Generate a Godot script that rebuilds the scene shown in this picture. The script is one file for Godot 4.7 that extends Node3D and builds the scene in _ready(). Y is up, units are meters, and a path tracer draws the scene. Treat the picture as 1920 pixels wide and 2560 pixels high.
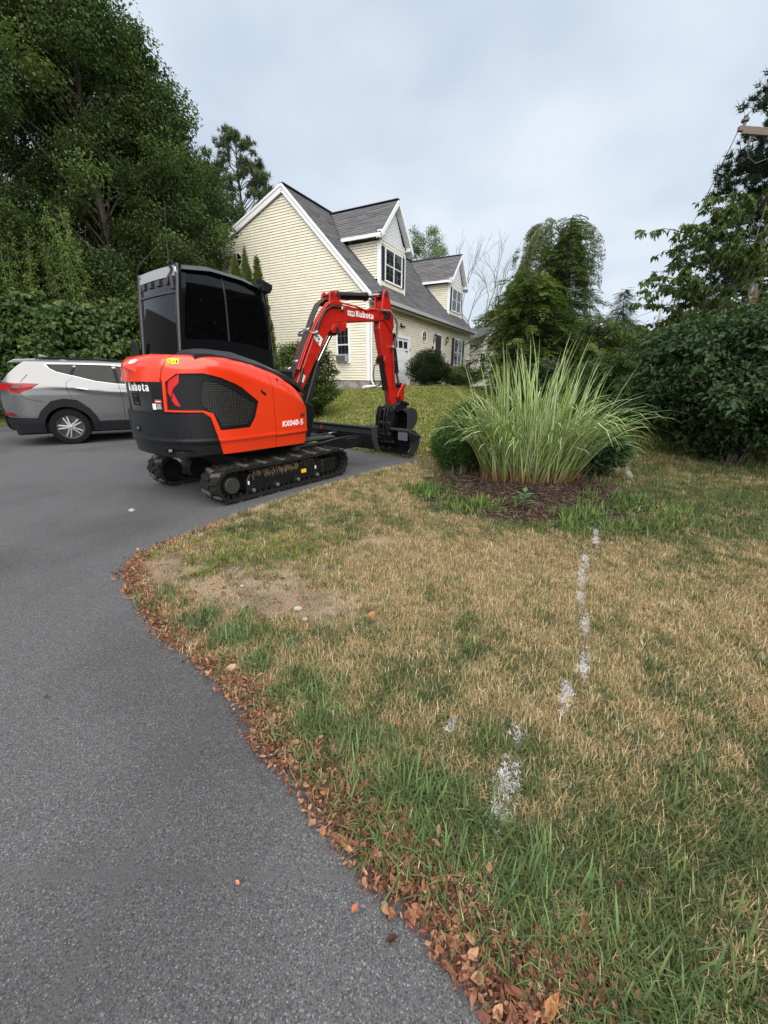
extends Node3D

# ------------------------------------------------------------------ mesh builder
class MB:
	var v := PackedVector3Array()
	var n := PackedVector3Array()
	var c := PackedColorArray()
	var col := Color.WHITE
	func tri(a: Vector3, b: Vector3, d: Vector3, na: Vector3, nb: Vector3, nd: Vector3) -> void:
		var g := (b - a).cross(d - a)
		if g.dot(na + nb + nd) > 0.0:
			v.append(a); v.append(d); v.append(b)
			n.append(na); n.append(nd); n.append(nb)
		else:
			v.append(a); v.append(b); v.append(d)
			n.append(na); n.append(nb); n.append(nd)
		c.append(col); c.append(col); c.append(col)
	func tric(a: Vector3, b: Vector3, d: Vector3, nn: Vector3, ca: Color, cb: Color, cd: Color) -> void:
		if (b - a).cross(d - a).dot(nn) > 0.0:
			v.append(a); v.append(d); v.append(b)
			c.append(ca); c.append(cd); c.append(cb)
		else:
			v.append(a); v.append(b); v.append(d)
			c.append(ca); c.append(cb); c.append(cd)
		n.append(nn); n.append(nn); n.append(nn)
	func face(p: Array, hint: Vector3) -> void:
		var m: Vector3 = (p[1] - p[0]).cross(p[2] - p[0])
		if m.length_squared() < 1e-16 and p.size() > 3:
			m = (p[2] - p[0]).cross(p[3] - p[0])
		m = m.normalized()
		if m.dot(hint) < 0.0:
			m = -m
		for i in range(1, p.size() - 1):
			tri(p[0], p[i], p[i + 1], m, m, m)
	func box(t: Transform3D, size: Vector3, b := 0.0) -> void:
		var h := size * 0.5
		b = minf(b, minf(h.x, minf(h.y, h.z)) * 0.49)
		var q := func(x: float, y: float, z: float) -> Vector3: return t * Vector3(x, y, z)
		var o: Vector3 = t.origin
		for s in [-1.0, 1.0]:
			var fx := [q.call(s * h.x, -h.y + b, -h.z + b), q.call(s * h.x, h.y - b, -h.z + b), q.call(s * h.x, h.y - b, h.z - b), q.call(s * h.x, -h.y + b, h.z - b)]
			face(fx, t.basis.x * s)
			var fy := [q.call(-h.x + b, s * h.y, -h.z + b), q.call(h.x - b, s * h.y, -h.z + b), q.call(h.x - b, s * h.y, h.z - b), q.call(-h.x + b, s * h.y, h.z - b)]
			face(fy, t.basis.y * s)
			var fz := [q.call(-h.x + b, -h.y + b, s * h.z), q.call(h.x - b, -h.y + b, s * h.z), q.call(h.x - b, h.y - b, s * h.z), q.call(-h.x + b, h.y - b, s * h.z)]
			face(fz, t.basis.z * s)
		if b <= 0.0:
			return
		for s in [-1.0, 1.0]:
			for r in [-1.0, 1.0]:
				face([q.call(s * h.x, r * (h.y - b), -h.z + b), q.call(s * h.x, r * (h.y - b), h.z - b), q.call(s * (h.x - b), r * h.y, h.z - b), q.call(s * (h.x - b), r * h.y, -h.z + b)], t.basis.x * s + t.basis.y * r)
				face([q.call(s * h.x, -h.y + b, r * (h.z - b)), q.call(s * h.x, h.y - b, r * (h.z - b)), q.call(s * (h.x - b), h.y - b, r * h.z), q.call(s * (h.x - b), -h.y + b, r * h.z)], t.basis.x * s + t.basis.z * r)
				face([q.call(-h.x + b, s * h.y, r * (h.z - b)), q.call(h.x - b, s * h.y, r * (h.z - b)), q.call(h.x - b, s * (h.y - b), r * h.z), q.call(-h.x + b, s * (h.y - b), r * h.z)], t.basis.y * s + t.basis.z * r)
				for k in [-1.0, 1.0]:
					face([q.call(s * h.x, r * (h.y - b), k * (h.z - b)), q.call(s * (h.x - b), r * h.y, k * (h.z - b)), q.call(s * (h.x - b), r * (h.y - b), k * h.z)], t.basis.x * s + t.basis.y * r + t.basis.z * k)
	func bar(a: Vector3, b: Vector3, w: float, h: float, bev := 0.0, up := Vector3.UP) -> void:
		var z := (b - a)
		var l := z.length()
		z = z / l
		var x := up.cross(z)
		if x.length() < 0.01:
			x = Vector3.RIGHT.cross(z)
		x = x.normalized()
		box(Transform3D(Basis(x, z.cross(x), z), (a + b) * 0.5), Vector3(w, h, l), bev)
	func tube(path: Array, rad, seg := 8, cap := true) -> void:
		var cnt := path.size()
		var t0: Vector3 = (path[1] - path[0]).normalized()
		var x := t0.cross(Vector3.UP if absf(t0.y) < 0.9 else Vector3.RIGHT).normalized()
		var rings := []
		var nors := []
		for i in cnt:
			var t: Vector3 = (path[mini(i + 1, cnt - 1)] - path[maxi(i - 1, 0)]).normalized()
			x = (x - t * x.dot(t)).normalized()
			var y := t.cross(x)
			var r: float = rad[i] if rad is Array else rad
			var ring := []
			var nr := []
			for k in seg:
				var a := TAU * k / seg
				var d := x * cos(a) + y * sin(a)
				ring.append(path[i] + d * r)
				nr.append(d)
			rings.append(ring)
			nors.append(nr)
		for i in cnt - 1:
			for k in seg:
				var k2 := (k + 1) % seg
				tri(rings[i][k], rings[i][k2], rings[i + 1][k2], nors[i][k], nors[i][k2], nors[i + 1][k2])
				tri(rings[i][k], rings[i + 1][k2], rings[i + 1][k], nors[i][k], nors[i + 1][k2], nors[i + 1][k])
		if cap:
			face(rings[0], -t0)
			face(rings[cnt - 1], (path[cnt - 1] - path[cnt - 2]).normalized())
	func lathe(t: Transform3D, prof: Array, seg := 20) -> void:
		# prof: [radius, y]; flat between corners, smooth around
		for i in prof.size() - 1:
			var p0: Vector2 = prof[i]
			var p1: Vector2 = prof[i + 1]
			var d := p1 - p0
			if d.length() < 1e-6:
				continue
			var pn := Vector2(d.y, -d.x).normalized()
			for k in seg:
				var a := TAU * k / seg
				var b := TAU * (k + 1) / seg
				var q := func(p: Vector2, an: float) -> Vector3: return t * Vector3(p.x * cos(an), p.y, p.x * sin(an))
				var m := func(an: float) -> Vector3: return (t.basis * Vector3(pn.x * cos(an), pn.y, pn.x * sin(an))).normalized()
				if p0.x > 1e-5:
					tri(q.call(p0, a), q.call(p0, b), q.call(p1, b), m.call(a), m.call(b), m.call(b))
				if p1.x > 1e-5:
					tri(q.call(p0, a), q.call(p1, b), q.call(p1, a), m.call(a), m.call(b), m.call(a))
	func prism(poly: PackedVector2Array, t: Transform3D, z0: float, z1: float, b := 0.0) -> void:
		# polygon in the transform's XY plane, extruded along its Z
		var cnt := poly.size()
		var area := 0.0
		for i in cnt:
			area += poly[i].cross(poly[(i + 1) % cnt])
		var sg := 1.0 if area > 0.0 else -1.0
		var inward := []
		for i in cnt:
			var e := (poly[(i + 1) % cnt] - poly[i]).normalized()
			inward.append(Vector2(-e.y, e.x) * sg)
		var inn := PackedVector2Array()
		for i in cnt:
			var n0: Vector2 = inward[(i + cnt - 1) % cnt]
			var n1: Vector2 = inward[i]
			inn.append(poly[i] + (n0 + n1) * (b / maxf(0.35, 1.0 + n0.dot(n1))))
		var idx := Geometry2D.triangulate_polygon(inn)
		var q := func(p: Vector2, z: float) -> Vector3: return t * Vector3(p.x, p.y, z)
		for k in range(0, idx.size(), 3):
			for e in [[z0, -1.0], [z1, 1.0]]:
				var nn: Vector3 = (t.basis.z * e[1]).normalized()
				tri(q.call(inn[idx[k]], e[0]), q.call(inn[idx[k + 1]], e[0]), q.call(inn[idx[k + 2]], e[0]), nn, nn, nn)
		for i in cnt:
			var j := (i + 1) % cnt
			var hint: Vector3 = t.basis * Vector3(-inward[i].x, -inward[i].y, 0)
			face([q.call(poly[i], z0 + b), q.call(poly[j], z0 + b), q.call(poly[j], z1 - b), q.call(poly[i], z1 - b)], hint)
			if b > 0.0:
				face([q.call(poly[i], z0 + b), q.call(poly[j], z0 + b), q.call(inn[j], z0), q.call(inn[i], z0)], hint - t.basis.z)
				face([q.call(poly[i], z1 - b), q.call(poly[j], z1 - b), q.call(inn[j], z1), q.call(inn[i], z1)], hint + t.basis.z)
	func wrap(poly: PackedVector2Array, cell: Vector2, fn: Callable, off: float, thick := 0.0, holes := []) -> void:
		# polygon in surface coordinates (u, v) cut into cells and laid on fn(u, v, off)
		var lo := poly[0]
		var hi := poly[0]
		for p in poly:
			lo = lo.min(p)
			hi = hi.max(p)
		var nx := maxi(1, ceili((hi.x - lo.x) / cell.x))
		var ny := maxi(1, ceili((hi.y - lo.y) / cell.y))
		var st := Vector2((hi.x - lo.x) / nx, (hi.y - lo.y) / ny)
		for i in nx:
			for j in ny:
				var a := lo + Vector2(st.x * i, st.y * j)
				var r := PackedVector2Array([a, a + Vector2(st.x, 0), a + st, a + Vector2(0, st.y)])
				for pc in Geometry2D.intersect_polygons(r, poly):
					var pieces := [pc]
					for h in holes:
						var nxt := []
						for pp in pieces:
							for w in Geometry2D.clip_polygons(pp, h):
								nxt.append(w)
						pieces = nxt
					for pp in pieces:
						var idx := Geometry2D.triangulate_polygon(pp)
						for k in range(0, idx.size(), 3):
							var ps := [pp[idx[k]], pp[idx[k + 1]], pp[idx[k + 2]]]
							tri(fn.call(ps[0], off), fn.call(ps[1], off), fn.call(ps[2], off), nor(fn, ps[0], off), nor(fn, ps[1], off), nor(fn, ps[2], off))
		if thick > 0.0:
			for ring in [poly] + holes:
				var cx := Vector2.ZERO
				for p in ring:
					cx += p / ring.size()
				for i in ring.size():
					var p0: Vector2 = ring[i]
					var p1: Vector2 = ring[(i + 1) % ring.size()]
					var m := maxi(1, ceili((p1 - p0).length() / maxf(cell.x, cell.y)))
					for k in m:
						var a := p0.lerp(p1, float(k) / m)
						var b := p0.lerp(p1, float(k + 1) / m)
						var A: Vector3 = fn.call(a, off)
						var B: Vector3 = fn.call(b, off)
						var hint := (A + B) * 0.5 - (fn.call(cx, off) as Vector3)
						face([A, B, fn.call(b, off - thick), fn.call(a, off - thick)], hint if ring == poly else -hint)
	func nor(fn: Callable, p: Vector2, off: float) -> Vector3:
		var du: Vector3 = fn.call(p + Vector2(0.004, 0), off) - fn.call(p - Vector2(0.004, 0), off)
		var dv: Vector3 = fn.call(p + Vector2(0, 0.004), off) - fn.call(p - Vector2(0, 0.004), off)
		var m := du.cross(dv).normalized()
		var o: Vector3 = fn.call(p, off + 0.01) - fn.call(p, off)
		return m if m.dot(o) > 0.0 else -m
	func put(m: Mesh, t: Transform3D, tint: Color) -> void:
		var a := m.surface_get_arrays(0)
		var vv: PackedVector3Array = a[Mesh.ARRAY_VERTEX]
		var nn: PackedVector3Array = a[Mesh.ARRAY_NORMAL]
		var cc: PackedColorArray = a[Mesh.ARRAY_COLOR]
		for i in vv.size():
			v.append(t * vv[i])
			n.append((t.basis * nn[i]).normalized())
			c.append(cc[i] * tint)
	func mesh() -> ArrayMesh:
		var a := []
		a.resize(Mesh.ARRAY_MAX)
		a[Mesh.ARRAY_VERTEX] = v
		a[Mesh.ARRAY_NORMAL] = n
		a[Mesh.ARRAY_COLOR] = c
		var m := ArrayMesh.new()
		m.add_surface_from_arrays(Mesh.PRIMITIVE_TRIANGLES, a)
		return m

# ------------------------------------------------------------------ nodes
var taken := {}
var rng := RandomNumberGenerator.new()
var M := {}

func numbered(called: String) -> String:
	if not taken.has(called):
		taken[called] = 0
		return called
	taken[called] += 1
	return "%s_%03d" % [called, taken[called]]

func tag(o: Node, label: String, category := "", group := "", kind := "") -> void:
	if label: o.set_meta("label", label)
	if category: o.set_meta("category", category)
	if group: o.set_meta("group", group)
	if kind: o.set_meta("kind", kind)

func thing(called: String, label: String, category: String, at := Vector3.ZERO, turn := 0.0, group := "") -> Node3D:
	var o := Node3D.new()
	o.name = numbered(called)
	o.position = at
	o.rotation.y = turn
	add_child(o)
	tag(o, label, category, group)
	return o

func part(parent: Node, called: String, m, material: Material, label := "") -> MeshInstance3D:
	var o := MeshInstance3D.new()
	o.mesh = m.mesh() if m is MB else m
	o.material_override = material
	o.name = called if parent != self else numbered(called)
	parent.add_child(o, true)
	if label: o.set_meta("label", label)
	return o

func structure(called: String, m, material: Material) -> MeshInstance3D:
	var o := part(self, called, m, material)
	o.set_meta("kind", "structure")
	return o

func scatter(parent: Node, called: String, mesh: Mesh, material: Material, xf: Array, cols: Array) -> MultiMeshInstance3D:
	var mm := MultiMesh.new()
	mm.transform_format = MultiMesh.TRANSFORM_3D
	mm.use_colors = cols.size() > 0
	mm.mesh = mesh
	mm.instance_count = xf.size()
	for i in xf.size():
		mm.set_instance_transform(i, xf[i])
		if cols.size() > 0:
			mm.set_instance_color(i, cols[i])
	var o := MultiMeshInstance3D.new()
	o.multimesh = mm
	o.material_override = material
	o.name = called if parent != self else numbered(called)
	parent.add_child(o, true)
	o.set_meta("kind", "stuff")
	return o

# ------------------------------------------------------------------ materials
func lin(r: float, g: float, b: float) -> Color:
	return Color(r, g, b).linear_to_srgb()

func mat(called: String, c: Color, rough := 0.6, metal := 0.0, spec := 0.5) -> StandardMaterial3D:
	var m := StandardMaterial3D.new()
	m.resource_name = called
	m.albedo_color = c.linear_to_srgb()
	m.roughness = rough
	m.metallic = metal
	m.metallic_specular = spec
	M[called] = m
	return m

func noise_image(size: int, freq: float, octaves: int, sd: int, lo: float, hi: float, kind := FastNoiseLite.TYPE_SIMPLEX_SMOOTH) -> Image:
	var f := FastNoiseLite.new()
	f.seed = sd
	f.noise_type = kind
	f.frequency = freq
	f.fractal_octaves = octaves
	var im := f.get_seamless_image(size, size, false, false, 0.15)
	im.convert(Image.FORMAT_L8)
	var d := im.get_data()
	for i in d.size():
		d[i] = int(clampf(lerpf(lo, hi, d[i] / 255.0), 0.0, 1.0) * 255.0)
	return Image.create_from_data(size, size, false, Image.FORMAT_L8, d)

func tex(im: Image) -> ImageTexture:
	return ImageTexture.create_from_image(im)

func tri_tex(m: StandardMaterial3D, t: Texture2D, scale: float, world := true) -> void:
	m.albedo_texture = t
	m.uv1_triplanar = true
	m.uv1_world_triplanar = world
	m.uv1_scale = Vector3.ONE * scale

func detail_tex(m: StandardMaterial3D, t: Texture2D, scale: float, world := true) -> void:
	m.detail_enabled = true
	m.detail_albedo = t
	m.detail_blend_mode = BaseMaterial3D.BLEND_MODE_MUL
	m.detail_uv_layer = BaseMaterial3D.DETAIL_UV_2
	m.uv2_triplanar = true
	m.uv2_world_triplanar = world
	m.uv2_scale = Vector3.ONE * scale

func bump_tex(m: StandardMaterial3D, t: Texture2D, cm: float) -> void:
	m.heightmap_enabled = true
	m.heightmap_texture = t
	m.heightmap_scale = cm

func rnd(a: float, b: float) -> float:
	return rng.randf_range(a, b)

func P2(a: Array) -> PackedVector2Array:
	var o := PackedVector2Array()
	for i in range(0, a.size(), 2):
		o.append(Vector2(a[i], a[i + 1]))
	return o

func at(p: Vector3, b := Basis()) -> Transform3D:
	return Transform3D(b, p)

# ------------------------------------------------------------------ ground
var drive := PackedVector2Array()
var sdf := PackedFloat32Array()
const SX0 := -3.4
const SD0 := -0.4
const SS := 0.05
const SNX := 150
const SND := 200
var nz := FastNoiseLite.new()

func W(x: float, y: float, d: float) -> Vector3:
	return Vector3(x, y, -d)

func make_drive() -> void:
	var e := [Vector2(3.6, -5.0), Vector2(2.2, -2.4), Vector2(1.15, -0.6), Vector2(0.72, 0.08), Vector2(0.318, 0.479), Vector2(0.115, 0.661), Vector2(-0.138, 0.881), Vector2(-0.398, 1.135), Vector2(-0.758, 1.507), Vector2(-1.212, 1.867), Vector2(-1.699, 2.335), Vector2(-1.976, 2.681), Vector2(-2.035, 2.889), Vector2(-1.99, 3.12), Vector2(-1.812, 3.454), Vector2(-1.26, 4.561), Vector2(-0.366, 5.819), Vector2(0.2, 6.5), Vector2(0.72, 7.05), Vector2(0.55, 7.25), Vector2(-0.1, 7.72), Vector2(-0.76, 8.24), Vector2(-1.67, 9.14), Vector2(-4.0, 11.2), Vector2(-7.0, 12.2), Vector2(-12.0, 12.4)]
	nz.seed = 5
	nz.frequency = 1.0
	for i in e.size() - 1:
		var a: Vector2 = e[maxi(i - 1, 0)]
		var b: Vector2 = e[i]
		var c: Vector2 = e[i + 1]
		var d: Vector2 = e[mini(i + 2, e.size() - 1)]
		var k := maxi(1, int((c - b).length() / 0.08)) if b.y > -0.3 and b.x > -4.5 else 3
		for j in k:
			var p := b.cubic_interpolate(c, a, d, float(j) / k)
			p += Vector2(nz.get_noise_2d(p.x * 9.0, p.y * 9.0), nz.get_noise_2d(p.y * 9.0 + 40.0, p.x * 9.0)) * 0.035
			drive.append(p)
	drive.append(Vector2(-22, 12.2))
	drive.append(Vector2(-22, -5))
	sdf.resize(SNX * SND)
	var near := []
	for i in drive.size():
		var p := drive[i]
		if p.x > -6 and p.y > -2 and i + 1 < drive.size():
			near.append([p, drive[i + 1]])
	for j in SND:
		for i in SNX:
			var p := Vector2(SX0 + i * SS, SD0 + j * SS)
			var m := 9.0
			for s in near:
				if absf(s[0].x - p.x) < m and absf(s[0].y - p.y) < m:
					m = minf(m, p.distance_to(Geometry2D.get_closest_point_to_segment(p, s[0], s[1])))
			sdf[j * SNX + i] = -m if Geometry2D.is_point_in_polygon(p, drive) else m

func edge(x: float, d: float) -> float:
	# metres outside the driveway's edge (negative on the asphalt)
	if x > 3.9 or d > 9.5:
		return 3.0 if not Geometry2D.is_point_in_polygon(Vector2(x, d), drive) else -3.0
	var fi := (x - SX0) / SS
	var fj := (d - SD0) / SS
	if fi < 0 or fj < 0 or fi > SNX - 2 or fj > SND - 2:
		return -3.0 if Geometry2D.is_point_in_polygon(Vector2(x, d), drive) else 3.0
	var i := int(fi)
	var j := int(fj)
	var a := lerpf(sdf[j * SNX + i], sdf[j * SNX + i + 1], fi - i)
	var b := lerpf(sdf[(j + 1) * SNX + i], sdf[(j + 1) * SNX + i + 1], fi - i)
	return lerpf(a, b, fj - j)

func gauss(x: float, d: float, cx: float, cd: float, rx: float, rd: float) -> float:
	var a := (x - cx) / rx
	var b := (d - cd) / rd
	return exp(-a * a - b * b)

func gy(x: float, d: float) -> float:
	var st := 7.3 + clampf(0.2 - x, 0.0, 5.0)
	var y := clampf(d - st, 0.0, 9.6) * 0.105 * lerpf(1.0, 0.42, smoothstep(3.0, 9.0, x))
	y += 0.10 * gauss(x, d, 1.9, 4.9, 1.3, 1.0)
	var e := edge(x, d)
	y += 0.03 * clampf(e / 0.1, 0.0, 1.0) if e < 2.0 else 0.03
	return y

func bare(x: float, d: float) -> float:
	var n := nz.get_noise_2d(x * 4.0 + 7.0, d * 4.0) * 0.5 + nz.get_noise_2d(x * 13.0, d * 13.0 + 3.0) * 0.35
	var b := 1.25 * gauss(x, d, -1.72, 2.66, 0.27, 0.24) + 1.15 * gauss(x, d, -0.62, 2.22, 0.55, 0.26) + 0.85 * gauss(x, d, -1.2, 2.42, 0.4, 0.2) + 0.5 * gauss(x, d, -0.75, 2.7, 0.5, 0.25) + 0.9 * gauss(x, d, 0.0, 3.24, 0.25, 0.13) + 0.5 * gauss(x, d, 1.9, 1.6, 0.5, 0.25) + 0.45 * gauss(x, d, 0.1, 1.9, 0.35, 0.2) + 0.4 * gauss(x, d, 2.3, 2.4, 0.6, 0.2)
	return clampf(b + n, 0.0, 1.0)

func bed(x: float, d: float) -> float:
	# 1 inside the mulch bed, 0 outside
	var a := (x - 1.72) / 1.42
	var b := (d - 4.75) / 1.22
	return clampf((1.0 - a * a - b * b) * 3.0 + nz.get_noise_2d(x * 3.0, d * 3.0) * 0.7, 0.0, 1.0)

func green(x: float, d: float) -> float:
	var n := nz.get_noise_2d(x * 1.8 + 11.0, d * 1.8) * 0.42 + nz.get_noise_2d(x * 5.0, d * 5.0 + 20.0) * 0.38 + nz.get_noise_2d(x * 14.0, d * 14.0 + 5.0) * 0.3
	if d > 7.3 or x > 5.5:
		return clampf(0.82 + n * 0.35 - 0.4 * gauss(x, d, 1.0, 7.2, 1.2, 0.35), 0.0, 1.0)
	var e := edge(x, d)
	var g := 0.36 + n * 0.85
	if d < 2.4:
		g += 0.5 * exp(-pow((e - 0.2) / 0.12, 2.0)) * clampf(0.35 + nz.get_noise_2d(x * 4.0, d * 4.0 + 9.0) * 2.0, 0.0, 1.0)
	g += 0.26 * smoothstep(1.4, 0.8, d)
	g += 0.4 * gauss(x, d, -1.05, 2.85, 0.5, 0.3) + 0.25 * gauss(x, d, -0.9, 3.5, 0.6, 0.4)
	g += 0.5 * gauss(x, d, 4.0, 4.6, 1.6, 1.0) + 0.5 * gauss(x, d, 2.2, 3.6, 1.4, 0.25) + 0.3 * gauss(x, d, 4.4, 6.3, 1.8, 0.6)
	g -= 0.34 * gauss(x, d, 0.6, 2.85, 0.9, 0.5) + 0.15 * gauss(x, d, 1.7, 2.1, 0.9, 0.5)
	return clampf(smoothstep(0.12, 0.85, g), 0.03, 0.97)

func spaced(parts: Array) -> PackedFloat32Array:
	var o := PackedFloat32Array()
	for p in parts:
		var x: float = p[0]
		while x < p[1] - 1e-4:
			o.append(x)
			x += p[2]
	return o

func make_ground() -> void:
	make_drive()
	# soil sheet
	var xs := spaced([[-260, -60, 50], [-60, -12, 8], [-12, -3, 0.75], [-3, 5, 0.1], [5, 10, 0.5], [10, 40, 5], [40, 300, 65]])
	var ds := spaced([[-60, -6, 18], [-6, -0.4, 0.7], [-0.4, 8.4, 0.1], [8.4, 20, 0.4], [20, 60, 5], [60, 400, 85]])
	var pos := []
	var cl := []
	for d in ds:
		for x in xs:
			var e := edge(x, d)
			var y := gy(x, d) if e > 0.0 else maxf(-0.05, e * 0.3)
			if e > 0.1 and x > -3 and x < 5 and d < 8.4:
				y += nz.get_noise_2d(x * 7.0, d * 7.0) * 0.010
			pos.append(W(x, y, d))
			var c := Color(0.23, 0.17, 0.10)
			c = c.lerp(Color(0.085, 0.095, 0.035), clampf(green(x, d) * 0.8, 0, 1)) if d < 8.5 else Color(0.15, 0.18, 0.05)
			c = c.lerp(Color(0.31, 0.24, 0.165), smoothstep(0.15, 0.85, bare(x, d)))
			c = c.lerp(Color(0.055, 0.035, 0.024), bed(x, d))
			if e < 0.16 and d < 3.6:
				c = c.lerp(Color(0.13, 0.075, 0.045), smoothstep(0.16, 0.05, e))
			cl.append(c)
	var mb := MB.new()
	var w := xs.size()
	for j in ds.size() - 1:
		for i in w - 1:
			var a := j * w + i
			var ids := [a, a + 1, a + w + 1, a + w]
			var nn: Vector3 = (pos[a + 1] - pos[a]).cross(pos[a + w] - pos[a]).normalized()
			if nn.y < 0: nn = -nn
			for t in [[0, 1, 2], [0, 2, 3]]:
				var q := [ids[t[0]], ids[t[1]], ids[t[2]]]
				mb.tric(pos[q[0]], pos[q[2]], pos[q[1]], nn, cl[q[0]], cl[q[2]], cl[q[1]])
	# smooth normals by position
	var m := mat("soil", Color(1, 1, 1), 0.95, 0.0, 0.2)
	m.vertex_color_use_as_albedo = true
	var fine := tex(noise_image(512, 0.06, 5, 3, 0.45, 1.5))
	tri_tex(m, fine, 2.3)
	detail_tex(m, tex(noise_image(256, 0.02, 3, 8, 0.8, 1.18)), 0.35)
	bump_tex(m, fine, 0.8)
	structure("lawn_ground", mb, m)
	# asphalt sheet
	mb = MB.new()
	var idx := Geometry2D.triangulate_polygon(drive)
	for k in range(0, idx.size(), 3):
		var q := []
		for o in 3:
			q.append(W(drive[idx[k + o]].x, 0.0, drive[idx[k + o]].y))
		mb.tri(q[0], q[1], q[2], Vector3.UP, Vector3.UP, Vector3.UP)
	# its broken edge has a little thickness
	for i in drive.size() - 3:
		var a := W(drive[i].x, 0, drive[i].y)
		var b := W(drive[i + 1].x, 0, drive[i + 1].y)
		mb.face([a, b, b - Vector3(0, 0.03, 0), a - Vector3(0, 0.03, 0)], Vector3(b.z - a.z, 0, a.x - b.x) * -1.0)
	structure("driveway", mb, asphalt())
	# path of asphalt to the garage, and the road beyond
	mb = MB.new()
	var pth := [[0.9, 15.2, 2.6], [1.6, 16.9, 2.4], [2.8, 18.0, 1.3], [4.6, 18.6, 1.0], [7.0, 18.9, 1.0], [10.0, 19.3, 1.1]]
	pth = [[0.5, 18.55, 1.1], [1.5, 18.35, 1.0], [2.6, 18.0, 0.75], [4.0, 17.6, 0.7], [6.0, 17.2, 0.7], [8.5, 17.0, 0.7]]
	for i in pth.size() - 1:
		var a: Array = pth[i]
		var b: Array = pth[i + 1]
		for s in 4:
			var x0 := lerpf(a[0], b[0], s / 4.0)
			var x1 := lerpf(a[0], b[0], (s + 1) / 4.0)
			var d0 := lerpf(a[1], b[1], s / 4.0)
			var d1 := lerpf(a[1], b[1], (s + 1) / 4.0)
			mb.face([W(x0, gy(x0, d0 - a[2]) + 0.03, d0 - a[2]), W(x1, gy(x1, d1 - b[2]) + 0.03, d1 - b[2]), W(x1, gy(x1, d1 + b[2]) + 0.03, d1 + b[2]), W(x0, gy(x0, d0 + a[2]) + 0.03, d0 + a[2])], Vector3.UP)
	structure("garage_path", mb, M.asphalt)
	mb = MB.new()
	for i in 14:
		var x0 := 6.0 + i * 7.0
		var x1 := x0 + 7.0
		var f := func(x: float) -> float: return 25.0 + x * 0.15
		mb.face([W(x0, gy(x0, f.call(x0)) + 0.04, f.call(x0)), W(x1, gy(x1, f.call(x1)) + 0.04, f.call(x1)), W(x1, gy(x1, f.call(x1)) + 0.04, f.call(x1) + 6.0), W(x0, gy(x0, f.call(x0)) + 0.04, f.call(x0) + 6.0)], Vector3.UP)
	structure("road", mb, M.asphalt)

func asphalt() -> StandardMaterial3D:
	# bitumen with chips of stone, about 2 mm to a pixel
	var S := 1024
	var f := FastNoiseLite.new()
	f.seed = 21
	f.noise_type = FastNoiseLite.TYPE_CELLULAR
	f.cellular_return_type = FastNoiseLite.RETURN_CELL_VALUE
	f.cellular_jitter = 1.0
	f.frequency = 0.5
	f.fractal_type = FastNoiseLite.FRACTAL_NONE
	var cell := f.get_seamless_image(S, S, false, false, 0.05)
	cell.convert(Image.FORMAT_L8)
	f.cellular_return_type = FastNoiseLite.RETURN_DISTANCE
	var dist := f.get_seamless_image(S, S, false, false, 0.05)
	dist.convert(Image.FORMAT_L8)
	var cd := cell.get_data()
	var dd := dist.get_data()
	var col := PackedByteArray()
	col.resize(S * S * 3)
	var hgt := PackedByteArray()
	hgt.resize(S * S)
	for i in S * S:
		var k := cd[i]
		var r := dd[i] / 255.0
		var chip := clampf(1.25 - r * 1.5, 0.0, 1.0)
		var base := 0.066 + (k & 31) * 0.0008
		if k > 240:
			base = lerpf(base, 0.20 + (k - 240) * 0.007, chip)
		elif k > 140:
			base = lerpf(base, 0.078 + (k - 140) * 0.0006, chip)
		elif k < 50:
			base *= 0.55
		var warm := 1.0 + ((k % 7) - 3) * 0.018
		var s := pow(clampf(base, 0.0, 1.0), 1.0 / 2.2) * 255.0
		col[i * 3] = int(clampf(s * warm * 0.992, 0, 255))
		col[i * 3 + 1] = int(clampf(s * 0.995, 0, 255))
		col[i * 3 + 2] = int(clampf(s * 1.018 / warm, 0, 255))
		hgt[i] = int(clampf(chip * (0.45 + (k % 13) * 0.04), 0, 1) * 255.0)
	var m := mat("asphalt", Color(1, 1, 1), 0.82, 0.0, 0.4)
	tri_tex(m, tex(Image.create_from_data(S, S, false, Image.FORMAT_RGB8, col)), 0.62)
	bump_tex(m, tex(Image.create_from_data(S, S, false, Image.FORMAT_L8, hgt)), 0.16)
	detail_tex(m, tex(noise_image(512, 0.012, 4, 31, 0.84, 1.14)), 0.09)
	return m

# ------------------------------------------------------------------ grass
func blade(mb: MB, root: Vector3, ang: float, lean: float, len: float, wid: float, curl: float, c0: Color, c1: Color, segs := 3) -> void:
	var out := Vector3(cos(ang), 0, sin(ang))
	var side := Vector3(-out.z, 0, out.x) * wid * 0.5
	var p := root
	var a := lean
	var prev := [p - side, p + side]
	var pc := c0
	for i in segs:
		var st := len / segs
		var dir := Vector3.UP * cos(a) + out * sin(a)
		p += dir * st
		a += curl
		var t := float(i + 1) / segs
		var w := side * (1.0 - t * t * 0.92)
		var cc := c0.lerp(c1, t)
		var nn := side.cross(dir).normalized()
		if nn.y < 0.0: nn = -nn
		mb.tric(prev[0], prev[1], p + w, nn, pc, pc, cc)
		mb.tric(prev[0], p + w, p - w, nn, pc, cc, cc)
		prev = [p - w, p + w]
		pc = cc

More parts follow.
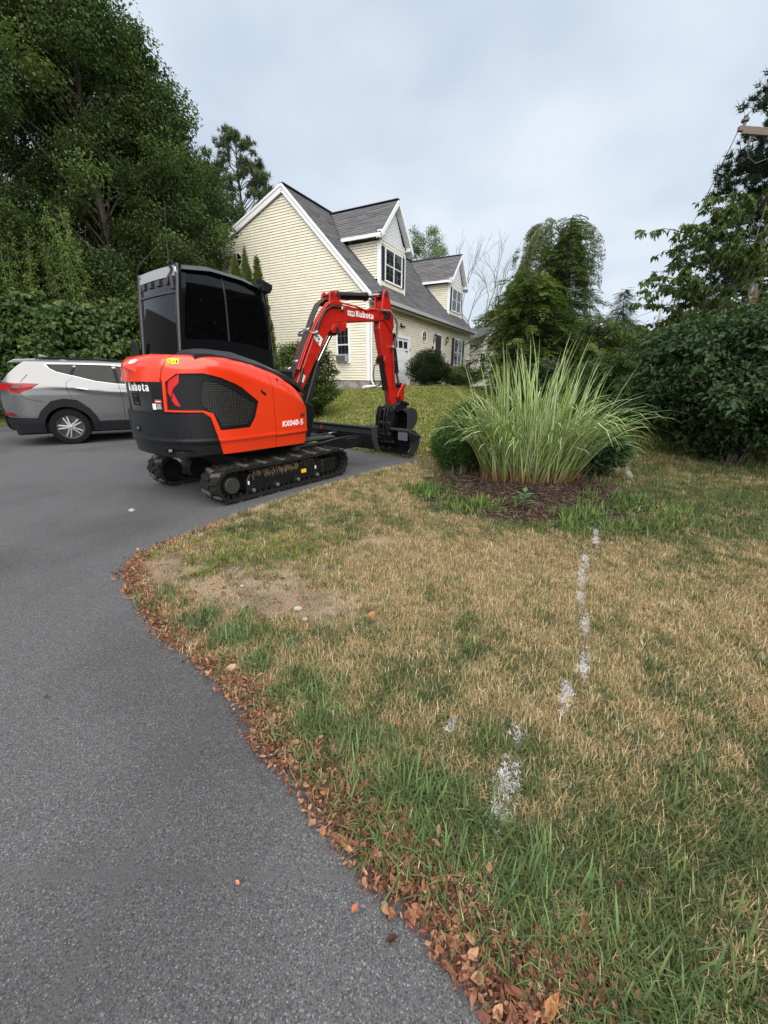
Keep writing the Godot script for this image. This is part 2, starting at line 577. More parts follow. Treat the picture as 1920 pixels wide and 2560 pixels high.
func tuft(seed_: int, count: int, spread: float, l0: float, l1: float, wid: float, lean: float, curl: float, vary: float) -> Mesh:
	rng.seed = seed_
	var mb := MB.new()
	for i in count:
		var a := rnd(0, TAU)
		var r := sqrt(rng.randf()) * spread
		var k := rnd(1.0 - vary, 1.0 + vary * 0.6)
		var hue := rnd(-0.12, 0.12)
		var c1 := Color(k * (1.0 + hue), k, k * (1.0 - hue * 0.5))
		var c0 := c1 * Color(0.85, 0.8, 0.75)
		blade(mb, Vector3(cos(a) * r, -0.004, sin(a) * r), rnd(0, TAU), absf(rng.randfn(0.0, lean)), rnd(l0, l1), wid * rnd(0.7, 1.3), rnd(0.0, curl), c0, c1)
	return mb.mesh()

func grass_mat() -> StandardMaterial3D:
	if M.has("grass_blade"): return M.grass_blade
	var m := mat("grass_blade", Color(1, 1, 1), 0.65, 0.0, 0.35)
	m.vertex_color_use_as_albedo = true
	m.cull_mode = BaseMaterial3D.CULL_DISABLED
	m.backlight_enabled = true
	m.backlight = Color(0.4, 0.4, 0.3)
	return m

func make_lawn() -> void:
	var gm := grass_mat()
	var meshes := [tuft(101, 12, 0.035, 0.025, 0.06, 0.0032, 0.75, 0.5, 0.35), tuft(102, 12, 0.035, 0.02, 0.05, 0.003, 1.0, 0.35, 0.4), tuft(103, 10, 0.035, 0.035, 0.075, 0.0042, 0.9, 0.5, 0.3), tuft(104, 9, 0.03, 0.05, 0.11, 0.0058, 0.95, 0.5, 0.3)]
	var far := [tuft(105, 14, 0.10, 0.04, 0.09, 0.012, 0.6, 0.45, 0.35), tuft(106, 14, 0.12, 0.035, 0.08, 0.014, 0.8, 0.4, 0.35)]
	var X := [[], [], [], [], [], []]
	var K := [[], [], [], [], [], []]
	rng.seed = 77
	var straw := [Color(0.52, 0.385, 0.205), Color(0.63, 0.50, 0.315), Color(0.43, 0.305, 0.16), Color(0.54, 0.37, 0.20), Color(0.44, 0.37, 0.17)]
	var greens := [Color(0.105, 0.140, 0.050), Color(0.125, 0.165, 0.055), Color(0.090, 0.125, 0.058), Color(0.165, 0.185, 0.065)]
	var bright := [Color(0.115, 0.180, 0.068), Color(0.145, 0.215, 0.075)]
	for zone in [[-0.75, 2.8, 0.0, 1.3, 6600], [-2.1, 4.6, 1.3, 2.6, 4200], [-2.1, 6.6, 2.6, 4.4, 1500], [-1.3, 9.0, 4.4, 7.4, 620]]:
		var cnt := int((zone[1] - zone[0]) * (zone[3] - zone[2]) * zone[4])
		for i in cnt:
			var x := rnd(zone[0], zone[1])
			var d := rnd(zone[2], zone[3])
			if absf(x) > d * 1.08 + 0.6 and (absf(x) > d * 1.08 + 1.9 or rng.randf() < 0.45):
				continue
			var e := edge(x, d)
			if e < 0.0 or (e < 0.05 and rng.randf() < 0.75):
				continue
			if d < 3.6 and e < 0.13 and rng.randf() < 0.5:
				continue
			var b := bare(x, d)
			if rng.randf() < smoothstep(0.12, 0.85, b) * 0.96:
				continue
			var bd := bed(x, d)
			if bd > 0.25 and rng.randf() < 0.985:
				continue
			var g := green(x, d)
			var isg := rng.randf() < g
			var kind := 0
			var c: Color
			if isg:
				c = greens[rng.randi() % 4]
				kind = 2 if rng.randf() < 0.55 else 0
				if e < 0.36 and d < 2.5 or g > 0.7 and rng.randf() < 0.3:
					kind = 3 if rng.randf() < 0.3 else 2
					if e < 0.36 and d < 3.0 and rng.randf() < 0.5:
						c = bright[rng.randi() % 2]
				if x < -0.3 and d > 2.55 and d < 3.4 and rng.randf() < 0.5:
					c = Color(0.20, 0.27, 0.04)
			else:
				c = straw[rng.randi() % 5]
				kind = 1 if rng.randf() < 0.6 else 0
				if rng.randf() < 0.18: c = c.lerp(greens[0], 0.5)
			c *= rnd(0.8, 1.2)
			var s := rnd(0.75, 1.25) * lerpf(1.0, 1.25, smoothstep(2.5, 6.0, d))
			var bs := Basis(Vector3.UP, rnd(0, TAU)).rotated(Vector3(1, 0, 0), rnd(-0.25, 0.25)) * Basis.from_scale(Vector3(s, s * rnd(0.7, 1.2), s))
			X[kind].append(Transform3D(bs, W(x, gy(x, d), d)))
			K[kind].append(c)
	# the lawn behind, rising to the house
	for i in 46000:
		var d := rnd(7.2, 24.0)
		var x := rnd(-6.5, 12.0)
		if d < 10 and rng.randf() < 0.0: continue
		if edge(x, d) < 0.02 or bed(x, d) > 0.3 and d < 6.5:
			continue
		var hx := (x + 0.644) * 0.884 - (d - 17.3) * 0.468
		if hx < 0.1 and d > 17.3 - (x + 0.644) * 0.53:
			continue
		var g := green(x, d)
		var c: Color = greens[rng.randi() % 4].lerp(Color(0.27, 0.31, 0.07), rnd(0.4, 1.0)) if rng.randf() < g + 0.1 else straw[rng.randi() % 5]
		c *= rnd(0.8, 1.2)
		var k := 4 + rng.randi() % 2
		var s := rnd(0.8, 1.3)
		X[k].append(Transform3D(Basis(Vector3.UP, rnd(0, TAU)) * Basis.from_scale(Vector3(s, s, s)), W(x, gy(x, d), d)))
		K[k].append(c)
	var names := ["short_grass", "dry_grass", "lawn_grass", "long_grass", "rear_lawn_grass", "rear_lawn_grass"]
	var labels := ["short mixed turf of the front lawn", "straw coloured dead grass of the front lawn", "green grass of the front lawn", "long bright green grass along the driveway edge", "green lawn rising behind the excavator to the house", "flattened green lawn rising behind the excavator to the house"]
	for k in 6:
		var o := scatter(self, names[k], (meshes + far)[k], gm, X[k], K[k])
		tag(o, labels[k], "grass", "", "stuff")

func leaf_mesh(seed_: int, curl: float, wid: float, segs := 4) -> Mesh:
	# a pointed leaf 1 m long along z with a folded midrib, to be scaled
	rng.seed = seed_
	var mb := MB.new()
	var pl := []
	for i in segs + 1:
		var t := float(i) / segs
		var a := t * curl
		var w := wid * sin(PI * pow(t, 0.8)) * 0.5 + 0.004
		var p := Vector3(0, sin(a) * t * 0.6 + rnd(-0.03, 0.03), t)
		pl.append([p + Vector3(-w, w * rnd(0.2, 0.9), 0), p, p + Vector3(w, w * rnd(0.2, 0.9), 0)])
	for i in segs:
		for s in 2:
			mb.face([pl[i][s], pl[i][s + 1], pl[i + 1][s + 1], pl[i + 1][s]], Vector3.UP)
	return mb.mesh()

func make_litter() -> void:
	var lm := mat("dry_leaf", Color(1, 1, 1), 0.75, 0.0, 0.3)
	lm.vertex_color_use_as_albedo = true
	lm.cull_mode = BaseMaterial3D.CULL_DISABLED
	lm.backlight_enabled = true
	lm.backlight = Color(0.25, 0.2, 0.15)
	var ms := [leaf_mesh(1, 1.1, 0.62), leaf_mesh(2, -0.9, 0.5), leaf_mesh(3, 1.8, 0.42)]
	var X := [[], [], []]
	var K := [[], [], []]
	rng.seed = 401
	var cs := [Color(0.22, 0.095, 0.055), Color(0.28, 0.13, 0.075), Color(0.155, 0.07, 0.046), Color(0.32, 0.18, 0.11), Color(0.10, 0.05, 0.036)]
	var tries := 0
	while tries < 160000 and X[0].size() + X[1].size() + X[2].size() < 12000:
		tries += 1
		var d := 0.38 + pow(rng.randf(), 1.5) * 3.6
		var x := rnd(-2.2, 1.1)
		var e := edge(x, d)
		var p := 0.0
		if e > -0.05 and e < 0.6:
			p = exp(-pow((e - 0.05) / lerpf(0.115, 0.08, smoothstep(0.9, 1.5, d)), 2.0)) * (1.15 + nz.get_noise_2d(x * 3.0, d * 3.0))
			p += 0.04 * smoothstep(0.6, 0.1, e)
			p *= lerpf(1.0, 0.42, smoothstep(1.1, 1.7, d)) if d < 2.0 else 0.6
		if e >= 0.0 and d > 1.9 and d < 3.2 and x < -0.4:
			p += 0.05
		if e >= 0.0: p += 0.006
		if rng.randf() > p: continue
		var s := rnd(0.007, 0.021) * (1.0 if rng.randf() < 0.87 else 1.9)
		var k := rng.randi() % 3
		var b := Basis(Vector3.UP, rnd(0, TAU)) * Basis(Vector3(1, 0, 0), rnd(-0.5, 0.5)) * Basis(Vector3(0, 0, 1), rnd(-0.9, 0.9))
		X[k].append(Transform3D(b * Basis.from_scale(Vector3(s, s, s)), W(x, maxf(gy(x, d), 0.0) + rnd(0.004, 0.02), d)))
		K[k].append(cs[rng.randi() % 5] * rnd(0.8, 1.25))
	for k in 3:
		var o := scatter(self, "leaf_litter", ms[k], lm, X[k], K[k])
		tag(o, ["orange brown dead leaves heaped along the driveway edge", "narrow curled brown leaves lying along the driveway edge", "rolled brown leaf scraps lying along the driveway edge"][k], "leaves", "", "stuff")
	# single leaves one can point to
	var one := [[-0.745, 1.587, 0.10, Color(0.46, 0.32, 0.22), "large pale tan dry leaf lying on the green grass by the driveway", 0.4, 0.07], [0.006, 0.675, 0.028, Color(0.33, 0.13, 0.05), "curled orange leaf on the asphalt, right of a pair", 1.2, 0.012], [-0.082, 0.669, 0.024, Color(0.34, 0.12, 0.06), "curled orange leaf on the asphalt, left of a pair", 2.5, 0.012], [-0.428, 0.745, 0.022, Color(0.55, 0.24, 0.12), "small pale orange leaf alone on the asphalt", 0.8, 0.008], [0.011, 0.613, 0.03, Color(0.06, 0.022, 0.02), "dark curled leaf on the asphalt below the orange pair", 1.7, 0.012], [-1.55, 1.45, 0.02, Color(0.09, 0.02, 0.02), "tiny dark red leaf far out on the asphalt", 0.3, 0.008], [0.36, 0.47, 0.06, Color(0.40, 0.16, 0.06), "big folded orange leaf at the bottom of the driveway edge", 2.2, 0.03], [0.86, 0.79, 0.022, Color(0.42, 0.14, 0.06), "round orange brown leaf on green grass at lower right", 1.0, 0.035], [0.93, 0.93, 0.02, Color(0.40, 0.17, 0.08), "small orange leaf on the grass near the right edge", 2.0, 0.035], [1.62, 2.18, 0.06, Color(0.14, 0.035, 0.025), "dark red brown leaf on dry grass right of the paint marks", 0.5, 0.03], [-0.08, 2.02, 0.07, Color(0.40, 0.17, 0.08), "orange leaf lying beside the bare soil patch", 2.9, 0.02], [-0.12, 0.86, 0.05, Color(0.36, 0.15, 0.06), "long curled leaf lying over the driveway edge", 0.35, 0.012]]
	for i in one.size():
		var a: Array = one[i]
		var o := part(self, "fallen_leaf", leaf_mesh(20 + i, [1.2, 2.0, 0.6][i % 3], [0.45, 0.6, 0.7][i % 3], 5), mat("fallen_leaf_%d" % i, a[3], 0.75, 0.0, 0.3))
		o.transform = Transform3D(Basis(Vector3.UP, a[5]) * Basis(Vector3(1, 0, 0), 0.12) * Basis.from_scale(Vector3.ONE * a[2]), W(a[0], a[6], a[1]))
		tag(o, a[4], "leaf", "single fallen leaves")
	# pebbles
	var sm := mat("pebble", Color(0.42, 0.37, 0.32), 0.8)
	tri_tex(sm, tex(noise_image(128, 0.05, 3, 6, 0.6, 1.3)), 12.0)
	var st := [[-2.779, 4.113, 0.035, "small tan stone lying alone on the asphalt near the excavator"], [-0.535, 2.131, 0.03, "pale stone in the bare soil patch of the lawn"], [-0.47, 2.02, 0.022, "smaller pale stone beside the pale stone in the bare soil"], [-0.98, 2.42, 0.014, "tiny white pebble in the upper bare soil"], [-1.62, 4.9, 0.02, "small dark clod on the asphalt by the track"]]
	for i in st.size():
		var a: Array = st[i]
		rng.seed = 900 + i
		var mb := MB.new()
		var ring := []
		for r in 5:
			var row := []
			for k in 8:
				var th := TAU * k / 8
				var ph := PI * (r + 0.5) / 5 - PI / 2
				row.append(Vector3(cos(th) * cos(ph) * rnd(0.85, 1.15), sin(ph) * 0.55 * rnd(0.8, 1.1), sin(th) * cos(ph) * 0.8 * rnd(0.85, 1.15)))
			ring.append(row)
		for r in 4:
			for k in 8:
				mb.face([ring[r][k], ring[r][(k + 1) % 8], ring[r + 1][(k + 1) % 8], ring[r + 1][k]], ring[r][k] + ring[r + 1][k])
		mb.face(ring[4], Vector3.UP)
		mb.face(ring[0], Vector3.DOWN)
		var o := part(self, "stone", mb, sm)
		o.scale = Vector3.ONE * a[2]
		o.position = W(a[0], maxf(gy(a[0], a[1]), 0.0) + a[2] * 0.3, a[1])
		tag(o, a[3], "stone", "loose stones")

func make_paint() -> void:
	var pm := mat("white_paint", Color(0.72, 0.74, 0.76), 0.6)
	pm.vertex_color_use_as_albedo = true
	pm.cull_mode = BaseMaterial3D.CULL_DISABLED
	var t := tuft(301, 7, 0.025, 0.012, 0.038, 0.0036, 1.3, 0.25, 0.2)
	var spots := [[0.435, 1.0, 0.05, 0.10, 170, "long white paint streak on green grass, nearest the camera"], [0.545, 1.22, 0.035, 0.05, 45, "faint white paint wisp above the nearest streak"], [0.285, 1.262, 0.022, 0.03, 26, "small lone white paint spot left of the line of marks"], [0.825, 1.41, 0.035, 0.075, 90, "white paint dash on dry grass, third from the camera"], [1.0, 1.62, 0.035, 0.08, 100, "white paint dash on dry grass, fourth from the camera"], [1.17, 1.95, 0.035, 0.10, 105, "white paint dash on dry grass, fifth from the camera"], [1.285, 2.25, 0.03, 0.09, 90, "white paint dash on dry grass, sixth from the camera"], [1.43, 2.55, 0.03, 0.13, 110, "white paint dash on dry grass, seventh from the camera"], [1.60, 2.84, 0.022, 0.10, 60, "white paint dash on dry grass, eighth from the camera"], [1.93, 3.33, 0.028, 0.18, 110, "white paint dash ending at the green edge of the bed"], [3.72, 5.85, 0.05, 0.42, 120, "far white paint streak right of the mulch bed"]]
	for s in spots:
		rng.seed = 500 + spots.find(s)
		var mb := MB.new()
		for i in int(s[4] * 1.1):
			var dd: float = rng.randfn(0.0, 0.62) * s[3]
			var x: float = s[0] + rng.randfn(0.0, 0.36) * s[2] + dd * 0.5
			var d: float = s[1] + dd
			var k := rnd(0.55, 1.1) * (1.0 if d < 4 else 1.5)
			mb.put(t, Transform3D(Basis(Vector3.UP, rnd(0, TAU)) * Basis.from_scale(Vector3(k, k * 0.6, k)), W(x, gy(x, d) + rnd(0.004, 0.03), d)), Color(1, 1, 1) * rnd(0.6, 1.1))
		var o := part(self, "paint_mark", mb, pm)
		tag(o, s[5], "paint mark", "white paint marks on the lawn")
	# a little yellow paint
	var ym := mat("yellow_paint", Color(0.62, 0.47, 0.04), 0.6)
	ym.vertex_color_use_as_albedo = true
	var mb := MB.new()
	for i in 40:
		var x := 1.86 + rng.randfn(0, 0.05)
		var d := 2.95 + rng.randfn(0, 0.09)
		mb.put(t, Transform3D(Basis(Vector3.UP, rnd(0, TAU)), W(x, gy(x, d) + 0.004, d)), Color(1, 1, 1) * rnd(0.6, 1.0))
	tag(part(self, "paint_mark", mb, ym), "faint yellow paint smudge beside the white dashes", "paint mark")

# ------------------------------------------------------------------ house
const RK := 1.027
func roof_z(y: float) -> float: # z of the front roof slope at height y (house axes)
	return -(3.91 - (8.73 - y) / RK)

func board(mb: MB, a0: Vector3, a1: Vector3, b1: Vector3, b0: Vector3, out: Vector3, lip: float) -> void:
	# one clapboard: its bottom edge stands out by lip above a groove, its top tucks under the next
	var g := Vector3(0, 0.015, 0)
	var p := out * lip
	var t := out * 0.010
	mb.face([a0 + p + g, a1 + p + g, b1 + t, b0 + t], out)
	mb.face([a0 + p + g, a1 + p + g, a1 + g, a0 + g], Vector3.DOWN)
	mb.face([a0 + p + g, a0 + g, b0, b0 + t], a0 - a1)
	mb.face([a1 + p + g, a1 + g, b1, b1 + t], a1 - a0)
	mb.face([b0 + t, b1 + t, b1, b0], Vector3.UP)

func clap(parent: Node, p0: Vector3, p1: Vector3, q1: Vector3, q0: Vector3, out: Vector3) -> void:
	var mb := MB.new()
	board(mb, p0, p1, q1, q0, out, 0.030)
	part(parent, "clapboard", mb, M.siding if rng.randf() < 0.6 else M.siding_b)

func trim(parent: Node, a: Vector3, b: Vector3, w: float, h: float, called := "trim", m: Material = null, up := Vector3.UP) -> void:
	var mb := MB.new()
	mb.bar(a, b, w, h, 0.006, up)
	part(parent, called, mb, m if m else M.white_trim)

# a window on a plane: origin o (bottom left), r along, y up, n outward
func sash(parent: Node, o: Vector3, r: Vector3, n: Vector3, w: float, h: float, cols: int, rows: int) -> void:
	var b := Basis(r, Vector3.UP, n)
	var mb := MB.new()
	mb.box(Transform3D(b, o + r * w / 2 + Vector3.UP * h / 2 + n * 0.036), Vector3(w, h, 0.008))
	part(parent, "pane", mb, M.window_glass)
	mb = MB.new()
	var fw := 0.026
	for k in 2:
		mb.box(Transform3D(b, o + r * (fw / 2 + k * (w - fw)) + Vector3.UP * h / 2 + n * 0.047), Vector3(fw, h, 0.03), 0.004)
		mb.box(Transform3D(b, o + r * w / 2 + Vector3.UP * (fw / 2 + k * (h - fw)) + n * 0.047), Vector3(w - 2 * fw, fw, 0.03), 0.004)
	part(parent, "sash", mb, M.white_trim)
	mb = MB.new()
	for k in range(1, cols):
		mb.box(Transform3D(b, o + r * (w * k / cols) + Vector3.UP * h / 2 + n * 0.040), Vector3(0.010, h - 2 * fw, 0.006))
	for k in range(1, rows):
		mb.box(Transform3D(b, o + r * w / 2 + Vector3.UP * (h * k / rows) + n * 0.0405), Vector3(w - 2 * fw, 0.010, 0.006))
	part(parent, "muntins", mb, M.muntin_grey)

func casing(parent: Node, o: Vector3, r: Vector3, n: Vector3, w: float, h: float, cw: float) -> void:
	var b := Basis(r, Vector3.UP, n)
	var mb := MB.new()
	for k in 2:
		mb.box(Transform3D(b, o + r * (-cw / 2 + k * (w + cw)) + Vector3.UP * h / 2 + n * 0.036), Vector3(cw, h + 2 * cw, 0.07), 0.006)
		mb.box(Transform3D(b, o + r * w / 2 + Vector3.UP * (-cw / 2 + k * (h + cw)) + n * 0.037), Vector3(w, cw, 0.075), 0.006)
	part(parent, "window_casing", mb, M.white_trim)

func window(house: Node3D, called: String, label: String, o: Vector3, r: Vector3, n: Vector3, w: float, h: float, lights: int, shutters: float, cw := 0.06) -> Node3D:
	var t := Node3D.new()
	t.name = called
	house.add_child(t, true)
	tag(t, label)
	casing(t, o, r, n, w, h, cw)
	var mw := w / lights
	for k in lights:
		sash(t, o + r * (k * mw), r, n, mw, h * 0.5, 2 if lights > 1 else 3, 2)
		sash(t, o + r * (k * mw) + Vector3.UP * h * 0.5 + n * 0.012, r, n, mw, h * 0.5, 2 if lights > 1 else 3, 2)
	if shutters > 0.0:
		var b := Basis(r, Vector3.UP, n)
		for k in 2:
			var mb := MB.new()
			var c := o + r * (-cw - shutters / 2 + k * (w + 2 * cw + shutters)) + Vector3.UP * h / 2 + n * 0.05
			mb.box(Transform3D(b, c), Vector3(shutters, h + 0.1, 0.03), 0.004)
			for q in [-1.0, 1.0]:
				mb.box(Transform3D(b, c + r * q * (shutters / 2 - 0.025) + n * 0.018), Vector3(0.05, h + 0.1, 0.014), 0.003)
			for q in [-1.0, 0.05, 1.0]:
				mb.box(Transform3D(b, c + Vector3.UP * q * (h / 2 + 0.015) + n * 0.018), Vector3(shutters - 0.1, 0.07, 0.0135), 0.003)
			var ns := int(h / 0.07)
			for j in ns:
				mb.box(Transform3D(b.rotated(r, 0.5), c + Vector3.UP * ((j + 0.5) / ns - 0.5) * h + n * 0.018), Vector3(shutters - 0.1, 0.045, 0.006))
			part(t, "shutter", mb, M.shutter)
	return t

func shingle_row(parent: Node, big: MB, a: Vector3, b: Vector3, up: Vector3, n: Vector3, rowh: float, parts: bool) -> void:
	# shingles from a to b (bottom edge), each with its own width, tone and thickness
	var l := (b - a).length()
	if l < 0.05: return
	var r := (b - a) / l
	var x := 0.0
	while x < l - 0.01:
		var w := minf(rnd(0.32, 0.75), l - x)
		if l - x - w < 0.15: w = l - x
		var th := rnd(0.010, 0.022)
		var mb := MB.new() if parts else big
		var c := rnd(0.72, 1.25)
		mb.col = Color(c, c * rnd(0.96, 1.03), c * rnd(0.95, 1.08))
		var p0 := a + r * (x + 0.003)
		var p1 := a + r * (x + w - 0.003)
		var q0 := p0 + up * rowh * 1.12
		var q1 := p1 + up * rowh * 1.12
		mb.face([p0 + n * (th + 0.006), p1 + n * (th + 0.006), q1 + n * 0.004, q0 + n * 0.004], n)
		mb.face([p0 + n * (th + 0.006), p1 + n * (th + 0.006), p1, p0], -up)
		mb.face([p0 + n * (th + 0.006), q0 + n * 0.004, p0], -r)
		mb.face([p1 + n * (th + 0.006), q1 + n * 0.004, p1], r)
		if parts: part(parent, "shingle", mb, M.shingle)
		x += w

func dormer(house: Node3D, x0: float, x1: float, parts: bool, scallops: bool, label: String) -> void:
	var dm := Node3D.new()
	dm.name = "dormer"
	house.add_child(dm, true)
	tag(dm, label)
	var zf := -0.47
	var yb := 8.73 - RK * (3.91 - 0.47)
	var ye := 6.83
	var xc := (x0 + x1) / 2
	var half := (x1 - x0) / 2
	# core
	var mb := MB.new()
	mb.prism(P2([0.4, yb - 0.3, -roof_z(ye) + 0.1, ye + 0.3, 0.47, ye + 0.3, 0.47, yb - 0.3]), Transform3D(Basis(Vector3(0, 0, -1), Vector3.UP, Vector3(1, 0, 0)), Vector3.ZERO), x0 + 0.004, x1 - 0.004)
	part(dm, "wall_core", mb, M.siding)
	# cheek clapboards, both sides
	for s in [-1.0, 1.0]:
		var y := yb + 0.02
		while y < ye:
			var y1 := minf(y + 0.1016, ye)
			var xx: float = x0 if s < 0 else x1
			var e0 := minf(roof_z(y), zf - 0.11)
			var e1 := minf(roof_z(y1), zf - 0.11)
			if e0 < zf - 0.14:
				clap(dm, Vector3(xx, y, zf - 0.10), Vector3(xx, y, e0), Vector3(xx, y1, e1), Vector3(xx, y1, zf - 0.10), Vector3(s, 0, 0))
			y = y1
	# corner boards
	for s in [-1.0, 1.0]:
		var xx: float = x0 if s < 0 else x1
		mb = MB.new()
		mb.box(at(Vector3(xx + s * 0.012, (yb + ye) / 2 - 0.05, zf - 0.05)), Vector3(0.03, ye - yb + 0.1, 0.13), 0.004)
		mb.box(at(Vector3(xx - s * 0.02, (yb + ye) / 2 - 0.05, zf + 0.022)), Vector3(0.09, ye - yb + 0.1, 0.03), 0.004)
		part(dm, "corner_board", mb, M.white_trim)
	# front: band boards and window
	var wx0 := x0 + 0.42
	var wx1 := x1 - 0.42
	mb = MB.new()
	mb.box(at(Vector3(xc, yb + 0.09, zf + 0.014)), Vector3(half * 2 - 0.14, 0.16, 0.02), 0.004)
	part(dm, "band_board", mb, M.siding)
	mb = MB.new()
	mb.box(at(Vector3(xc, ye - 0.02, zf + 0.014)), Vector3(half * 2 - 0.14, 0.10, 0.02), 0.004)
	part(dm, "band_board", mb, M.siding)
	casing(dm, Vector3(wx0, yb + 0.24, zf), Vector3.RIGHT, Vector3.BACK, wx1 - wx0, ye - yb - 0.42, 0.05)
	var hh := (ye - yb - 0.42) / 2
	var mw := (wx1 - wx0) / 2
	for k in 2:
		sash(dm, Vector3(wx0 + k * mw, yb + 0.24, zf), Vector3.RIGHT, Vector3.BACK, mw, hh, 2, 2)
		sash(dm, Vector3(wx0 + k * mw, yb + 0.24 + hh, zf + 0.012), Vector3.RIGHT, Vector3.BACK, mw, hh, 2, 2)
	mb = MB.new()
	mb.box(at(Vector3(xc, yb + 0.24 + hh, zf + 0.05)), Vector3(0.05, hh * 2, 0.04), 0.004)
	part(dm, "mullion", mb, M.white_trim)
	for s in [-1.0, 1.0]:
		mb = MB.new()
		var cx: float = (x0 + 0.23) if s < 0 else (x1 - 0.23)
		mb.box(at(Vector3(cx, yb + 0.24 + hh, zf + 0.03)), Vector3(0.25, hh * 2 + 0.06, 0.03), 0.004)
		for j in 16:
			mb.box(Transform3D(Basis(Vector3.RIGHT, 0.5), Vector3(cx, yb + 0.27 + hh * 2 * (j + 0.3) / 16, zf + 0.046)), Vector3(0.19, 0.06, 0.006))
		part(dm, "shutter", mb, M.shutter)
	# scalloped gable or board gable
	var yr := 8.58
	var pitch := (yr - 0.16 - ye) / half
	mb = MB.new()
	mb.prism(P2([x0, ye + 0.03, x1, ye + 0.03, xc, ye + half * pitch]), at(Vector3.ZERO), zf - 0.06, zf)
	part(dm, "gable_panel", mb, M.grey_trim)
	if scallops:
		var y := ye + 0.04
		var row := 0
		while y < ye + half * pitch - 0.12:
			var hw := half - (y + 0.05 - ye) / pitch - 0.06
			var st := 0.155
			var cnt := int(hw * 2 / st)
			for k in cnt:
				var cx := xc + (k - (cnt - 1) / 2.0) * st + (0.0 if row % 2 == 0 else 0.0)
				var pts := PackedVector2Array()
				for q in 7:
					var a := PI + PI * q / 6.0
					pts.append(Vector2(cos(a) * st * 0.485, sin(a) * 0.055 + 0.055))
				pts.append(Vector2(st * 0.485, 0.19))
				pts.append(Vector2(-st * 0.485, 0.19))
				mb = MB.new()
				mb.prism(pts, Transform3D(Basis(Vector3.RIGHT, -0.08), Vector3(cx, y, zf + 0.012)), 0.0, 0.012)
				part(dm, "scallop", mb, M.grey_trim)
			y += 0.125
			row += 1
	else:
		var y := ye + 0.04
		while y < ye + half * pitch - 0.2:
			var w0 := half - (y - ye) / pitch - 0.03
			var w1 := half - (y + 0.18 - ye) / pitch - 0.03
			var b2 := MB.new()
			board(b2, Vector3(xc - w0, y, zf), Vector3(xc + w0, y, zf), Vector3(xc + w1, y + 0.18, zf), Vector3(xc - w1, y + 0.18, zf), Vector3.BACK, 0.02)
			part(dm, "board", b2, M.grey_trim)
			y += 0.18
	# roof: two slopes along z with shingles, rake boards, boxed eaves
	var zo := zf + 0.26
	var he := half + 0.36
	var yl := yr - he * 1.0
	for s in [-1.0, 1.0]:
		var nn := Vector3(s, 1.0, 0).normalized()
		var up := Vector3(-s, 1.0, 0).normalized()
		var sl := he * sqrt(2.0)
		var rows := int(sl / 0.14)
		# slab under the shingles
		mb = MB.new()
		var e0 := Vector3(xc + s * he, yl, zo)
		var r0 := Vector3(xc, yr, zo)
		var r1 := Vector3(xc, yr, roof_z(yr) - 0.1)
		var e1 := Vector3(xc + s * he, yl, roof_z(yl) - 0.1)
		var dn := nn * -0.05
		mb.face([e0, r0, r1, e1], nn)
		mb.face([e0 + dn, r0 + dn, r1 + dn, e1 + dn], -nn)
		mb.face([e0, r0, r0 + dn, e0 + dn], Vector3.BACK)
		mb.face([e0, e1, e1 + dn, e0 + dn], -up)
		part(dm, "roof_slab", mb, M.roof_dark)
		var big := MB.new()
		for k in rows:
			var y := yl + k * 0.14 / sqrt(2.0)
			var p := Vector3(xc + s * (he - k * 0.14 / sqrt(2.0)), y, 0)
			var a := p + Vector3(0, 0, zo)
			var b := p + Vector3(0, 0, roof_z(y) + 0.02)
			shingle_row(dm, big, a, b, up, nn, 0.14, parts and s < 0)
		if big.v.size() > 0:
			var o := part(dm, "shingles", big, M.shingle)
			o.set_meta("kind", "stuff")
		# rake board and the boxed eave return
		var rk := MB.new()
		rk.bar(Vector3(xc + s * (he - 0.01), yl - 0.10, zo + 0.012), Vector3(xc, yr - 0.10, zo + 0.012), 0.024, 0.17, 0.004, Vector3(0, 1, 0))
		part(dm, "rake_board", rk, M.white_trim)
		rk = MB.new()
		rk.box(at(Vector3(xc + s * (half + 0.17), yl - 0.02, (zo + roof_z(ye)) / 2)), Vector3(0.36, 0.05, zo - roof_z(ye)), 0.004)
		rk.box(at(Vector3(xc + s * (he - 0.01), yl - 0.05, (zo + roof_z(yl)) / 2)), Vector3(0.025, 0.16, zo - roof_z(yl) - 0.1), 0.004)
		rk.box(at(Vector3(xc + s * (half + 0.17), yl + 0.02, zo - 0.1)), Vector3(0.34, 0.15, 0.2), 0.004)
		part(dm, "eave", rk, M.white_trim)
		rk = MB.new()
		rk.bar(Vector3(xc + s * he, yl - 0.18, zo - 0.13), Vector3(xc, yr - 0.18, zo - 0.13), 0.24, 0.02, 0.0, Vector3(0, 1, 0))
		part(dm, "soffit", rk, M.grey_trim)
	mb = MB.new()
	mb.bar(Vector3(xc, yr + 0.012, zo), Vector3(xc, yr + 0.012, roof_z(yr)), 0.2, 0.03, 0.01)
	part(dm, "ridge_cap", mb, M.roof_dark)

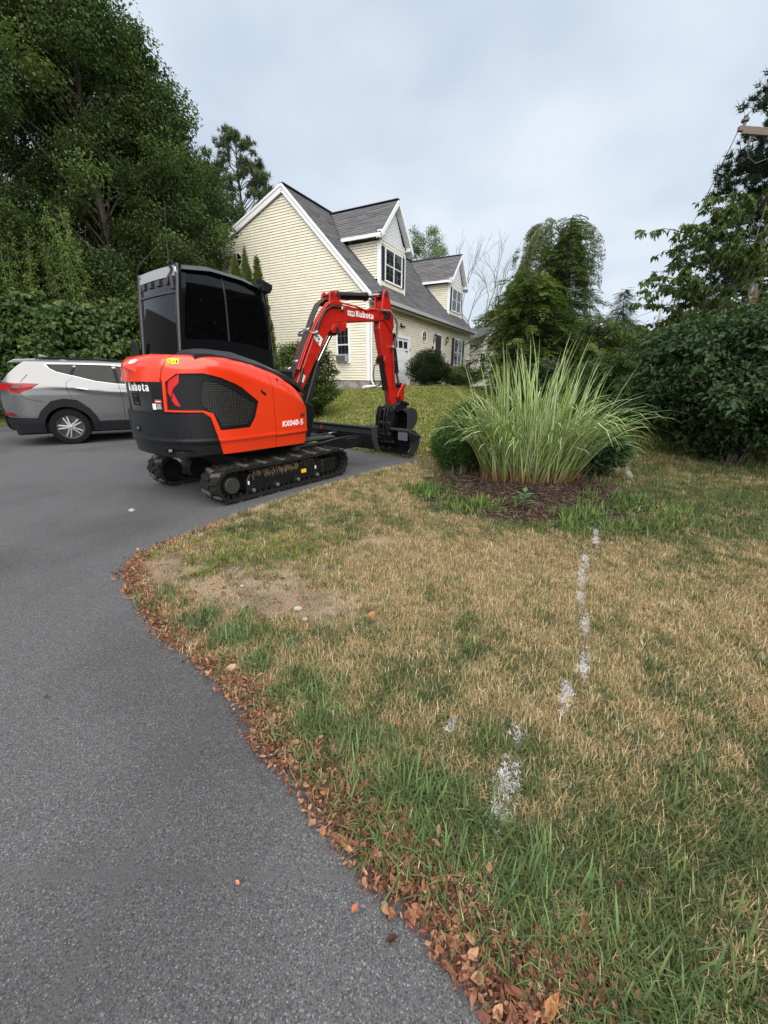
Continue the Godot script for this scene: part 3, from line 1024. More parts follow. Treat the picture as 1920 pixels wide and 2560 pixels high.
func make_house() -> void:
	rng.seed = 1234
	var sid := mat("siding", Color(0.79, 0.748, 0.62), 0.55, 0.0, 0.4)
	tri_tex(sid, tex(noise_image(256, 0.02, 4, 61, 0.93, 1.03)), 0.4)
	var sb := mat("siding_b", Color(0.775, 0.733, 0.61), 0.55, 0.0, 0.4)
	tri_tex(sb, sid.albedo_texture, 0.33)
	mat("white_trim", Color(0.78, 0.80, 0.83), 0.5)
	mat("muntin_grey", Color(0.16, 0.17, 0.185), 0.5)
	mat("grey_trim", Color(0.66, 0.68, 0.70), 0.55)
	mat("shutter", Color(0.018, 0.016, 0.02), 0.5)
	mat("roof_dark", Color(0.055, 0.055, 0.06), 0.9)
	var sh := mat("shingle", Color(0.150, 0.150, 0.160), 0.92, 0.0, 0.3)
	sh.vertex_color_use_as_albedo = true
	tri_tex(sh, tex(noise_image(256, 0.06, 4, 62, 0.55, 1.35)), 2.0)
	var gl := mat("window_glass", Color(0.012, 0.014, 0.016), 0.04, 0.0, 0.5)
	gl.albedo_color.a = 0.88
	gl.transparency = BaseMaterial3D.TRANSPARENCY_ALPHA
	var con := mat("concrete", Color(0.36, 0.34, 0.31), 0.9)
	tri_tex(con, tex(noise_image(256, 0.02, 5, 63, 0.55, 1.25)), 0.5)
	bump_tex(con, con.albedo_texture, 0.5)
	mat("door_brown", Color(0.02, 0.013, 0.011), 0.35)
	mat("dark_metal", Color(0.03, 0.03, 0.032), 0.4, 0.6)
	mat("soffit_tan", Color(0.55, 0.49, 0.34), 0.7)
	var h := thing("house", "cream clapboard cape house with two front dormers and grey shingle roof", "house", Vector3(-0.644, 0, -17.3), deg_to_rad(62.08))
	# foundation and wall cores
	var mb := MB.new()
	mb.box(at(Vector3(6.925, 0.85, -3.875)), Vector3(13.83, 0.92, 7.73), 0.01)
	part(h, "foundation", mb, con)
	mb = MB.new()
	var gb := Transform3D(Basis(Vector3(0, 0, -1), Vector3.UP, Vector3(1, 0, 0)), Vector3.ZERO)
	mb.prism(P2([0.0, 1.31, 7.75, 1.31, 7.75, 6.98, 3.93, 8.42, 0.0, 4.38]), gb, 0.0, 13.85)
	part(h, "wall_core", mb, sid)
	# gable clapboards
	var y := 1.31
	while y < 8.38:
		var y1 := minf(y + 0.1016, 8.40)
		var r := func(q: float) -> float: return maxf(0.10, 3.93 - (8.42 - q) / RK)
		var l := func(q: float) -> float: return minf(7.66, 3.93 + (8.42 - q) / 0.377)
		clap(h, Vector3(0, y, -r.call(y)), Vector3(0, y, -l.call(y)), Vector3(0, y1, -l.call(y1)), Vector3(0, y1, -r.call(y1)), Vector3.LEFT)
		y = y1
	# front clapboards, broken by garage door and front door
	y = 1.31
	while y < 4.38:
		var y1 := y + 0.1016
		var cuts := [[0.07, 13.77]]
		if y < 3.28: cuts = [[0.07, 1.26], [4.0, 13.77]]
		if y < 3.75:
			var last: Array = cuts.pop_back()
			cuts.append([last[0], 7.2])
			cuts.append([8.45, last[1]])
		for k in cuts:
			clap(h, Vector3(k[0], y, 0), Vector3(k[1], y, 0), Vector3(k[1], y1, 0), Vector3(k[0], y1, 0), Vector3.BACK)
		y = y1
	# corner boards
	for xx in [0.0, 13.85]:
		mb = MB.new()
		mb.box(at(Vector3(xx, 2.85, -0.045)), Vector3(0.045, 3.08, 0.13), 0.004)
		mb.box(at(Vector3(xx + (0.028 if xx < 1 else -0.028), 2.85, 0.012)), Vector3(0.085, 3.08, 0.028), 0.004)
		part(h, "corner_board", mb, M.white_trim)
	mb = MB.new()
	mb.box(at(Vector3(-0.01, 4.1, -7.70)), Vector3(0.045, 5.6, 0.12), 0.004)
	part(h, "corner_board", mb, M.white_trim)
	# rakes of the gable
	for s in [[-0.20, 4.51, 3.91, 8.73], [8.20, 7.115, 3.91, 8.73]]:
		var a := Vector3(-0.12, s[1], -s[0])
		var b := Vector3(-0.12, s[3], -s[2])
		var dn := Vector3(0, -0.16, 0)
		mb = MB.new()
		mb.bar(a + dn, b + dn, 0.03, 0.21, 0.004, Vector3.UP)
		part(h, "rake_board", mb, M.white_trim)
		mb = MB.new()
		mb.bar(a + Vector3(-0.025, -0.035, 0), b + Vector3(-0.025, -0.035, 0), 0.04, 0.09, 0.006, Vector3.UP)
		part(h, "rake_moulding", mb, M.white_trim)
		mb = MB.new()
		mb.bar(a + Vector3(0.07, -0.245, 0), b + Vector3(0.07, -0.245, 0), 0.13, 0.02, 0.0, Vector3.UP)
		part(h, "rake_soffit", mb, M.grey_trim)
	# return at the rear eave, with its gutter and spout
	mb = MB.new()
	mb.box(at(Vector3(-0.06, 6.98, -7.92)), Vector3(0.14, 0.2, 0.42), 0.006)
	mb.box(at(Vector3(6.9, 7.02, -8.2)), Vector3(14.1, 0.12, 0.12), 0.006)
	part(h, "eave_return", mb, M.white_trim)
	mb = MB.new()
	mb.tube([Vector3(0.02, 6.95, -8.2), Vector3(0.02, 6.8, -8.2), Vector3(0.0, 6.55, -7.84), Vector3(0.0, 1.2, -7.84)], 0.035, 8)
	part(h, "downspout", mb, M.white_trim)
	# main roof
	var big := MB.new()
	var nn := Vector3(0, 1, RK).normalized()
	var up := Vector3(0, RK, -1).normalized()
	mb = MB.new()
	mb.prism(P2([-0.40, 8.73 - RK * 4.31 - 0.02, 3.91, 8.73, 8.28, 7.085, 8.28, 7.03, 3.91, 8.66, -0.40, 8.73 - RK * 4.31 - 0.09]), gb, -0.14, 14.0)
	part(h, "roof_slab", mb, M.roof_dark)
	var sl := 4.31 * sqrt(1.0 + RK * RK)
	var made := 0
	for k in int(sl / 0.14):
		var p := Vector3(0, 8.73 - RK * 4.31 - 0.02, 0.40) + up * (0.14 * k) + nn * 0.002
		var spans := [[-0.15, 14.0]]
		if p.y > 5.2 and p.y < 6.85: spans = [[-0.15, 1.78], [4.21, 10.6], [13.1, 14.0]]
		elif p.y >= 6.85:
			var g := maxf(0.0, 1.58 - (p.y - 7.0))
			spans = [[-0.15, 3.0 - g], [3.0 + g, 11.85 - g], [11.85 + g, 14.0]]
		for s in spans:
			var split := minf(s[1], 2.2)
			if s[0] < split:
				shingle_row(h, big, Vector3(s[0], p.y, p.z), Vector3(split, p.y, p.z), up, nn, 0.14, true)
			if s[1] > maxf(s[0], 2.2):
				shingle_row(h, big, Vector3(maxf(s[0], 2.2), p.y, p.z), Vector3(s[1], p.y, p.z), up, nn, 0.14, false)
	var so := part(h, "shingles", big, sh)
	so.set_meta("kind", "stuff")
	mb = MB.new()
	mb.bar(Vector3(-0.15, 8.74, -3.91), Vector3(14.0, 8.74, -3.91), 0.22, 0.035, 0.01)
	part(h, "ridge_cap", mb, M.roof_dark)
	dormer(h, 1.78, 4.21, true, true, "front dormer nearest the gable, with scalloped gable shingles")
	dormer(h, 10.6, 13.1, false, false, "front dormer at the far end of the roof")
	# front eave
	trim(h, Vector3(-0.1, 4.33, 0.37), Vector3(14.0, 4.33, 0.37), 0.03, 0.16, "fascia")
	mb = MB.new()
	mb.box(at(Vector3(6.925, 4.245, 0.185)), Vector3(13.9, 0.02, 0.36))
	part(h, "soffit", mb, M.soffit_tan)
	mb = MB.new()
	mb.prism(P2([0.385, 4.29, 0.45, 4.29, 0.48, 4.36, 0.50, 4.41, 0.385, 4.41]), Transform3D(Basis(Vector3(0, 0, 1), Vector3.UP, Vector3(-1, 0, 0)), Vector3.ZERO), -14.05, 0.16, 0.004)
	part(h, "gutter", mb, M.white_trim)
	for xx in [0.12, 13.7]:
		mb = MB.new()
		mb.tube([Vector3(xx - 0.02, 4.32, 0.43), Vector3(xx - 0.02, 4.18, 0.43), Vector3(xx, 3.95, 0.06), Vector3(xx, 3.7, 0.05), Vector3(xx, 1.3, 0.05), Vector3(xx, 1.2, 0.12), Vector3(xx + 0.02, 1.12, 0.2)], 0.036, 8)
		part(h, "downspout", mb, M.white_trim)
	# gable window with its air conditioner
	var win := window(h, "window", "double hung gable window behind the boom", Vector3(0, 2.05, -0.93), Vector3(0, 0, -1), Vector3.LEFT, 0.58, 1.34, 1, 0.0, 0.05)
	var ac := Node3D.new()
	ac.name = "air_conditioner"
	win.add_child(ac)
	mb = MB.new()
	mb.box(at(Vector3(-0.13, 2.20, -1.22)), Vector3(0.26, 0.28, 0.5), 0.015)
	var body := part(win, "air_conditioner_case", mb, mat("ac_grey", Color(0.30, 0.31, 0.32), 0.6))
	ac.free()
	mb = MB.new()
	mb.box(at(Vector3(-0.264, 2.19, -1.22)), Vector3(0.006, 0.2, 0.43))
	part(win, "air_conditioner_grille", mb, mat("ac_dark", Color(0.06, 0.06, 0.06), 0.6))
	mb = MB.new()
	for k in 5:
		mb.box(at(Vector3(-0.269, 2.11 + k * 0.04, -1.22)), Vector3(0.004, 0.006, 0.43))
	part(win, "air_conditioner_fins", mb, M.ac_grey)
	# eight sided window high on the gable
	var ow := Node3D.new()
	ow.name = "octagon_window"
	h.add_child(ow, true)
	var oct := PackedVector2Array()
	var octi := PackedVector2Array()
	for k in 8:
		var a := TAU * (k + 0.5) / 8
		oct.append(Vector2(6.8 + cos(a) * 0.34, 6.42 + sin(a) * 0.34))
		octi.append(Vector2(6.8 + cos(a) * 0.27, 6.42 + sin(a) * 0.27))
	mb = MB.new()
	mb.prism(oct, gb, -0.035, 0.0, 0.006)
	part(ow, "window_casing", mb, M.white_trim)
	mb = MB.new()
	mb.prism(octi, gb, -0.045, -0.036)
	part(ow, "pane", mb, M.window_glass)
	mb = MB.new()
	mb.box(at(Vector3(-0.05, 6.42, -6.8)), Vector3(0.012, 0.5, 0.018))
	mb.box(at(Vector3(-0.05, 6.42, -6.8)), Vector3(0.0125, 0.018, 0.5))
	part(ow, "muntin", mb, M.white_trim)
	# garage door: recessed, four sections of panels, a row of lights on top
	var gd := Node3D.new()
	gd.name = "garage_door"
	h.add_child(gd, true)
	mb = MB.new()
	mb.box(at(Vector3(2.62, 2.1, -0.06)), Vector3(2.5, 2.2, 0.14))
	part(gd, "opening", mb, M.shutter)
	for j in 4:
		mb = MB.new()
		mb.box(at(Vector3(2.62, 1.36 + j * 0.515, 0.016)), Vector3(2.16, 0.508, 0.02), 0.004)
		var sec := part(gd, "door_section", mb, M.white_trim)
		for i in 4:
			mb = MB.new()
			var cx := 1.54 + 0.27 + i * 0.54
			if j == 3:
				mb.box(at(Vector3(cx, 2.9, 0.029)), Vector3(0.40, 0.30, 0.008), 0.003)
				part(sec, "pane", mb, M.window_glass)
			else:
				mb.box(at(Vector3(cx, 1.36 + j * 0.515, 0.030)), Vector3(0.44, 0.36, 0.012), 0.006)
				part(sec, "panel", mb, M.white_trim)
	for k in [[3.55, 2.62], [3.55, 1.62], [1.75, 2.62], [1.75, 1.62]]:
		mb = MB.new()
		mb.box(at(Vector3(k[0], k[1], 0.04)), Vector3(0.25, 0.05, 0.012), 0.003)
		part(gd, "strap_hinge", mb, M.dark_metal)
	trim(gd, Vector3(1.40, 1.05, 0.03), Vector3(1.40, 3.30, 0.03), 0.2, 0.07, "jamb", null, Vector3.BACK)
	trim(gd, Vector3(3.84, 1.05, 0.03), Vector3(3.84, 3.30, 0.03), 0.24, 0.07, "jamb", null, Vector3.BACK)
	trim(gd, Vector3(1.28, 3.24, 0.032), Vector3(3.98, 3.24, 0.032), 0.06, 0.16, "header")
	mb = MB.new()
	mb.box(at(Vector3(3.86, 2.72, 0.075)), Vector3(0.09, 0.14, 0.03), 0.006)
	part(gd, "keypad", mb, M.ac_grey)
	# round window
	var rw := Node3D.new()
	rw.name = "round_window"
	h.add_child(rw, true)
	var rt := Transform3D(Basis(Vector3.RIGHT, PI / 2), Vector3(5.69, 3.47, 0.0))
	mb = MB.new()
	mb.lathe(rt, [Vector2(0.25, 0.0), Vector2(0.25, 0.05), Vector2(0.30, 0.055), Vector2(0.33, 0.0)], 28)
	part(rw, "window_casing", mb, M.white_trim)
	mb = MB.new()
	mb.lathe(rt, [Vector2(0.0, 0.03), Vector2(0.26, 0.03)], 28)
	part(rw, "pane", mb, M.window_glass)
	mb = MB.new()
	mb.box(at(Vector3(5.69, 3.47, 0.036)), Vector3(0.016, 0.5, 0.01))
	mb.box(at(Vector3(5.69, 3.47, 0.0362)), Vector3(0.5, 0.016, 0.01))
	part(rw, "muntin", mb, M.white_trim)
	# front door
	var fd := Node3D.new()
	fd.name = "front_door"
	h.add_child(fd, true)
	mb = MB.new()
	mb.box(at(Vector3(7.82, 2.63, -0.02)), Vector3(0.96, 2.14, 0.06), 0.006)
	var leaf := part(fd, "door_leaf", mb, M.door_brown)
	for k in [[7.62, 2.1], [8.02, 2.1], [7.62, 3.1], [8.02, 3.1]]:
		mb = MB.new()
		mb.box(at(Vector3(k[0], k[1], 0.012)), Vector3(0.28, 0.75 if k[1] < 3 else 0.7, 0.012), 0.005)
		part(leaf, "panel", mb, M.door_brown)
	mb = MB.new()
	mb.lathe(Transform3D(Basis(Vector3.RIGHT, PI / 2), Vector3(8.2, 2.6, 0.02)), [Vector2(0.0, 0.07), Vector2(0.03, 0.06), Vector2(0.03, 0.03), Vector2(0.015, 0.0)], 12)
	part(leaf, "door_knob", mb, M.dark_metal)
	trim(fd, Vector3(7.27, 1.55, 0.01), Vector3(7.27, 3.78, 0.01), 0.12, 0.06, "jamb", null, Vector3.BACK)
	trim(fd, Vector3(8.37, 1.55, 0.01), Vector3(8.37, 3.78, 0.01), 0.12, 0.06, "jamb", null, Vector3.BACK)
	trim(fd, Vector3(7.21, 3.75, 0.012), Vector3(8.43, 3.75, 0.012), 0.06, 0.10, "header")
	# lanterns, flood lamp, plaque
	for xx in [7.05, 8.95]:
		var ln := Node3D.new()
		ln.name = "wall_lantern"
		h.add_child(ln, true)
		mb = MB.new()
		mb.lathe(at(Vector3(xx, 3.42, 0.14)), [Vector2(0.0, -0.06), Vector2(0.05, -0.02), Vector2(0.06, 0.0), Vector2(0.02, 0.0)], 6)
		mb.lathe(at(Vector3(xx, 3.62, 0.14)), [Vector2(0.02, 0.0), Vector2(0.10, 0.0), Vector2(0.03, 0.10), Vector2(0.0, 0.14)], 6)
		for k in 6:
			var a := TAU * k / 6
			mb.bar(Vector3(xx + cos(a) * 0.055, 3.42, 0.14 + sin(a) * 0.055), Vector3(xx + cos(a) * 0.085, 3.62, 0.14 + sin(a) * 0.085), 0.012, 0.012)
		mb.tube([Vector3(xx, 3.3, 0.02), Vector3(xx, 3.34, 0.1), Vector3(xx, 3.38, 0.14)], 0.012, 6)
		mb.box(at(Vector3(xx, 3.34, 0.025)), Vector3(0.09, 0.2, 0.02), 0.005)
		part(ln, "lantern_frame", mb, M.dark_metal)
	mb = MB.new()
	mb.box(at(Vector3(2.9, 3.74, 0.03)), Vector3(0.12, 0.12, 0.04), 0.01)
	for s in [-1.0, 1.0]:
		mb.lathe(Transform3D(Basis(Vector3.RIGHT, 2.2).rotated(Vector3.UP, s * 0.7), Vector3(2.9 + s * 0.1, 3.7, 0.06)), [Vector2(0.0, 0.0), Vector2(0.03, 0.0), Vector2(0.06, 0.14), Vector2(0.0, 0.13)], 10)
	part(h, "flood_lamp", mb, M.dark_metal)
	mb = MB.new()
	mb.box(at(Vector3(6.95, 3.02, 0.03)), Vector3(0.24, 0.14, 0.02), 0.004)
	part(h, "number_plaque", mb, M.dark_metal)
	window(h, "window", "shuttered front window beyond the front door", Vector3(10.53, 2.22, 0), Vector3.RIGHT, Vector3.BACK, 1.52, 1.5, 2, 0.38, 0.06)
	# steps and railing at the front door
	for k in 3:
		mb = MB.new()
		mb.box(at(Vector3(7.9, 1.45 - k * 0.17, 0.55 + k * 0.28)), Vector3(1.6, 0.17, 1.1 - 0.0), 0.01)
		part(h, "step", mb, con)
	var rail := MB.new()
	for xx in [8.65, 10.05]:
		rail.bar(Vector3(xx, 1.2, 0.35), Vector3(xx, 2.45, 0.35), 0.03, 0.03)
		rail.bar(Vector3(xx, 1.2, 1.25), Vector3(xx, 2.45, 1.25), 0.03, 0.03)
	rail.bar(Vector3(8.65, 2.45, 1.25), Vector3(10.05, 2.45, 1.25), 0.035, 0.03)
	rail.bar(Vector3(8.65, 1.65, 1.25), Vector3(10.05, 1.65, 1.25), 0.03, 0.025)
	for k in 11:
		rail.bar(Vector3(8.72 + k * 0.128, 1.65, 1.25), Vector3(8.72 + k * 0.128, 2.45, 1.25), 0.014, 0.014)
	part(h, "railing", rail, M.dark_metal)
	# low wing beyond the far corner
	var wg := thing("house_wing", "low cream clapboard wing with a white window beyond the house", "house", Vector3(-0.644, 0, -17.3), deg_to_rad(62.08))
	mb = MB.new()
	var gx := Transform3D(Basis(Vector3(1, 0, 0), Vector3.UP, Vector3(0, 0, 1)), Vector3.ZERO)
	mb.prism(P2([14.6, 0.9, 20.6, 0.9, 20.6, 3.7, 17.6, 5.0, 14.6, 3.7]), gx, -6.0, 0.3)
	part(wg, "wall_core", mb, sid)
	y = 1.2
	while y < 4.9:
		var y1 := y + 0.1016
		var hw := func(q: float) -> float: return minf(3.0, (5.0 - q) / 0.433)
		if hw.call(y1) < 0.05: break
		clap(wg, Vector3(17.6 - hw.call(y), y, 0.3), Vector3(17.6 + hw.call(y), y, 0.3), Vector3(17.6 + hw.call(y1), y1, 0.3), Vector3(17.6 - hw.call(y1), y1, 0.3), Vector3.BACK)
		y = y1
	for s in [-1.0, 1.0]:
		mb = MB.new()
		mb.bar(Vector3(17.6 + s * 3.3, 3.62, -2.8), Vector3(17.6, 5.06, -2.8), 7.0, 0.07, 0.0, Vector3.UP)
		part(wg, "roof_slab", mb, M.roof_dark)
		mb = MB.new()
		mb.bar(Vector3(17.6 + s * 3.3, 3.55, 0.72), Vector3(17.6, 4.98, 0.72), 0.03, 0.2, 0.004, Vector3.UP)
		part(wg, "rake_board", mb, M.white_trim)
	window(wg, "window", "", Vector3(15.6, 1.9, 0.3), Vector3.RIGHT, Vector3.BACK, 1.3, 1.3, 2, 0.0, 0.1)
	# drain pieces lying at the corner
	mb = MB.new()
	mb.tube([Vector3(-0.75, 1.06, 0.15), Vector3(-0.25, 1.10, 0.32), Vector3(0.12, 1.12, 0.3)], 0.05, 8)
	mb.bar(Vector3(-0.1, 1.08, 0.5), Vector3(0.5, 1.10, 0.55), 0.14, 0.03, 0.005)
	var dr := part(self, "drain_extension", mb, M.white_trim)
	dr.position = Vector3(-0.644, 0.0, -17.3)
	dr.rotation.y = deg_to_rad(62.08)
	tag(dr, "white plastic drain pipe pieces lying below the house corner downspout", "drain pipe")

# ------------------------------------------------------------------ excavator
# Axes of the machine: x to its right, y up, -z ahead.  (f, y, s) -> Vector3(s, y, -f)
var plan_p := []
var plan_n := []
var plan_u := []

func E3(f: float, y: float, s: float) -> Vector3:
	return Vector3(s, y, -f)

func make_plan() -> void:
	var k := [Vector2(0.50, 0.66), Vector2(0.44, 0.73), Vector2(0.2, 0.76), Vector2(-0.2, 0.77), Vector2(-0.6, 0.765), Vector2(-0.82, 0.73), Vector2(-1.0, 0.65), Vector2(-1.13, 0.53), Vector2(-1.22, 0.37), Vector2(-1.27, 0.19), Vector2(-1.29, 0.0), Vector2(-1.285, -0.19), Vector2(-1.255, -0.38), Vector2(-1.18, -0.56), Vector2(-1.06, -0.70), Vector2(-0.88, -0.80), Vector2(-0.6, -0.84), Vector2(0.2, -0.84)]
	var u := 0.0
	for i in k.size() - 1:
		var a: Vector2 = k[maxi(i - 1, 0)]
		var d: Vector2 = k[mini(i + 2, k.size() - 1)]
		var l: float = (k[i + 1] - k[i]).length()
		for j in 8:
			var t := j / 8.0
			plan_p.append((k[i] as Vector2).cubic_interpolate(k[i + 1], a, d, t))
			plan_u.append(u + l * t)
		u += l
	plan_p.append(k[-1])
	plan_u.append(u)
	for i in plan_p.size():
		var e: Vector2 = (plan_p[mini(i + 1, plan_p.size() - 1)] - plan_p[maxi(i - 1, 0)]).normalized()
		plan_n.append(Vector2(e.y, -e.x))  # (f, s), outward

func slut(x: float, t: Array) -> float:
	return (lut(x - 0.08, t) + lut(x - 0.04, t) + lut(x, t) * 2.0 + lut(x + 0.04, t) + lut(x + 0.08, t)) / 6.0

func lut(x: float, t: Array) -> float:
	if x <= t[0][0]: return t[0][1]
	for i in t.size() - 1:
		if x <= t[i + 1][0]:
			return lerpf(t[i][1], t[i + 1][1], (x - t[i][0]) / (t[i + 1][0] - t[i][0]))
	return t[-1][1]

const YTOP := [[0.0, 1.06], [0.09, 1.2], [0.205, 1.301], [0.46, 1.45], [0.829, 1.559], [1.153, 1.606], [1.423, 1.622], [2.05, 1.634], [2.48, 1.62], [4.2, 1.6]]
const YCR := [[0.0, 0.98], [0.1, 1.05], [0.3, 1.17], [0.59, 1.275], [0.852, 1.366], [1.169, 1.475], [1.436, 1.523], [1.663, 1.513], [1.9, 1.5], [4.2, 1.5]]

func skin(p: Vector2, off: float) -> Vector3:
	var u := clampf(p.x, plan_u[0], plan_u[-1] - 0.0001)
	var lo := 0
	var hi := plan_u.size() - 1
	while hi - lo > 1:
		var m := (lo + hi) / 2
		if plan_u[m] <= u: lo = m
		else: hi = m
	var t: float = (u - plan_u[lo]) / (plan_u[hi] - plan_u[lo])
	var q: Vector2 = plan_p[lo].lerp(plan_p[hi], t)
	var nn: Vector2 = plan_n[lo].lerp(plan_n[hi], t).normalized()
	var y := p.y
	var yc := slut(u, YCR)
	var yt := slut(u, YTOP)
	var inset := 0.0
	var e := y - yc
	inset += 0.42 * (e if e > 0.03 else (pow(e + 0.03, 2.0) / 0.12 if e > -0.03 else 0.0))
	var r := clampf((y - (yt - 0.07)) / 0.07, 0.0, 1.0)
	inset += 0.06 * (1.0 - sqrt(maxf(0.0, 1.0 - r * r * 0.98)))
	inset += 0.016 * smoothstep(0.715, 0.69, y) - 0.006 * exp(-pow((y - 0.725) / 0.015, 2.0))
	if y < 0.71: inset += (0.71 - y) * 0.10
	q += nn * (off - inset)
	return E3(q.x, y, q.y)

func bow(parent: Node, called: String, poly: Array, off: float, thick: float, m: Material, holes := [], label := "", cell := Vector2(0.03, 0.03)) -> MeshInstance3D:
	var mb := MB.new()
	var hs := []
	for h in holes: hs.append(P2(h))
	mb.wrap(P2(poly), cell, skin, off, thick, hs)
	return part(parent, called, mb, m, label)

func cylinder(parent: Node, called: String, a: Vector3, b: Vector3, c: Vector3, r: float, rr: float, rot := 0.0) -> void:
	# barrel a-b, chrome rod b-c, eyes at both ends
	var n := Node3D.new()
	n.name = called
	n.rotation.y = rot
	parent.add_child(n, true)
	var d := (b - a).normalized()
	var mb := MB.new()
	mb.tube([a, a + d * 0.02, b - d * 0.05, b - d * 0.05, b], [r * 0.9, r, r, r * 1.12, r * 1.12], 16)
	part(n, "barrel", mb, M.black_paint)
	mb = MB.new()
	mb.tube([b, c], rr, 12)
	part(n, "rod", mb, M.chrome)
	mb = MB.new()
	for e in [a, c]:
		mb.tube([e - Vector3(r * 1.1, 0, 0), e + Vector3(r * 1.1, 0, 0)], r * 1.0, 14)
	part(n, "eye", mb, M.black_paint)
	mb = MB.new()
	var side := Vector3(r * 1.15, 0, 0)
	mb.tube([a + d * 0.06 + side, b - d * 0.08 + side], 0.010, 6)
	part(n, "oil_pipe", mb, M.black_paint)

func text_on(parent: Node, s: String, size: float, depth: float, m: Material, t: Transform3D, called := "lettering") -> void:
	var tm := TextMesh.new()
	var f := SystemFont.new()
	f.font_names = PackedStringArray(["Droid Sans"])
	f.font_weight = 700
	tm.font = f
	tm.text = s
	tm.font_size = 64
	tm.pixel_size = size / 64.0
	tm.depth = depth
	var o := part(parent, called, tm, m)
	o.transform = t

func track(ex: Node3D, sx: float, rot: float) -> void:
	# rubber track: belt loop, lugs, frame, sprocket, idler and rollers
	var n := Node3D.new()
	n.name = "track"
	n.rotation.y = rot
	ex.add_child(n, true)
	var R := 0.195
	var f0 := -0.81
	var f1 := 0.955
	var cy := 0.215
	var path := []
	for i in 15: # rear half circle, from the top to the bottom
		var a := PI / 2 + PI * i / 14
		path.append(Vector2(f0 + cos(a) * R, cy + sin(a) * R))
	for i in range(1, 12):
		path.append(Vector2(lerpf(f0, f1, i / 12.0), cy - R))
	for i in 15:
		var a := -PI / 2 + PI * i / 14
		path.append(Vector2(f1 + cos(a) * R, cy + sin(a) * R))
	for i in range(1, 12):
		var t := i / 12.0
		path.append(Vector2(lerpf(f1, f0, t), cy + R - 0.012 * sin(PI * t)))
	var cnt := path.size()
	var mb := MB.new()
	var hw := 0.175
	for i in cnt:
		var a: Vector2 = path[i]
		var b: Vector2 = path[(i + 1) % cnt]
		var pa: Vector2 = path[(i + cnt - 1) % cnt]
		var nb: Vector2 = path[(i + 2) % cnt]
		var na := Vector2((b - pa).y, -(b - pa).x).normalized() * -1.0
		var nbn := Vector2((nb - a).y, -(nb - a).x).normalized() * -1.0
		if na.dot(a - Vector2(clampf(a.x, f0, f1), cy)) < 0: na = -na
		if nbn.dot(b - Vector2(clampf(b.x, f0, f1), cy)) < 0: nbn = -nbn
		for e in [[0.0, 1.0], [-0.032, -1.0]]:
			var A: Vector2 = a + na * e[0]
			var B: Vector2 = b + nbn * e[0]
			var nA: Vector3 = E3(na.x, na.y, 0) * e[1]
			var nB: Vector3 = E3(nbn.x, nbn.y, 0) * e[1]
			mb.tri(E3(A.x, A.y, sx - hw), E3(A.x, A.y, sx + hw), E3(B.x, B.y, sx + hw), nA, nA, nB)
			mb.tri(E3(A.x, A.y, sx - hw), E3(B.x, B.y, sx + hw), E3(B.x, B.y, sx - hw), nA, nB, nB)
		for s in [-1.0, 1.0]:
			var Ai := a - na * 0.032
			var Bi := b - nbn * 0.032
			mb.face([E3(a.x, a.y, sx + s * hw), E3(b.x, b.y, sx + s * hw), E3(Bi.x, Bi.y, sx + s * hw), E3(Ai.x, Ai.y, sx + s * hw)], Vector3(s, 0, 0))
	part(n, "track_belt", mb, M.rubber)
	# lugs, evenly along the loop, two staggered rows
	var lug := MB.new()
	lug.prism(P2([-0.028, 0.0, 0.028, 0.0, 0.021, 0.018, -0.021, 0.018]), Transform3D(Basis(Vector3(0, 0, -1), Vector3.UP, Vector3(1, 0, 0)), Vector3.ZERO), -0.085, 0.085, 0.005)
	var lm := lug.mesh()
	var tooth := MB.new()
	tooth.prism(P2([-0.02, 0.0, 0.02, 0.0, 0.010, -0.045, -0.010, -0.045]), Transform3D(Basis(Vector3(0, 0, -1), Vector3.UP, Vector3(1, 0, 0)), Vector3.ZERO), -0.02, 0.02, 0.004)
	var tm := tooth.mesh()
	var tot := 0.0
	for i in cnt: tot += (path[(i + 1) % cnt] - path[i]).length()
	var step := tot / 52.0
	var acc := 0.0
	var nextat := 0.0
	var row := 0
	for i in cnt:
		var a: Vector2 = path[i]
		var b: Vector2 = path[(i + 1) % cnt]
		var l := (b - a).length()
		while nextat < acc + l - 1e-5:
			var p := a.lerp(b, (nextat - acc) / l)
			var out := p - Vector2(clampf(p.x, f0, f1), cy)
			out = out.normalized()
			var tan := Vector2(out.y, -out.x)
			for s in [-1.0, 1.0]:
				var pp: Vector2 = p + tan * step * (0.25 * s)
				var bs := Basis(Vector3(1, 0, 0), E3(out.x, out.y, 0), Vector3(1, 0, 0).cross(E3(out.x, out.y, 0)))
				bs = bs.rotated(E3(out.x, out.y, 0), s * 0.22)
				var o := part(n, "tread_lug", lm, M.rubber if (row + int(s)) % 3 else M.rubber_dusty)
				o.transform = Transform3D(bs, E3(pp.x, pp.y, sx + s * 0.088))
			if row % 1 == 0:
				var q := p - out * 0.031
				var o2 := part(n, "guide_lug", tm, M.rubber)
				o2.transform = Transform3D(Basis(Vector3(1, 0, 0), E3(out.x, out.y, 0), Vector3(1, 0, 0).cross(E3(out.x, out.y, 0))), E3(q.x, q.y, sx + signf(sx) * 0.11))
			row += 1
			nextat += step
		acc += l
	# frame and wheels, on the outer face
	var so := signf(sx)
	mb = MB.new()
	mb.prism(P2([-0.60, 0.095, -0.52, 0.075, 0.62, 0.085, 0.64, 0.10, 0.64, 0.31, 0.5, 0.335, -0.42, 0.335, -0.55, 0.30, -0.60, 0.22]), Transform3D(Basis(Vector3(0, 0, -1), Vector3.UP, Vector3(1, 0, 0)), Vector3.ZERO), sx - 0.13, sx + 0.13, 0.012)
	part(n, "track_frame", mb, M.black_paint)
	mb = MB.new()
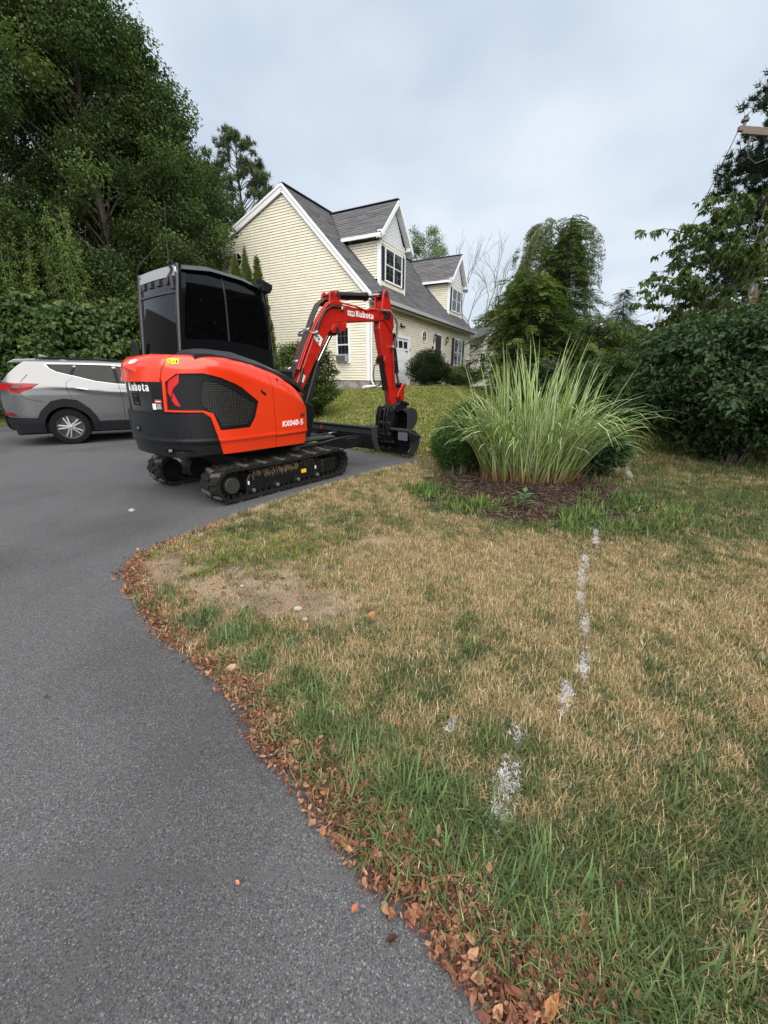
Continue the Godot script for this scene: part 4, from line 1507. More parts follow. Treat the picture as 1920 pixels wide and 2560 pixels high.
	mb.box(at(E3(0.79, 0.195, sx + so * 0.02)), Vector3(0.24, 0.22, 0.30), 0.025)
	part(n, "idler_yoke", mb, M.black_paint)
	mb = MB.new()
	var wx := Basis(Vector3(0, 0, 1), PI / 2)
	mb.lathe(Transform3D(wx, E3(f1, cy, sx)), [Vector2(0.0, -0.06), Vector2(0.15, -0.06), Vector2(0.155, -0.05), Vector2(0.155, 0.05), Vector2(0.15, 0.06), Vector2(0.0, 0.06)], 28)
	part(n, "idler_wheel", mb, M.black_paint)
	mb = MB.new()
	mb.lathe(Transform3D(wx, E3(f0, cy, sx)), [Vector2(0.0, -0.09), Vector2(0.145, -0.08), Vector2(0.15, 0.08), Vector2(0.0, 0.09)], 28)
	for k in 16:
		var a := TAU * k / 16
		mb.box(Transform3D(Basis(Vector3.RIGHT, a), E3(f0, cy, sx) + Basis(Vector3.RIGHT, a) * Vector3(0, 0.155, 0)), Vector3(0.05, 0.03, 0.03), 0.006)
	part(n, "sprocket", mb, M.black_paint)
	mb = MB.new()
	mb.lathe(Transform3D(wx, E3(f0, cy, sx + so * 0.12)), [Vector2(0.0, -0.05), Vector2(0.088, -0.05), Vector2(0.095, -0.04), Vector2(0.095, 0.04), Vector2(0.088, 0.05), Vector2(0.0, 0.05)] if so < 0 else [Vector2(0.0, -0.05), Vector2(0.088, -0.05), Vector2(0.095, -0.04), Vector2(0.095, 0.04), Vector2(0.088, 0.05), Vector2(0.0, 0.05)], 28)
	part(n, "hub_cap", mb, M.dark_rubberish)
	for ff in [-0.52, -0.16, 0.19, 0.54]:
		mb = MB.new()
		mb.lathe(Transform3D(wx, E3(ff, 0.10, sx)), [Vector2(0.0, -0.14), Vector2(0.055, -0.14), Vector2(0.06, -0.13), Vector2(0.06, 0.13), Vector2(0.055, 0.14), Vector2(0.0, 0.14)], 20)
		var ro := part(n, "roller", mb, M.black_paint)
		mb = MB.new()
		mb.lathe(Transform3D(wx, E3(ff, 0.10, sx + so * 0.145)), [Vector2(0.0, -0.012), Vector2(0.022, -0.012), Vector2(0.026, 0.0), Vector2(0.022, 0.012), Vector2(0.0, 0.012)], 10)
		part(ro, "bolt", mb, M.steel)
	if so > 0:
		mb = MB.new()
		mb.box(at(E3(0.30, 0.195, sx + 0.132)), Vector3(0.004, 0.05, 0.085))
		part(n, "warning_label", mb, M.yellow_label)
		for k in [[-0.575, 0.20], [0.52, 0.21]]:
			mb = MB.new()
			mb.box(at(E3(k[0], k[1], sx + 0.132)), Vector3(0.004, 0.045, 0.022))
			part(n, "label", mb, M.white_label)
		# dried mud and straw caught on the frame
		rng.seed = 61
		mb = MB.new()
		for k in 420:
			var ff := rnd(-0.5, 0.5)
			var s := rnd(0.008, 0.022)
			mb.box(Transform3D(Basis.from_euler(Vector3(rnd(0, 3), rnd(0, 3), rnd(0, 3))), E3(ff, 0.335 - pow(rng.randf(), 3.0) * 0.09 + nz.get_noise_1d(ff * 9.0) * 0.02, sx + 0.13 + rnd(-0.09, 0.012))), Vector3(s, s * 0.7, s * 1.3))
		var o := part(n, "dried_mud", mb, mat("mud", Color(0.045, 0.032, 0.022), 0.95))
		o.set_meta("kind", "stuff")
		mb = MB.new()
		for k in 90:
			var ff := rnd(-0.52, 0.2)
			blade(mb, E3(ff, rnd(0.27, 0.33), sx + 0.136), 0.0, 2.7, rnd(0.02, 0.08), 0.006, 0.1, Color(0.2, 0.15, 0.1), Color(0.2, 0.15, 0.1))
		o = part(n, "straw", mb, M.grass_blade)
		o.set_meta("kind", "stuff")

func make_excavator() -> void:
	grass_mat()
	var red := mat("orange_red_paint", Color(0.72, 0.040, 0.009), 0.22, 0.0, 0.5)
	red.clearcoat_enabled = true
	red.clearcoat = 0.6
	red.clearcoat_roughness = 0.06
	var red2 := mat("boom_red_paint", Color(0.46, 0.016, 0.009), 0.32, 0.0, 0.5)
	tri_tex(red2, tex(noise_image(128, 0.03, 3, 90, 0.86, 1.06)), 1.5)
	mat("chevron_red", Color(0.55, 0.008, 0.010), 0.35)
	var bp := mat("black_paint", Color(0.010, 0.0105, 0.012), 0.4, 0.0, 0.38)
	tri_tex(bp, tex(noise_image(128, 0.04, 4, 91, 0.6, 1.5)), 3.0)
	mat("black_plastic", Color(0.008, 0.009, 0.011), 0.5, 0.0, 0.35)
	mat("gloss_black", Color(0.006, 0.0065, 0.009), 0.14)
	var cw := mat("counterweight_grey", Color(0.010, 0.011, 0.0135), 0.32, 0.0, 0.38)
	tri_tex(cw, tex(noise_image(128, 0.05, 3, 92, 0.75, 1.2)), 2.5)
	mat("trim_grey", Color(0.030, 0.031, 0.035), 0.42)
	mat("grille_grey", Color(0.055, 0.052, 0.050), 0.7)
	var rb := mat("rubber", Color(0.020, 0.019, 0.018), 0.85, 0.0, 0.25)
	tri_tex(rb, tex(noise_image(128, 0.04, 4, 93, 0.5, 1.6)), 4.0)
	var rd := mat("rubber_dusty", Color(0.075, 0.068, 0.060), 0.9)
	tri_tex(rd, rb.albedo_texture, 5.0)
	mat("dark_rubberish", Color(0.028, 0.028, 0.028), 0.6)
	mat("chrome", Color(0.75, 0.76, 0.78), 0.12, 1.0)
	mat("steel", Color(0.45, 0.45, 0.46), 0.35, 0.9)
	mat("yellow_label", Color(0.85, 0.55, 0.01), 0.5)
	mat("white_label", Color(0.75, 0.76, 0.78), 0.5)
	mat("white_print", Color(0.85, 0.85, 0.86), 0.45)
	mat("hose_black", Color(0.014, 0.014, 0.015), 0.55)
	mat("hose_grey", Color(0.16, 0.16, 0.165), 0.5)
	var cg := mat("cab_glass", Color(0.002, 0.0022, 0.0025), 0.02, 0.0, 0.45)
	cg.albedo_color.a = 0.92
	cg.transparency = BaseMaterial3D.TRANSPARENCY_ALPHA
	var ex := thing("mini_excavator", "orange red and black mini excavator with cab, parked on the driveway", "excavator", Vector3(-1.93, 0, -5.55), deg_to_rad(-37))
	make_plan()
	track(ex, 0.675, 0.0)
	track(ex, -0.675, 0.0)
	var mb := MB.new()
	# undercarriage between the tracks
	mb.box(at(E3(0.05, 0.36, 0)), Vector3(1.1, 0.22, 0.95), 0.04)
	part(ex, "carbody", mb, M.black_paint)
	mb = MB.new()
	mb.lathe(at(Vector3(0, 0.47, 0)), [Vector2(0.0, 0.0), Vector2(0.42, 0.0), Vector2(0.42, 0.07), Vector2(0.0, 0.07)], 32)
	part(ex, "slew_ring", mb, M.black_paint)
	mb = MB.new()
	mb.prism(P2([-1.18, -0.55, -1.24, 0.0, -1.18, 0.5, -0.95, 0.6, 0.42, 0.68, 0.5, 0.4, 0.5, -0.7, -0.8, -0.75]), Transform3D(Basis(Vector3(0, 0, -1), Vector3(1, 0, 0), Vector3(0, 1, 0)), Vector3.ZERO), 0.545, 0.62, 0.01)
	part(ex, "deck_plate", mb, M.black_paint)
	# inner wall of the bodywork
	var wall := bow(ex, "body_shell", [0.0, 0.565, 4.15, 0.565, 4.15, 1.56, 1.7, 1.59, 1.2, 1.57, 0.83, 1.51, 0.46, 1.40, 0.2, 1.25, 0.0, 1.02], -0.012, 0.0, M.black_plastic)
	# red side: rear door and front panel, with the black recess cut out of the door
	var blackp := [1.835, 1.352, 1.70, 1.437, 1.447, 1.442, 1.251, 1.394, 1.032, 1.296, 0.834, 1.132, 0.891, 0.955, 0.967, 0.847, 1.345, 0.842, 1.400, 1.029, 1.490, 1.062, 1.862, 1.068]
	bow(ex, "engine_door", [1.75, 1.620, 1.85, 1.468, 1.868, 1.391, 1.866, 1.372, 1.895, 1.05, 1.498, 1.043, 1.428, 0.985, 1.341, 0.573, 0.963, 0.570, 0.632, 0.565, 0.632, 1.30, 0.65, 1.505, 0.829, 1.559, 1.153, 1.606, 1.423, 1.622], 0.016, 0.026, red, [blackp])
	bow(ex, "front_side_cover", [0.624, 0.565, 0.12, 0.555, 0.05, 0.62, 0.0, 0.98, 0.0, 1.05, 0.09, 1.195, 0.205, 1.296, 0.46, 1.445, 0.642, 1.50, 0.624, 1.30], 0.016, 0.026, red)
	var grl := [1.466, 1.393, 1.325, 1.374, 1.117, 1.284, 0.854, 1.118, 0.928, 0.942, 0.998, 0.880, 1.327, 0.862, 1.386, 1.0, 1.504, 1.107, 1.521, 1.222]
	bow(ex, "side_panel", [1.85, 1.36, 1.70, 1.45, 1.447, 1.455, 1.251, 1.405, 1.032, 1.31, 0.82, 1.135, 0.88, 0.94, 0.96, 0.83, 1.36, 0.83, 1.42, 1.02, 1.495, 1.05, 1.875, 1.055], -0.004, 0.0, M.black_plastic, [grl])
	# grille with a raised rim and fine mesh bars
	var gi := [1.456, 1.380, 1.322, 1.360, 1.125, 1.272, 0.870, 1.113, 0.94, 0.952, 1.005, 0.894, 1.318, 0.876, 1.375, 1.006, 1.492, 1.114, 1.508, 1.218]
	bow(ex, "grille_rim", grl, 0.008, 0.02, M.black_plastic, [gi])
	var gr := bow(ex, "grille", gi, -0.010, 0.0, M.grille_grey)
	mb = MB.new()
	for k in 26:
		var u := 0.88 + k * 0.0245
		for seg in Geometry2D.intersect_polygons(P2(gi), P2([u, 0.8, u + 0.006, 0.8, u + 0.006, 1.45, u, 1.45])):
			mb.wrap(seg, Vector2(0.1, 0.1), skin, -0.004, 0.006)
	for k in 20:
		var v := 0.885 + k * 0.0245
		for seg in Geometry2D.intersect_polygons(P2(gi), P2([0.8, v, 1.6, v, 1.6, v + 0.006, 0.8, v + 0.006])):
			mb.wrap(seg, Vector2(0.1, 0.1), skin, -0.0035, 0.006)
	part(gr, "mesh_bars", mb, M.black_plastic).set_meta("kind", "stuff")
	bow(ex, "chevron", [1.811, 1.365, 1.681, 1.437, 1.697, 1.347, 1.766, 1.288, 1.805, 1.195, 1.83, 1.248], 0.001, 0.004, M.chevron_red)
	bow(ex, "chevron", [1.773, 1.248, 1.712, 1.103, 1.767, 1.116, 1.801, 1.175], 0.001, 0.004, M.chevron_red)
	# rear: hood, gloss cover, counterweight
	bow(ex, "rear_hood", [1.874, 1.372, 1.874, 1.395, 1.856, 1.47, 1.756, 1.622, 2.05, 1.634, 2.48, 1.62, 3.3, 1.60, 3.3, 1.37], 0.020, 0.03, red)
	bow(ex, "rear_hood_lip", [1.88, 1.355, 3.3, 1.355, 3.3, 1.40, 1.88, 1.40], 0.034, 0.03, red)
	bow(ex, "rear_cover", [1.905, 1.03, 3.25, 1.03, 3.25, 1.355, 1.88, 1.355], 0.0, 0.01, M.gloss_black)
	bow(ex, "counterweight", [1.352, 0.585, 1.436, 0.965, 1.47, 1.015, 1.52, 1.032, 1.95, 1.03, 2.4, 1.035, 3.6, 1.04, 3.7, 0.62, 3.3, 0.585, 2.4, 0.572, 1.9, 0.567, 1.6, 0.575], 0.028, 0.06, cw, [[1.60, 0.60, 1.66, 0.64, 1.93, 0.655, 1.97, 0.62, 1.95, 0.59]])
	bow(ex, "tow_recess", [1.58, 0.58, 1.66, 0.66, 1.95, 0.67, 1.99, 0.62, 1.96, 0.575], -0.03, 0.0, M.black_plastic)
	mb = MB.new()
	var tp := skin(Vector2(1.92, 0.625), 0.01)
	mb.lathe(Transform3D(Basis(Vector3.RIGHT, PI / 2), tp), [Vector2(0.0, 0.03), Vector2(0.02, 0.025), Vector2(0.024, 0.0), Vector2(0.0, -0.02)], 12)
	part(ex, "tow_pin", mb, M.steel)
	mb = MB.new()
	mb.box(at(E3(-1.13, 0.53, 0.32)), Vector3(0.12, 0.035, 0.05), 0.008)
	part(ex, "tow_bracket", mb, M.steel)
	# fold line of the counterweight
	bow(ex, "counterweight_step", [1.372, 0.69, 1.42, 0.81, 1.62, 0.80, 1.70, 0.83, 1.72, 0.81, 1.64, 0.775, 1.54, 0.70], 0.036, 0.03, cw)
	var pl := skin(Vector2(2.378, 0.853), 0.03)
	var pn := (skin(Vector2(2.378, 0.853), 0.1) - pl).normalized()
	mb = MB.new()
	mb.tube([pl - pn * 0.01, pl + pn * 0.006], [0.042, 0.042], 20)
	part(ex, "plug_ring", mb, M.black_plastic)
	mb = MB.new()
	mb.tube([pl, pl + pn * 0.012], [0.018, 0.018], 14)
	part(ex, "plug_bolt", mb, M.steel)
	# latch box on the gloss cover, stickers
	bow(ex, "latch_frame", [2.30, 1.235, 2.46, 1.235, 2.46, 1.10, 2.30, 1.10], 0.006, 0.008, M.black_plastic, [[2.32, 1.215, 2.44, 1.215, 2.44, 1.12, 2.32, 1.12]])
	bow(ex, "latch_handle", [2.335, 1.20, 2.41, 1.20, 2.41, 1.135, 2.335, 1.135], 0.010, 0.01, M.black_plastic)
	bow(ex, "sticker", [1.925, 1.173, 2.021, 1.173, 2.021, 1.135, 1.925, 1.135], 0.002, 0.002, mat("sticker_red", Color(0.36, 0.08, 0.03), 0.5))
	bow(ex, "sticker", [1.93, 1.13, 2.01, 1.13, 2.01, 1.068, 1.93, 1.068], 0.002, 0.002, mat("sticker_black", Color(0.06, 0.05, 0.055), 0.5))
	bow(ex, "sticker", [2.014, 1.13, 2.065, 1.13, 2.065, 1.068, 2.014, 1.068], 0.002, 0.002, M.white_label)
	for k in 4:
		bow(ex, "sticker_line", [1.94, 1.08 + k * 0.013, 2.0, 1.08 + k * 0.013, 2.0, 1.084 + k * 0.013, 1.94, 1.084 + k * 0.013], 0.0035, 0.001, M.white_label)
	bow(ex, "sticker_line", [1.94, 1.15, 2.005, 1.15, 2.005, 1.158, 1.94, 1.158], 0.0035, 0.001, M.white_label)
	# yellow warning label: panel, triangle, marks
	bow(ex, "warning_label", [1.784, 1.588, 1.658, 1.588, 1.667, 1.53, 1.796, 1.53], 0.020, 0.003, M.yellow_label)
	bow(ex, "warning_triangle", [1.785, 1.538, 1.735, 1.538, 1.758, 1.580], 0.022, 0.001, M.black_plastic, [[1.777, 1.542, 1.743, 1.542, 1.7585, 1.572]])
	bow(ex, "warning_mark", [1.725, 1.55, 1.705, 1.55, 1.705, 1.558, 1.725, 1.558], 0.022, 0.001, M.black_plastic)
	bow(ex, "warning_mark", [1.692, 1.54, 1.68, 1.54, 1.676, 1.57, 1.688, 1.57], 0.022, 0.001, M.black_plastic)
	# badge on the rear hood: a raised wedge
	mb = MB.new()
	var b4 := [skin(Vector2(2.44, 1.515), 0.02), skin(Vector2(2.05, 1.575), 0.02), skin(Vector2(2.22, 1.45), 0.02), skin(Vector2(2.36, 1.445), 0.02)]
	var bpk := skin(Vector2(2.40, 1.51), 0.075)
	var bpk2 := skin(Vector2(2.25, 1.455), 0.03)
	mb.face([b4[0], b4[1], bpk], Vector3.UP)
	mb.face([b4[1], b4[2], bpk], bpk - E3(-0.8, 1.5, 0))
	mb.face([b4[2], b4[3], bpk], bpk - E3(-0.8, 1.6, 0))
	mb.face([b4[3], b4[0], bpk], bpk - E3(-0.8, 1.5, 0.3))
	part(ex, "hood_vent", mb, red)
	bow(ex, "hood_badge", [2.40, 1.55, 2.34, 1.575, 2.24, 1.58, 2.20, 1.57, 2.26, 1.545, 2.36, 1.535], 0.024, 0.003, M.white_label)
	# handles and holes of the side
	bow(ex, "door_handle", [0.8, 1.271, 0.732, 1.225, 0.73, 1.188, 0.795, 1.234], 0.018, 0.004, M.black_plastic)
	bow(ex, "filler_recess", [0.545, 1.405, 0.44, 1.375, 0.45, 1.315, 0.53, 1.335], 0.020, 0.004, red)
	bow(ex, "filler_lock", [0.535, 1.395, 0.505, 1.388, 0.507, 1.362, 0.533, 1.368], 0.023, 0.004, M.black_plastic)
	# top of the bodywork
	mb = MB.new()
	var ring0 := []
	var ring1 := []
	for k in 60:
		var u := 4.1 * k / 59.0
		var p := skin(Vector2(u, lut(u, YTOP) - 0.004), 0.004)
		ring0.append(p)
		ring1.append(Vector3(p.x * 0.45, lerpf(p.y, 1.62, 0.7) if u < 1.0 else p.y + 0.03, p.z * 0.55))
	for k in 59:
		mb.face([ring0[k], ring0[k + 1], ring1[k + 1], ring1[k]], Vector3.UP)
	part(ex, "bonnet_top", mb, red)
	# black fender trim over the right shoulder
	var fs := [[-0.96, 1.636, 1.664], [-0.78, 1.64, 1.692], [-0.474, 1.60, 1.675], [-0.134, 1.535, 1.589], [0.247, 1.412, 1.452], [0.42, 1.33, 1.375], [0.50, 1.27, 1.30]]
	var rows := []
	for k in fs:
		rows.append([E3(k[0], k[1] - 0.05, 0.665), E3(k[0], k[1], 0.675), E3(k[0], k[2], 0.575), E3(k[0] * 0.98, k[2] + 0.012, 0.34), E3(k[0] * 0.98, k[2] - 0.08, 0.12)])
	mb = MB.new()
	for i in rows.size() - 1:
		for j in 4:
			mb.face([rows[i][j], rows[i][j + 1], rows[i + 1][j + 1], rows[i + 1][j]], Vector3(0.8 - j * 0.2, 1, 0))
	mb.face([rows[-1][0], rows[-1][1], rows[-1][2], rows[-1][3], rows[-1][4]], Vector3(0, 0, -1))
	mb.face([rows[0][0], rows[0][1], rows[0][2], rows[0][3], rows[0][4]], Vector3(0, 0, 1))
	part(ex, "shoulder_trim", mb, M.trim_grey)
	mb = MB.new()
	mb.box(at(E3(0.1, 1.1, 0.1)), Vector3(0.9, 0.8, 0.7), 0.02)
	part(ex, "inner_bulkhead", mb, M.black_plastic)
	# lettering
	var word := "Kubota"
	var us := [2.50, 2.405, 2.325, 2.245, 2.17, 2.105]
	for i in 6:
		var p := skin(Vector2(us[i], 1.297), 0.002)
		var o := (skin(Vector2(us[i], 1.297), 0.05) - p).normalized()
		text_on(ex, word[i], 0.115, 0.004, M.white_print, Transform3D(Basis(Vector3.UP.cross(o), Vector3.UP, o), p), "rear_letter")
	var kp := skin(Vector2(0.345, 0.845), 0.019)
	var ko := (skin(Vector2(0.345, 0.845), 0.08) - kp).normalized()
	text_on(ex, "KX040-5", 0.098, 0.003, M.white_print, Transform3D(Basis(Vector3.UP.cross(ko), Vector3.UP + Vector3.UP.cross(ko) * 0.16, ko), kp), "model_lettering")
	kp = skin(Vector2(0.18, 0.935), 0.019)
	ko = (skin(Vector2(0.18, 0.935), 0.08) - kp).normalized()
	text_on(ex, "AB", 0.07, 0.003, M.trim_grey, Transform3D(Basis(Vector3.UP.cross(ko), Vector3.UP, ko), kp), "badge_lettering")
	make_cab(ex)
	make_boom(ex)
	# dozer blade at the front, raised, with its arms
	mb = MB.new()
	mb.prism(P2([1.90, 0.27, 1.93, 0.29, 1.86, 0.40, 1.85, 0.52, 1.90, 0.64, 1.87, 0.645, 1.815, 0.53, 1.825, 0.40]), Transform3D(Basis(Vector3(0, 0, -1), Vector3.UP, Vector3(1, 0, 0)), Vector3.ZERO), -0.85, 0.80, 0.004)
	part(ex, "dozer_blade", mb, M.black_paint)
	mb = MB.new()
	mb.tube([E3(1.84, 0.635, -0.85), E3(1.84, 0.635, 0.80)], 0.022, 8)
	part(ex, "blade_top_bar", mb, M.trim_grey)
	mb = MB.new()
	mb.prism(P2([1.78, 0.655, 1.93, 0.66, 1.90, 0.53, 1.92, 0.40, 1.99, 0.25, 1.94, 0.24, 1.86, 0.30, 1.80, 0.45]), Transform3D(Basis(Vector3(0, 0, -1), Vector3.UP, Vector3(1, 0, 0)), Vector3.ZERO), 0.80, 0.835, 0.005)
	part(ex, "blade_end_plate", mb, M.trim_grey)
	for s in [-0.3, 0.3]:
		mb = MB.new()
		mb.bar(E3(0.6, 0.36, s), E3(1.84, 0.40, s * 1.7), 0.10, 0.16, 0.012)
		part(ex, "blade_arm", mb, M.black_paint)
	mb = MB.new()
	mb.prism(P2([0.9, 0.46, 1.35, 0.50, 1.82, 0.50, 1.82, 0.30, 1.35, 0.30, 1.1, 0.36]), Transform3D(Basis(Vector3(0, 0, -1), Vector3.UP, Vector3(1, 0, 0)), Vector3.ZERO), 0.44, 0.50, 0.008)
	part(ex, "blade_gusset", mb, M.black_paint)
	cylinder(ex, "blade_cylinder", E3(0.62, 0.46, 0.0), E3(1.25, 0.48, 0.0), E3(1.8, 0.50, 0.0), 0.045, 0.025)
	mb = MB.new()
	mb.box(at(E3(1.05, 0.50, 0.12)), Vector3(0.5, 0.03, 0.7), 0.006)
	part(ex, "blade_frame_cover", mb, M.trim_grey)
	mb = MB.new()
	mb.tube([E3(0.7, 0.53, 0.2), E3(1.0, 0.56, 0.28), E3(1.3, 0.54, 0.2), E3(1.55, 0.52, 0.05)], 0.014, 6)
	part(ex, "blade_hose", mb, M.hose_black)
	mb = MB.new()
	mb.box(at(E3(1.79, 0.57, -0.35)), Vector3(0.015, 0.07, 0.012))
	part(ex, "reflector", mb, M.chevron_red)

func make_cab(ex: Node3D) -> void:
	var cab := Node3D.new()
	cab.name = "cab"
	ex.add_child(cab)
	var sr := 0.08
	var slf := -0.90
	# side frame outline (f, y) and its window
	var out := [-0.655, 2.575, -0.60, 2.592, -0.295, 2.612, 0.117, 2.588, 0.40, 2.53, 0.445, 2.46, 0.462, 2.347, 0.505, 1.60, 0.50, 1.42, -0.74, 1.60, -0.776, 1.67, -0.70, 2.2]
	var win := [-0.585, 2.515, -0.55, 2.54, -0.29, 2.555, -0.06, 2.548, 0.20, 2.515, 0.385, 2.470, 0.405, 2.44, 0.475, 1.78, 0.46, 1.755, 0.15, 1.808, -0.165, 1.835, -0.45, 1.835, -0.69, 1.815, -0.715, 1.84, -0.66, 2.2]
	var T := Transform3D(Basis(Vector3(0, 0, -1), Vector3.UP, Vector3(1, 0, 0)), Vector3.ZERO)
	for sd in [[sr, 1.0], [slf, -1.0]]:
		var s: float = sd[0]
		var fn := func(p: Vector2, o: float) -> Vector3: return E3(p.x, p.y, s + sd[1] * (o - 0.05 * maxf(0.0, (p.y - 2.35) / 0.25)))
		var mb := MB.new()
		mb.wrap(P2(out), Vector2(0.12, 0.12), fn, 0.0, 0.06, [P2(win)])
		var fr := part(cab, "side_frame", mb, M.gloss_black)
		mb = MB.new()
		mb.wrap(P2(win), Vector2(0.12, 0.12), fn, -0.012, 0.0)
		part(fr, "side_glass", mb, M.cab_glass)
		mb = MB.new()
		mb.wrap(P2([-0.137, 2.548, -0.118, 2.548, -0.135, 1.836, -0.155, 1.836]), Vector2(0.1, 0.12), fn, -0.006, 0.01)
		part(fr, "window_divider", mb, M.trim_grey)
	# roof
	var mb := MB.new()
	var rp := [[-0.70, 2.545], [-0.66, 2.595], [-0.295, 2.635], [0.117, 2.61], [0.40, 2.55], [0.47, 2.49]]
	for i in rp.size() - 1:
		var a: Array = rp[i]
		var b: Array = rp[i + 1]
		var hint := Vector3(0, 1, 0.3)
		mb.face([E3(a[0], a[1], slf + 0.09), E3(a[0], a[1], sr - 0.09), E3(b[0], b[1], sr - 0.09), E3(b[0], b[1], slf + 0.09)], hint)
		for e in [[sr, -0.09, 1.0], [slf, 0.09, -1.0]]:
			mb.face([E3(a[0], a[1], e[0] + e[1]), E3(a[0], a[1] - 0.018, e[0] + e[1] * 0.35), E3(b[0], b[1] - 0.018, e[0] + e[1] * 0.35), E3(b[0], b[1], e[0] + e[1])], Vector3(e[2], 1.2, 0))
			mb.face([E3(a[0], a[1] - 0.018, e[0] + e[1] * 0.35), E3(a[0], a[1] - 0.06, e[0] - e[1] * 0.1), E3(b[0], b[1] - 0.06, e[0] - e[1] * 0.1), E3(b[0], b[1] - 0.018, e[0] + e[1] * 0.35)], Vector3(e[2], 0.3, 0))
	part(cab, "roof", mb, mat("roof_olive", Color(0.045, 0.055, 0.05), 0.25))
	# rear: posts, top panel with its row of fittings, glass
	for s in [sr - 0.025, slf + 0.025]:
		mb = MB.new()
		mb.tube([E3(-0.665, 2.585, s), E3(-0.72, 2.2, s), E3(-0.785, 1.62, s)], 0.034, 12)
		part(cab, "rear_post", mb, M.gloss_black)
	var rear := func(p: Vector2, o: float) -> Vector3: return E3(-0.668 - (2.58 - p.y) * 0.118 - o - 0.03 * (1.0 - pow((p.x + 0.41) / 0.48, 2.0)), p.y, p.x)
	mb = MB.new()
	mb.wrap(P2([sr - 0.03, 2.565, slf + 0.03, 2.565, slf + 0.03, 2.30, sr - 0.03, 2.30]), Vector2(0.12, 0.1), rear, 0.0, 0.03)
	var top := part(cab, "rear_header", mb, M.gloss_black)
	mb = MB.new()
	mb.wrap(P2([sr - 0.03, 2.575, slf + 0.03, 2.575, slf + 0.03, 2.47, sr - 0.03, 2.47]), Vector2(0.12, 0.1), rear, 0.015, 0.02)
	part(top, "header_strip", mb, mat("light_strip", Color(0.28, 0.29, 0.31), 0.3))
	for k in 4:
		mb = MB.new()
		var x := -0.78 + k * 0.2
		mb.wrap(P2([x, 2.46, x + 0.09, 2.46, x + 0.09, 2.40, x, 2.40]), Vector2(0.12, 0.1), rear, 0.02, 0.02)
		part(top, "clip", mb, M.trim_grey)
	mb = MB.new()
	mb.wrap(P2([sr - 0.04, 2.325, slf + 0.04, 2.325, slf + 0.04, 2.30, sr - 0.04, 2.30]), Vector2(0.12, 0.1), rear, 0.02, 0.02)
	part(cab, "rear_glass_rail", mb, M.trim_grey)
	mb = MB.new()
	mb.wrap(P2([sr - 0.05, 2.31, slf + 0.05, 2.31, slf + 0.05, 1.60, sr - 0.05, 1.60]), Vector2(0.08, 0.12), rear, 0.005, 0.0)
	part(cab, "rear_glass", mb, M.cab_glass)
	# front window, floor, seat
	mb = MB.new()
	mb.face([E3(0.44, 2.47, sr - 0.05), E3(0.44, 2.47, slf + 0.05), E3(0.50, 1.55, slf + 0.05), E3(0.50, 1.55, sr - 0.05)], Vector3(0, 0, -1))
	part(cab, "front_glass", mb, M.cab_glass)
	mb = MB.new()
	for s in [sr - 0.025, slf + 0.025]:
		mb.tube([E3(0.43, 2.50, s), E3(0.465, 2.3, s), E3(0.505, 1.5, s)], 0.03, 10)
	part(cab, "front_post", mb, M.gloss_black)
	mb = MB.new()
	mb.box(at(E3(-0.12, 1.2, -0.41)), Vector3(0.94, 0.7, 1.2), 0.02)
	part(cab, "cab_base", mb, M.black_plastic)
	mb = MB.new()
	mb.box(at(E3(-0.3, 1.62, -0.41)), Vector3(0.5, 0.14, 0.5), 0.05)
	mb.box(Transform3D(Basis(Vector3.RIGHT, 0.12), E3(-0.56, 1.95, -0.41)), Vector3(0.48, 0.6, 0.12), 0.05)
	part(cab, "seat", mb, M.black_plastic)
	# work lamp and visor at the front corner, mirror at the rear left, aerial
	mb = MB.new()
	mb.prism(P2([0.361, 2.606, 0.541, 2.561, 0.53, 2.50, 0.487, 2.453, 0.386, 2.469]), T, 0.03, 0.15, 0.01)
	part(cab, "work_lamp", mb, M.black_plastic)
	mb = MB.new()
	mb.bar(E3(0.25, 2.54, 0.1), E3(0.40, 2.52, 0.12), 0.02, 0.02)
	part(cab, "lamp_bracket", mb, M.trim_grey)
	for k in [[0.47, 2.30], [0.487, 2.03], [0.475, 2.22]]:
		mb = MB.new()
		mb.box(at(E3(k[0], k[1], sr + 0.01)), Vector3(0.03, 0.06, 0.03), 0.006)
		part(cab, "hinge", mb, M.black_plastic)
	mb = MB.new()
	mb.tube([E3(-0.68, 2.50, -0.02), E3(-0.72, 2.56, -0.02), E3(-0.74, 2.59, -0.02), E3(-0.72, 2.62, -0.02), E3(-0.68, 2.60, -0.02), E3(-0.69, 2.55, -0.02), E3(-0.75, 2.46, -0.03), E3(-0.76, 2.38, -0.05)], 0.012, 6)
	part(cab, "lamp_cable", mb, M.hose_black)
	mb = MB.new()
	mb.box(at(E3(-0.735, 2.40, 0.01)), Vector3(0.05, 0.14, 0.04), 0.01)
	part(cab, "post_hinge", mb, M.trim_grey)
	mb = MB.new()
	mb.box(at(E3(-0.705, 2.52, 0.057)), Vector3(0.035, 0.06, 0.006))
	part(cab, "label", mb, M.white_label)
	mb = MB.new()
	mb.tube([E3(-0.70, 2.52, -0.14), E3(-0.66, 2.62, -0.15), E3(-0.6, 3.2, -0.17)], [0.012, 0.005, 0.0025], 6)
	part(cab, "aerial", mb, M.hose_black)
	mb = MB.new()
	mb.prism(P2([-0.05, 0.0, 0.05, 0.0, 0.065, 0.1, 0.045, 0.2, 0.0, 0.225, -0.045, 0.2, -0.06, 0.1]), Transform3D(Basis(Vector3.UP, 0.4), E3(-0.85, 1.62, -0.93)), -0.02, 0.02, 0.008)
	part(cab, "mirror", mb, M.black_plastic)

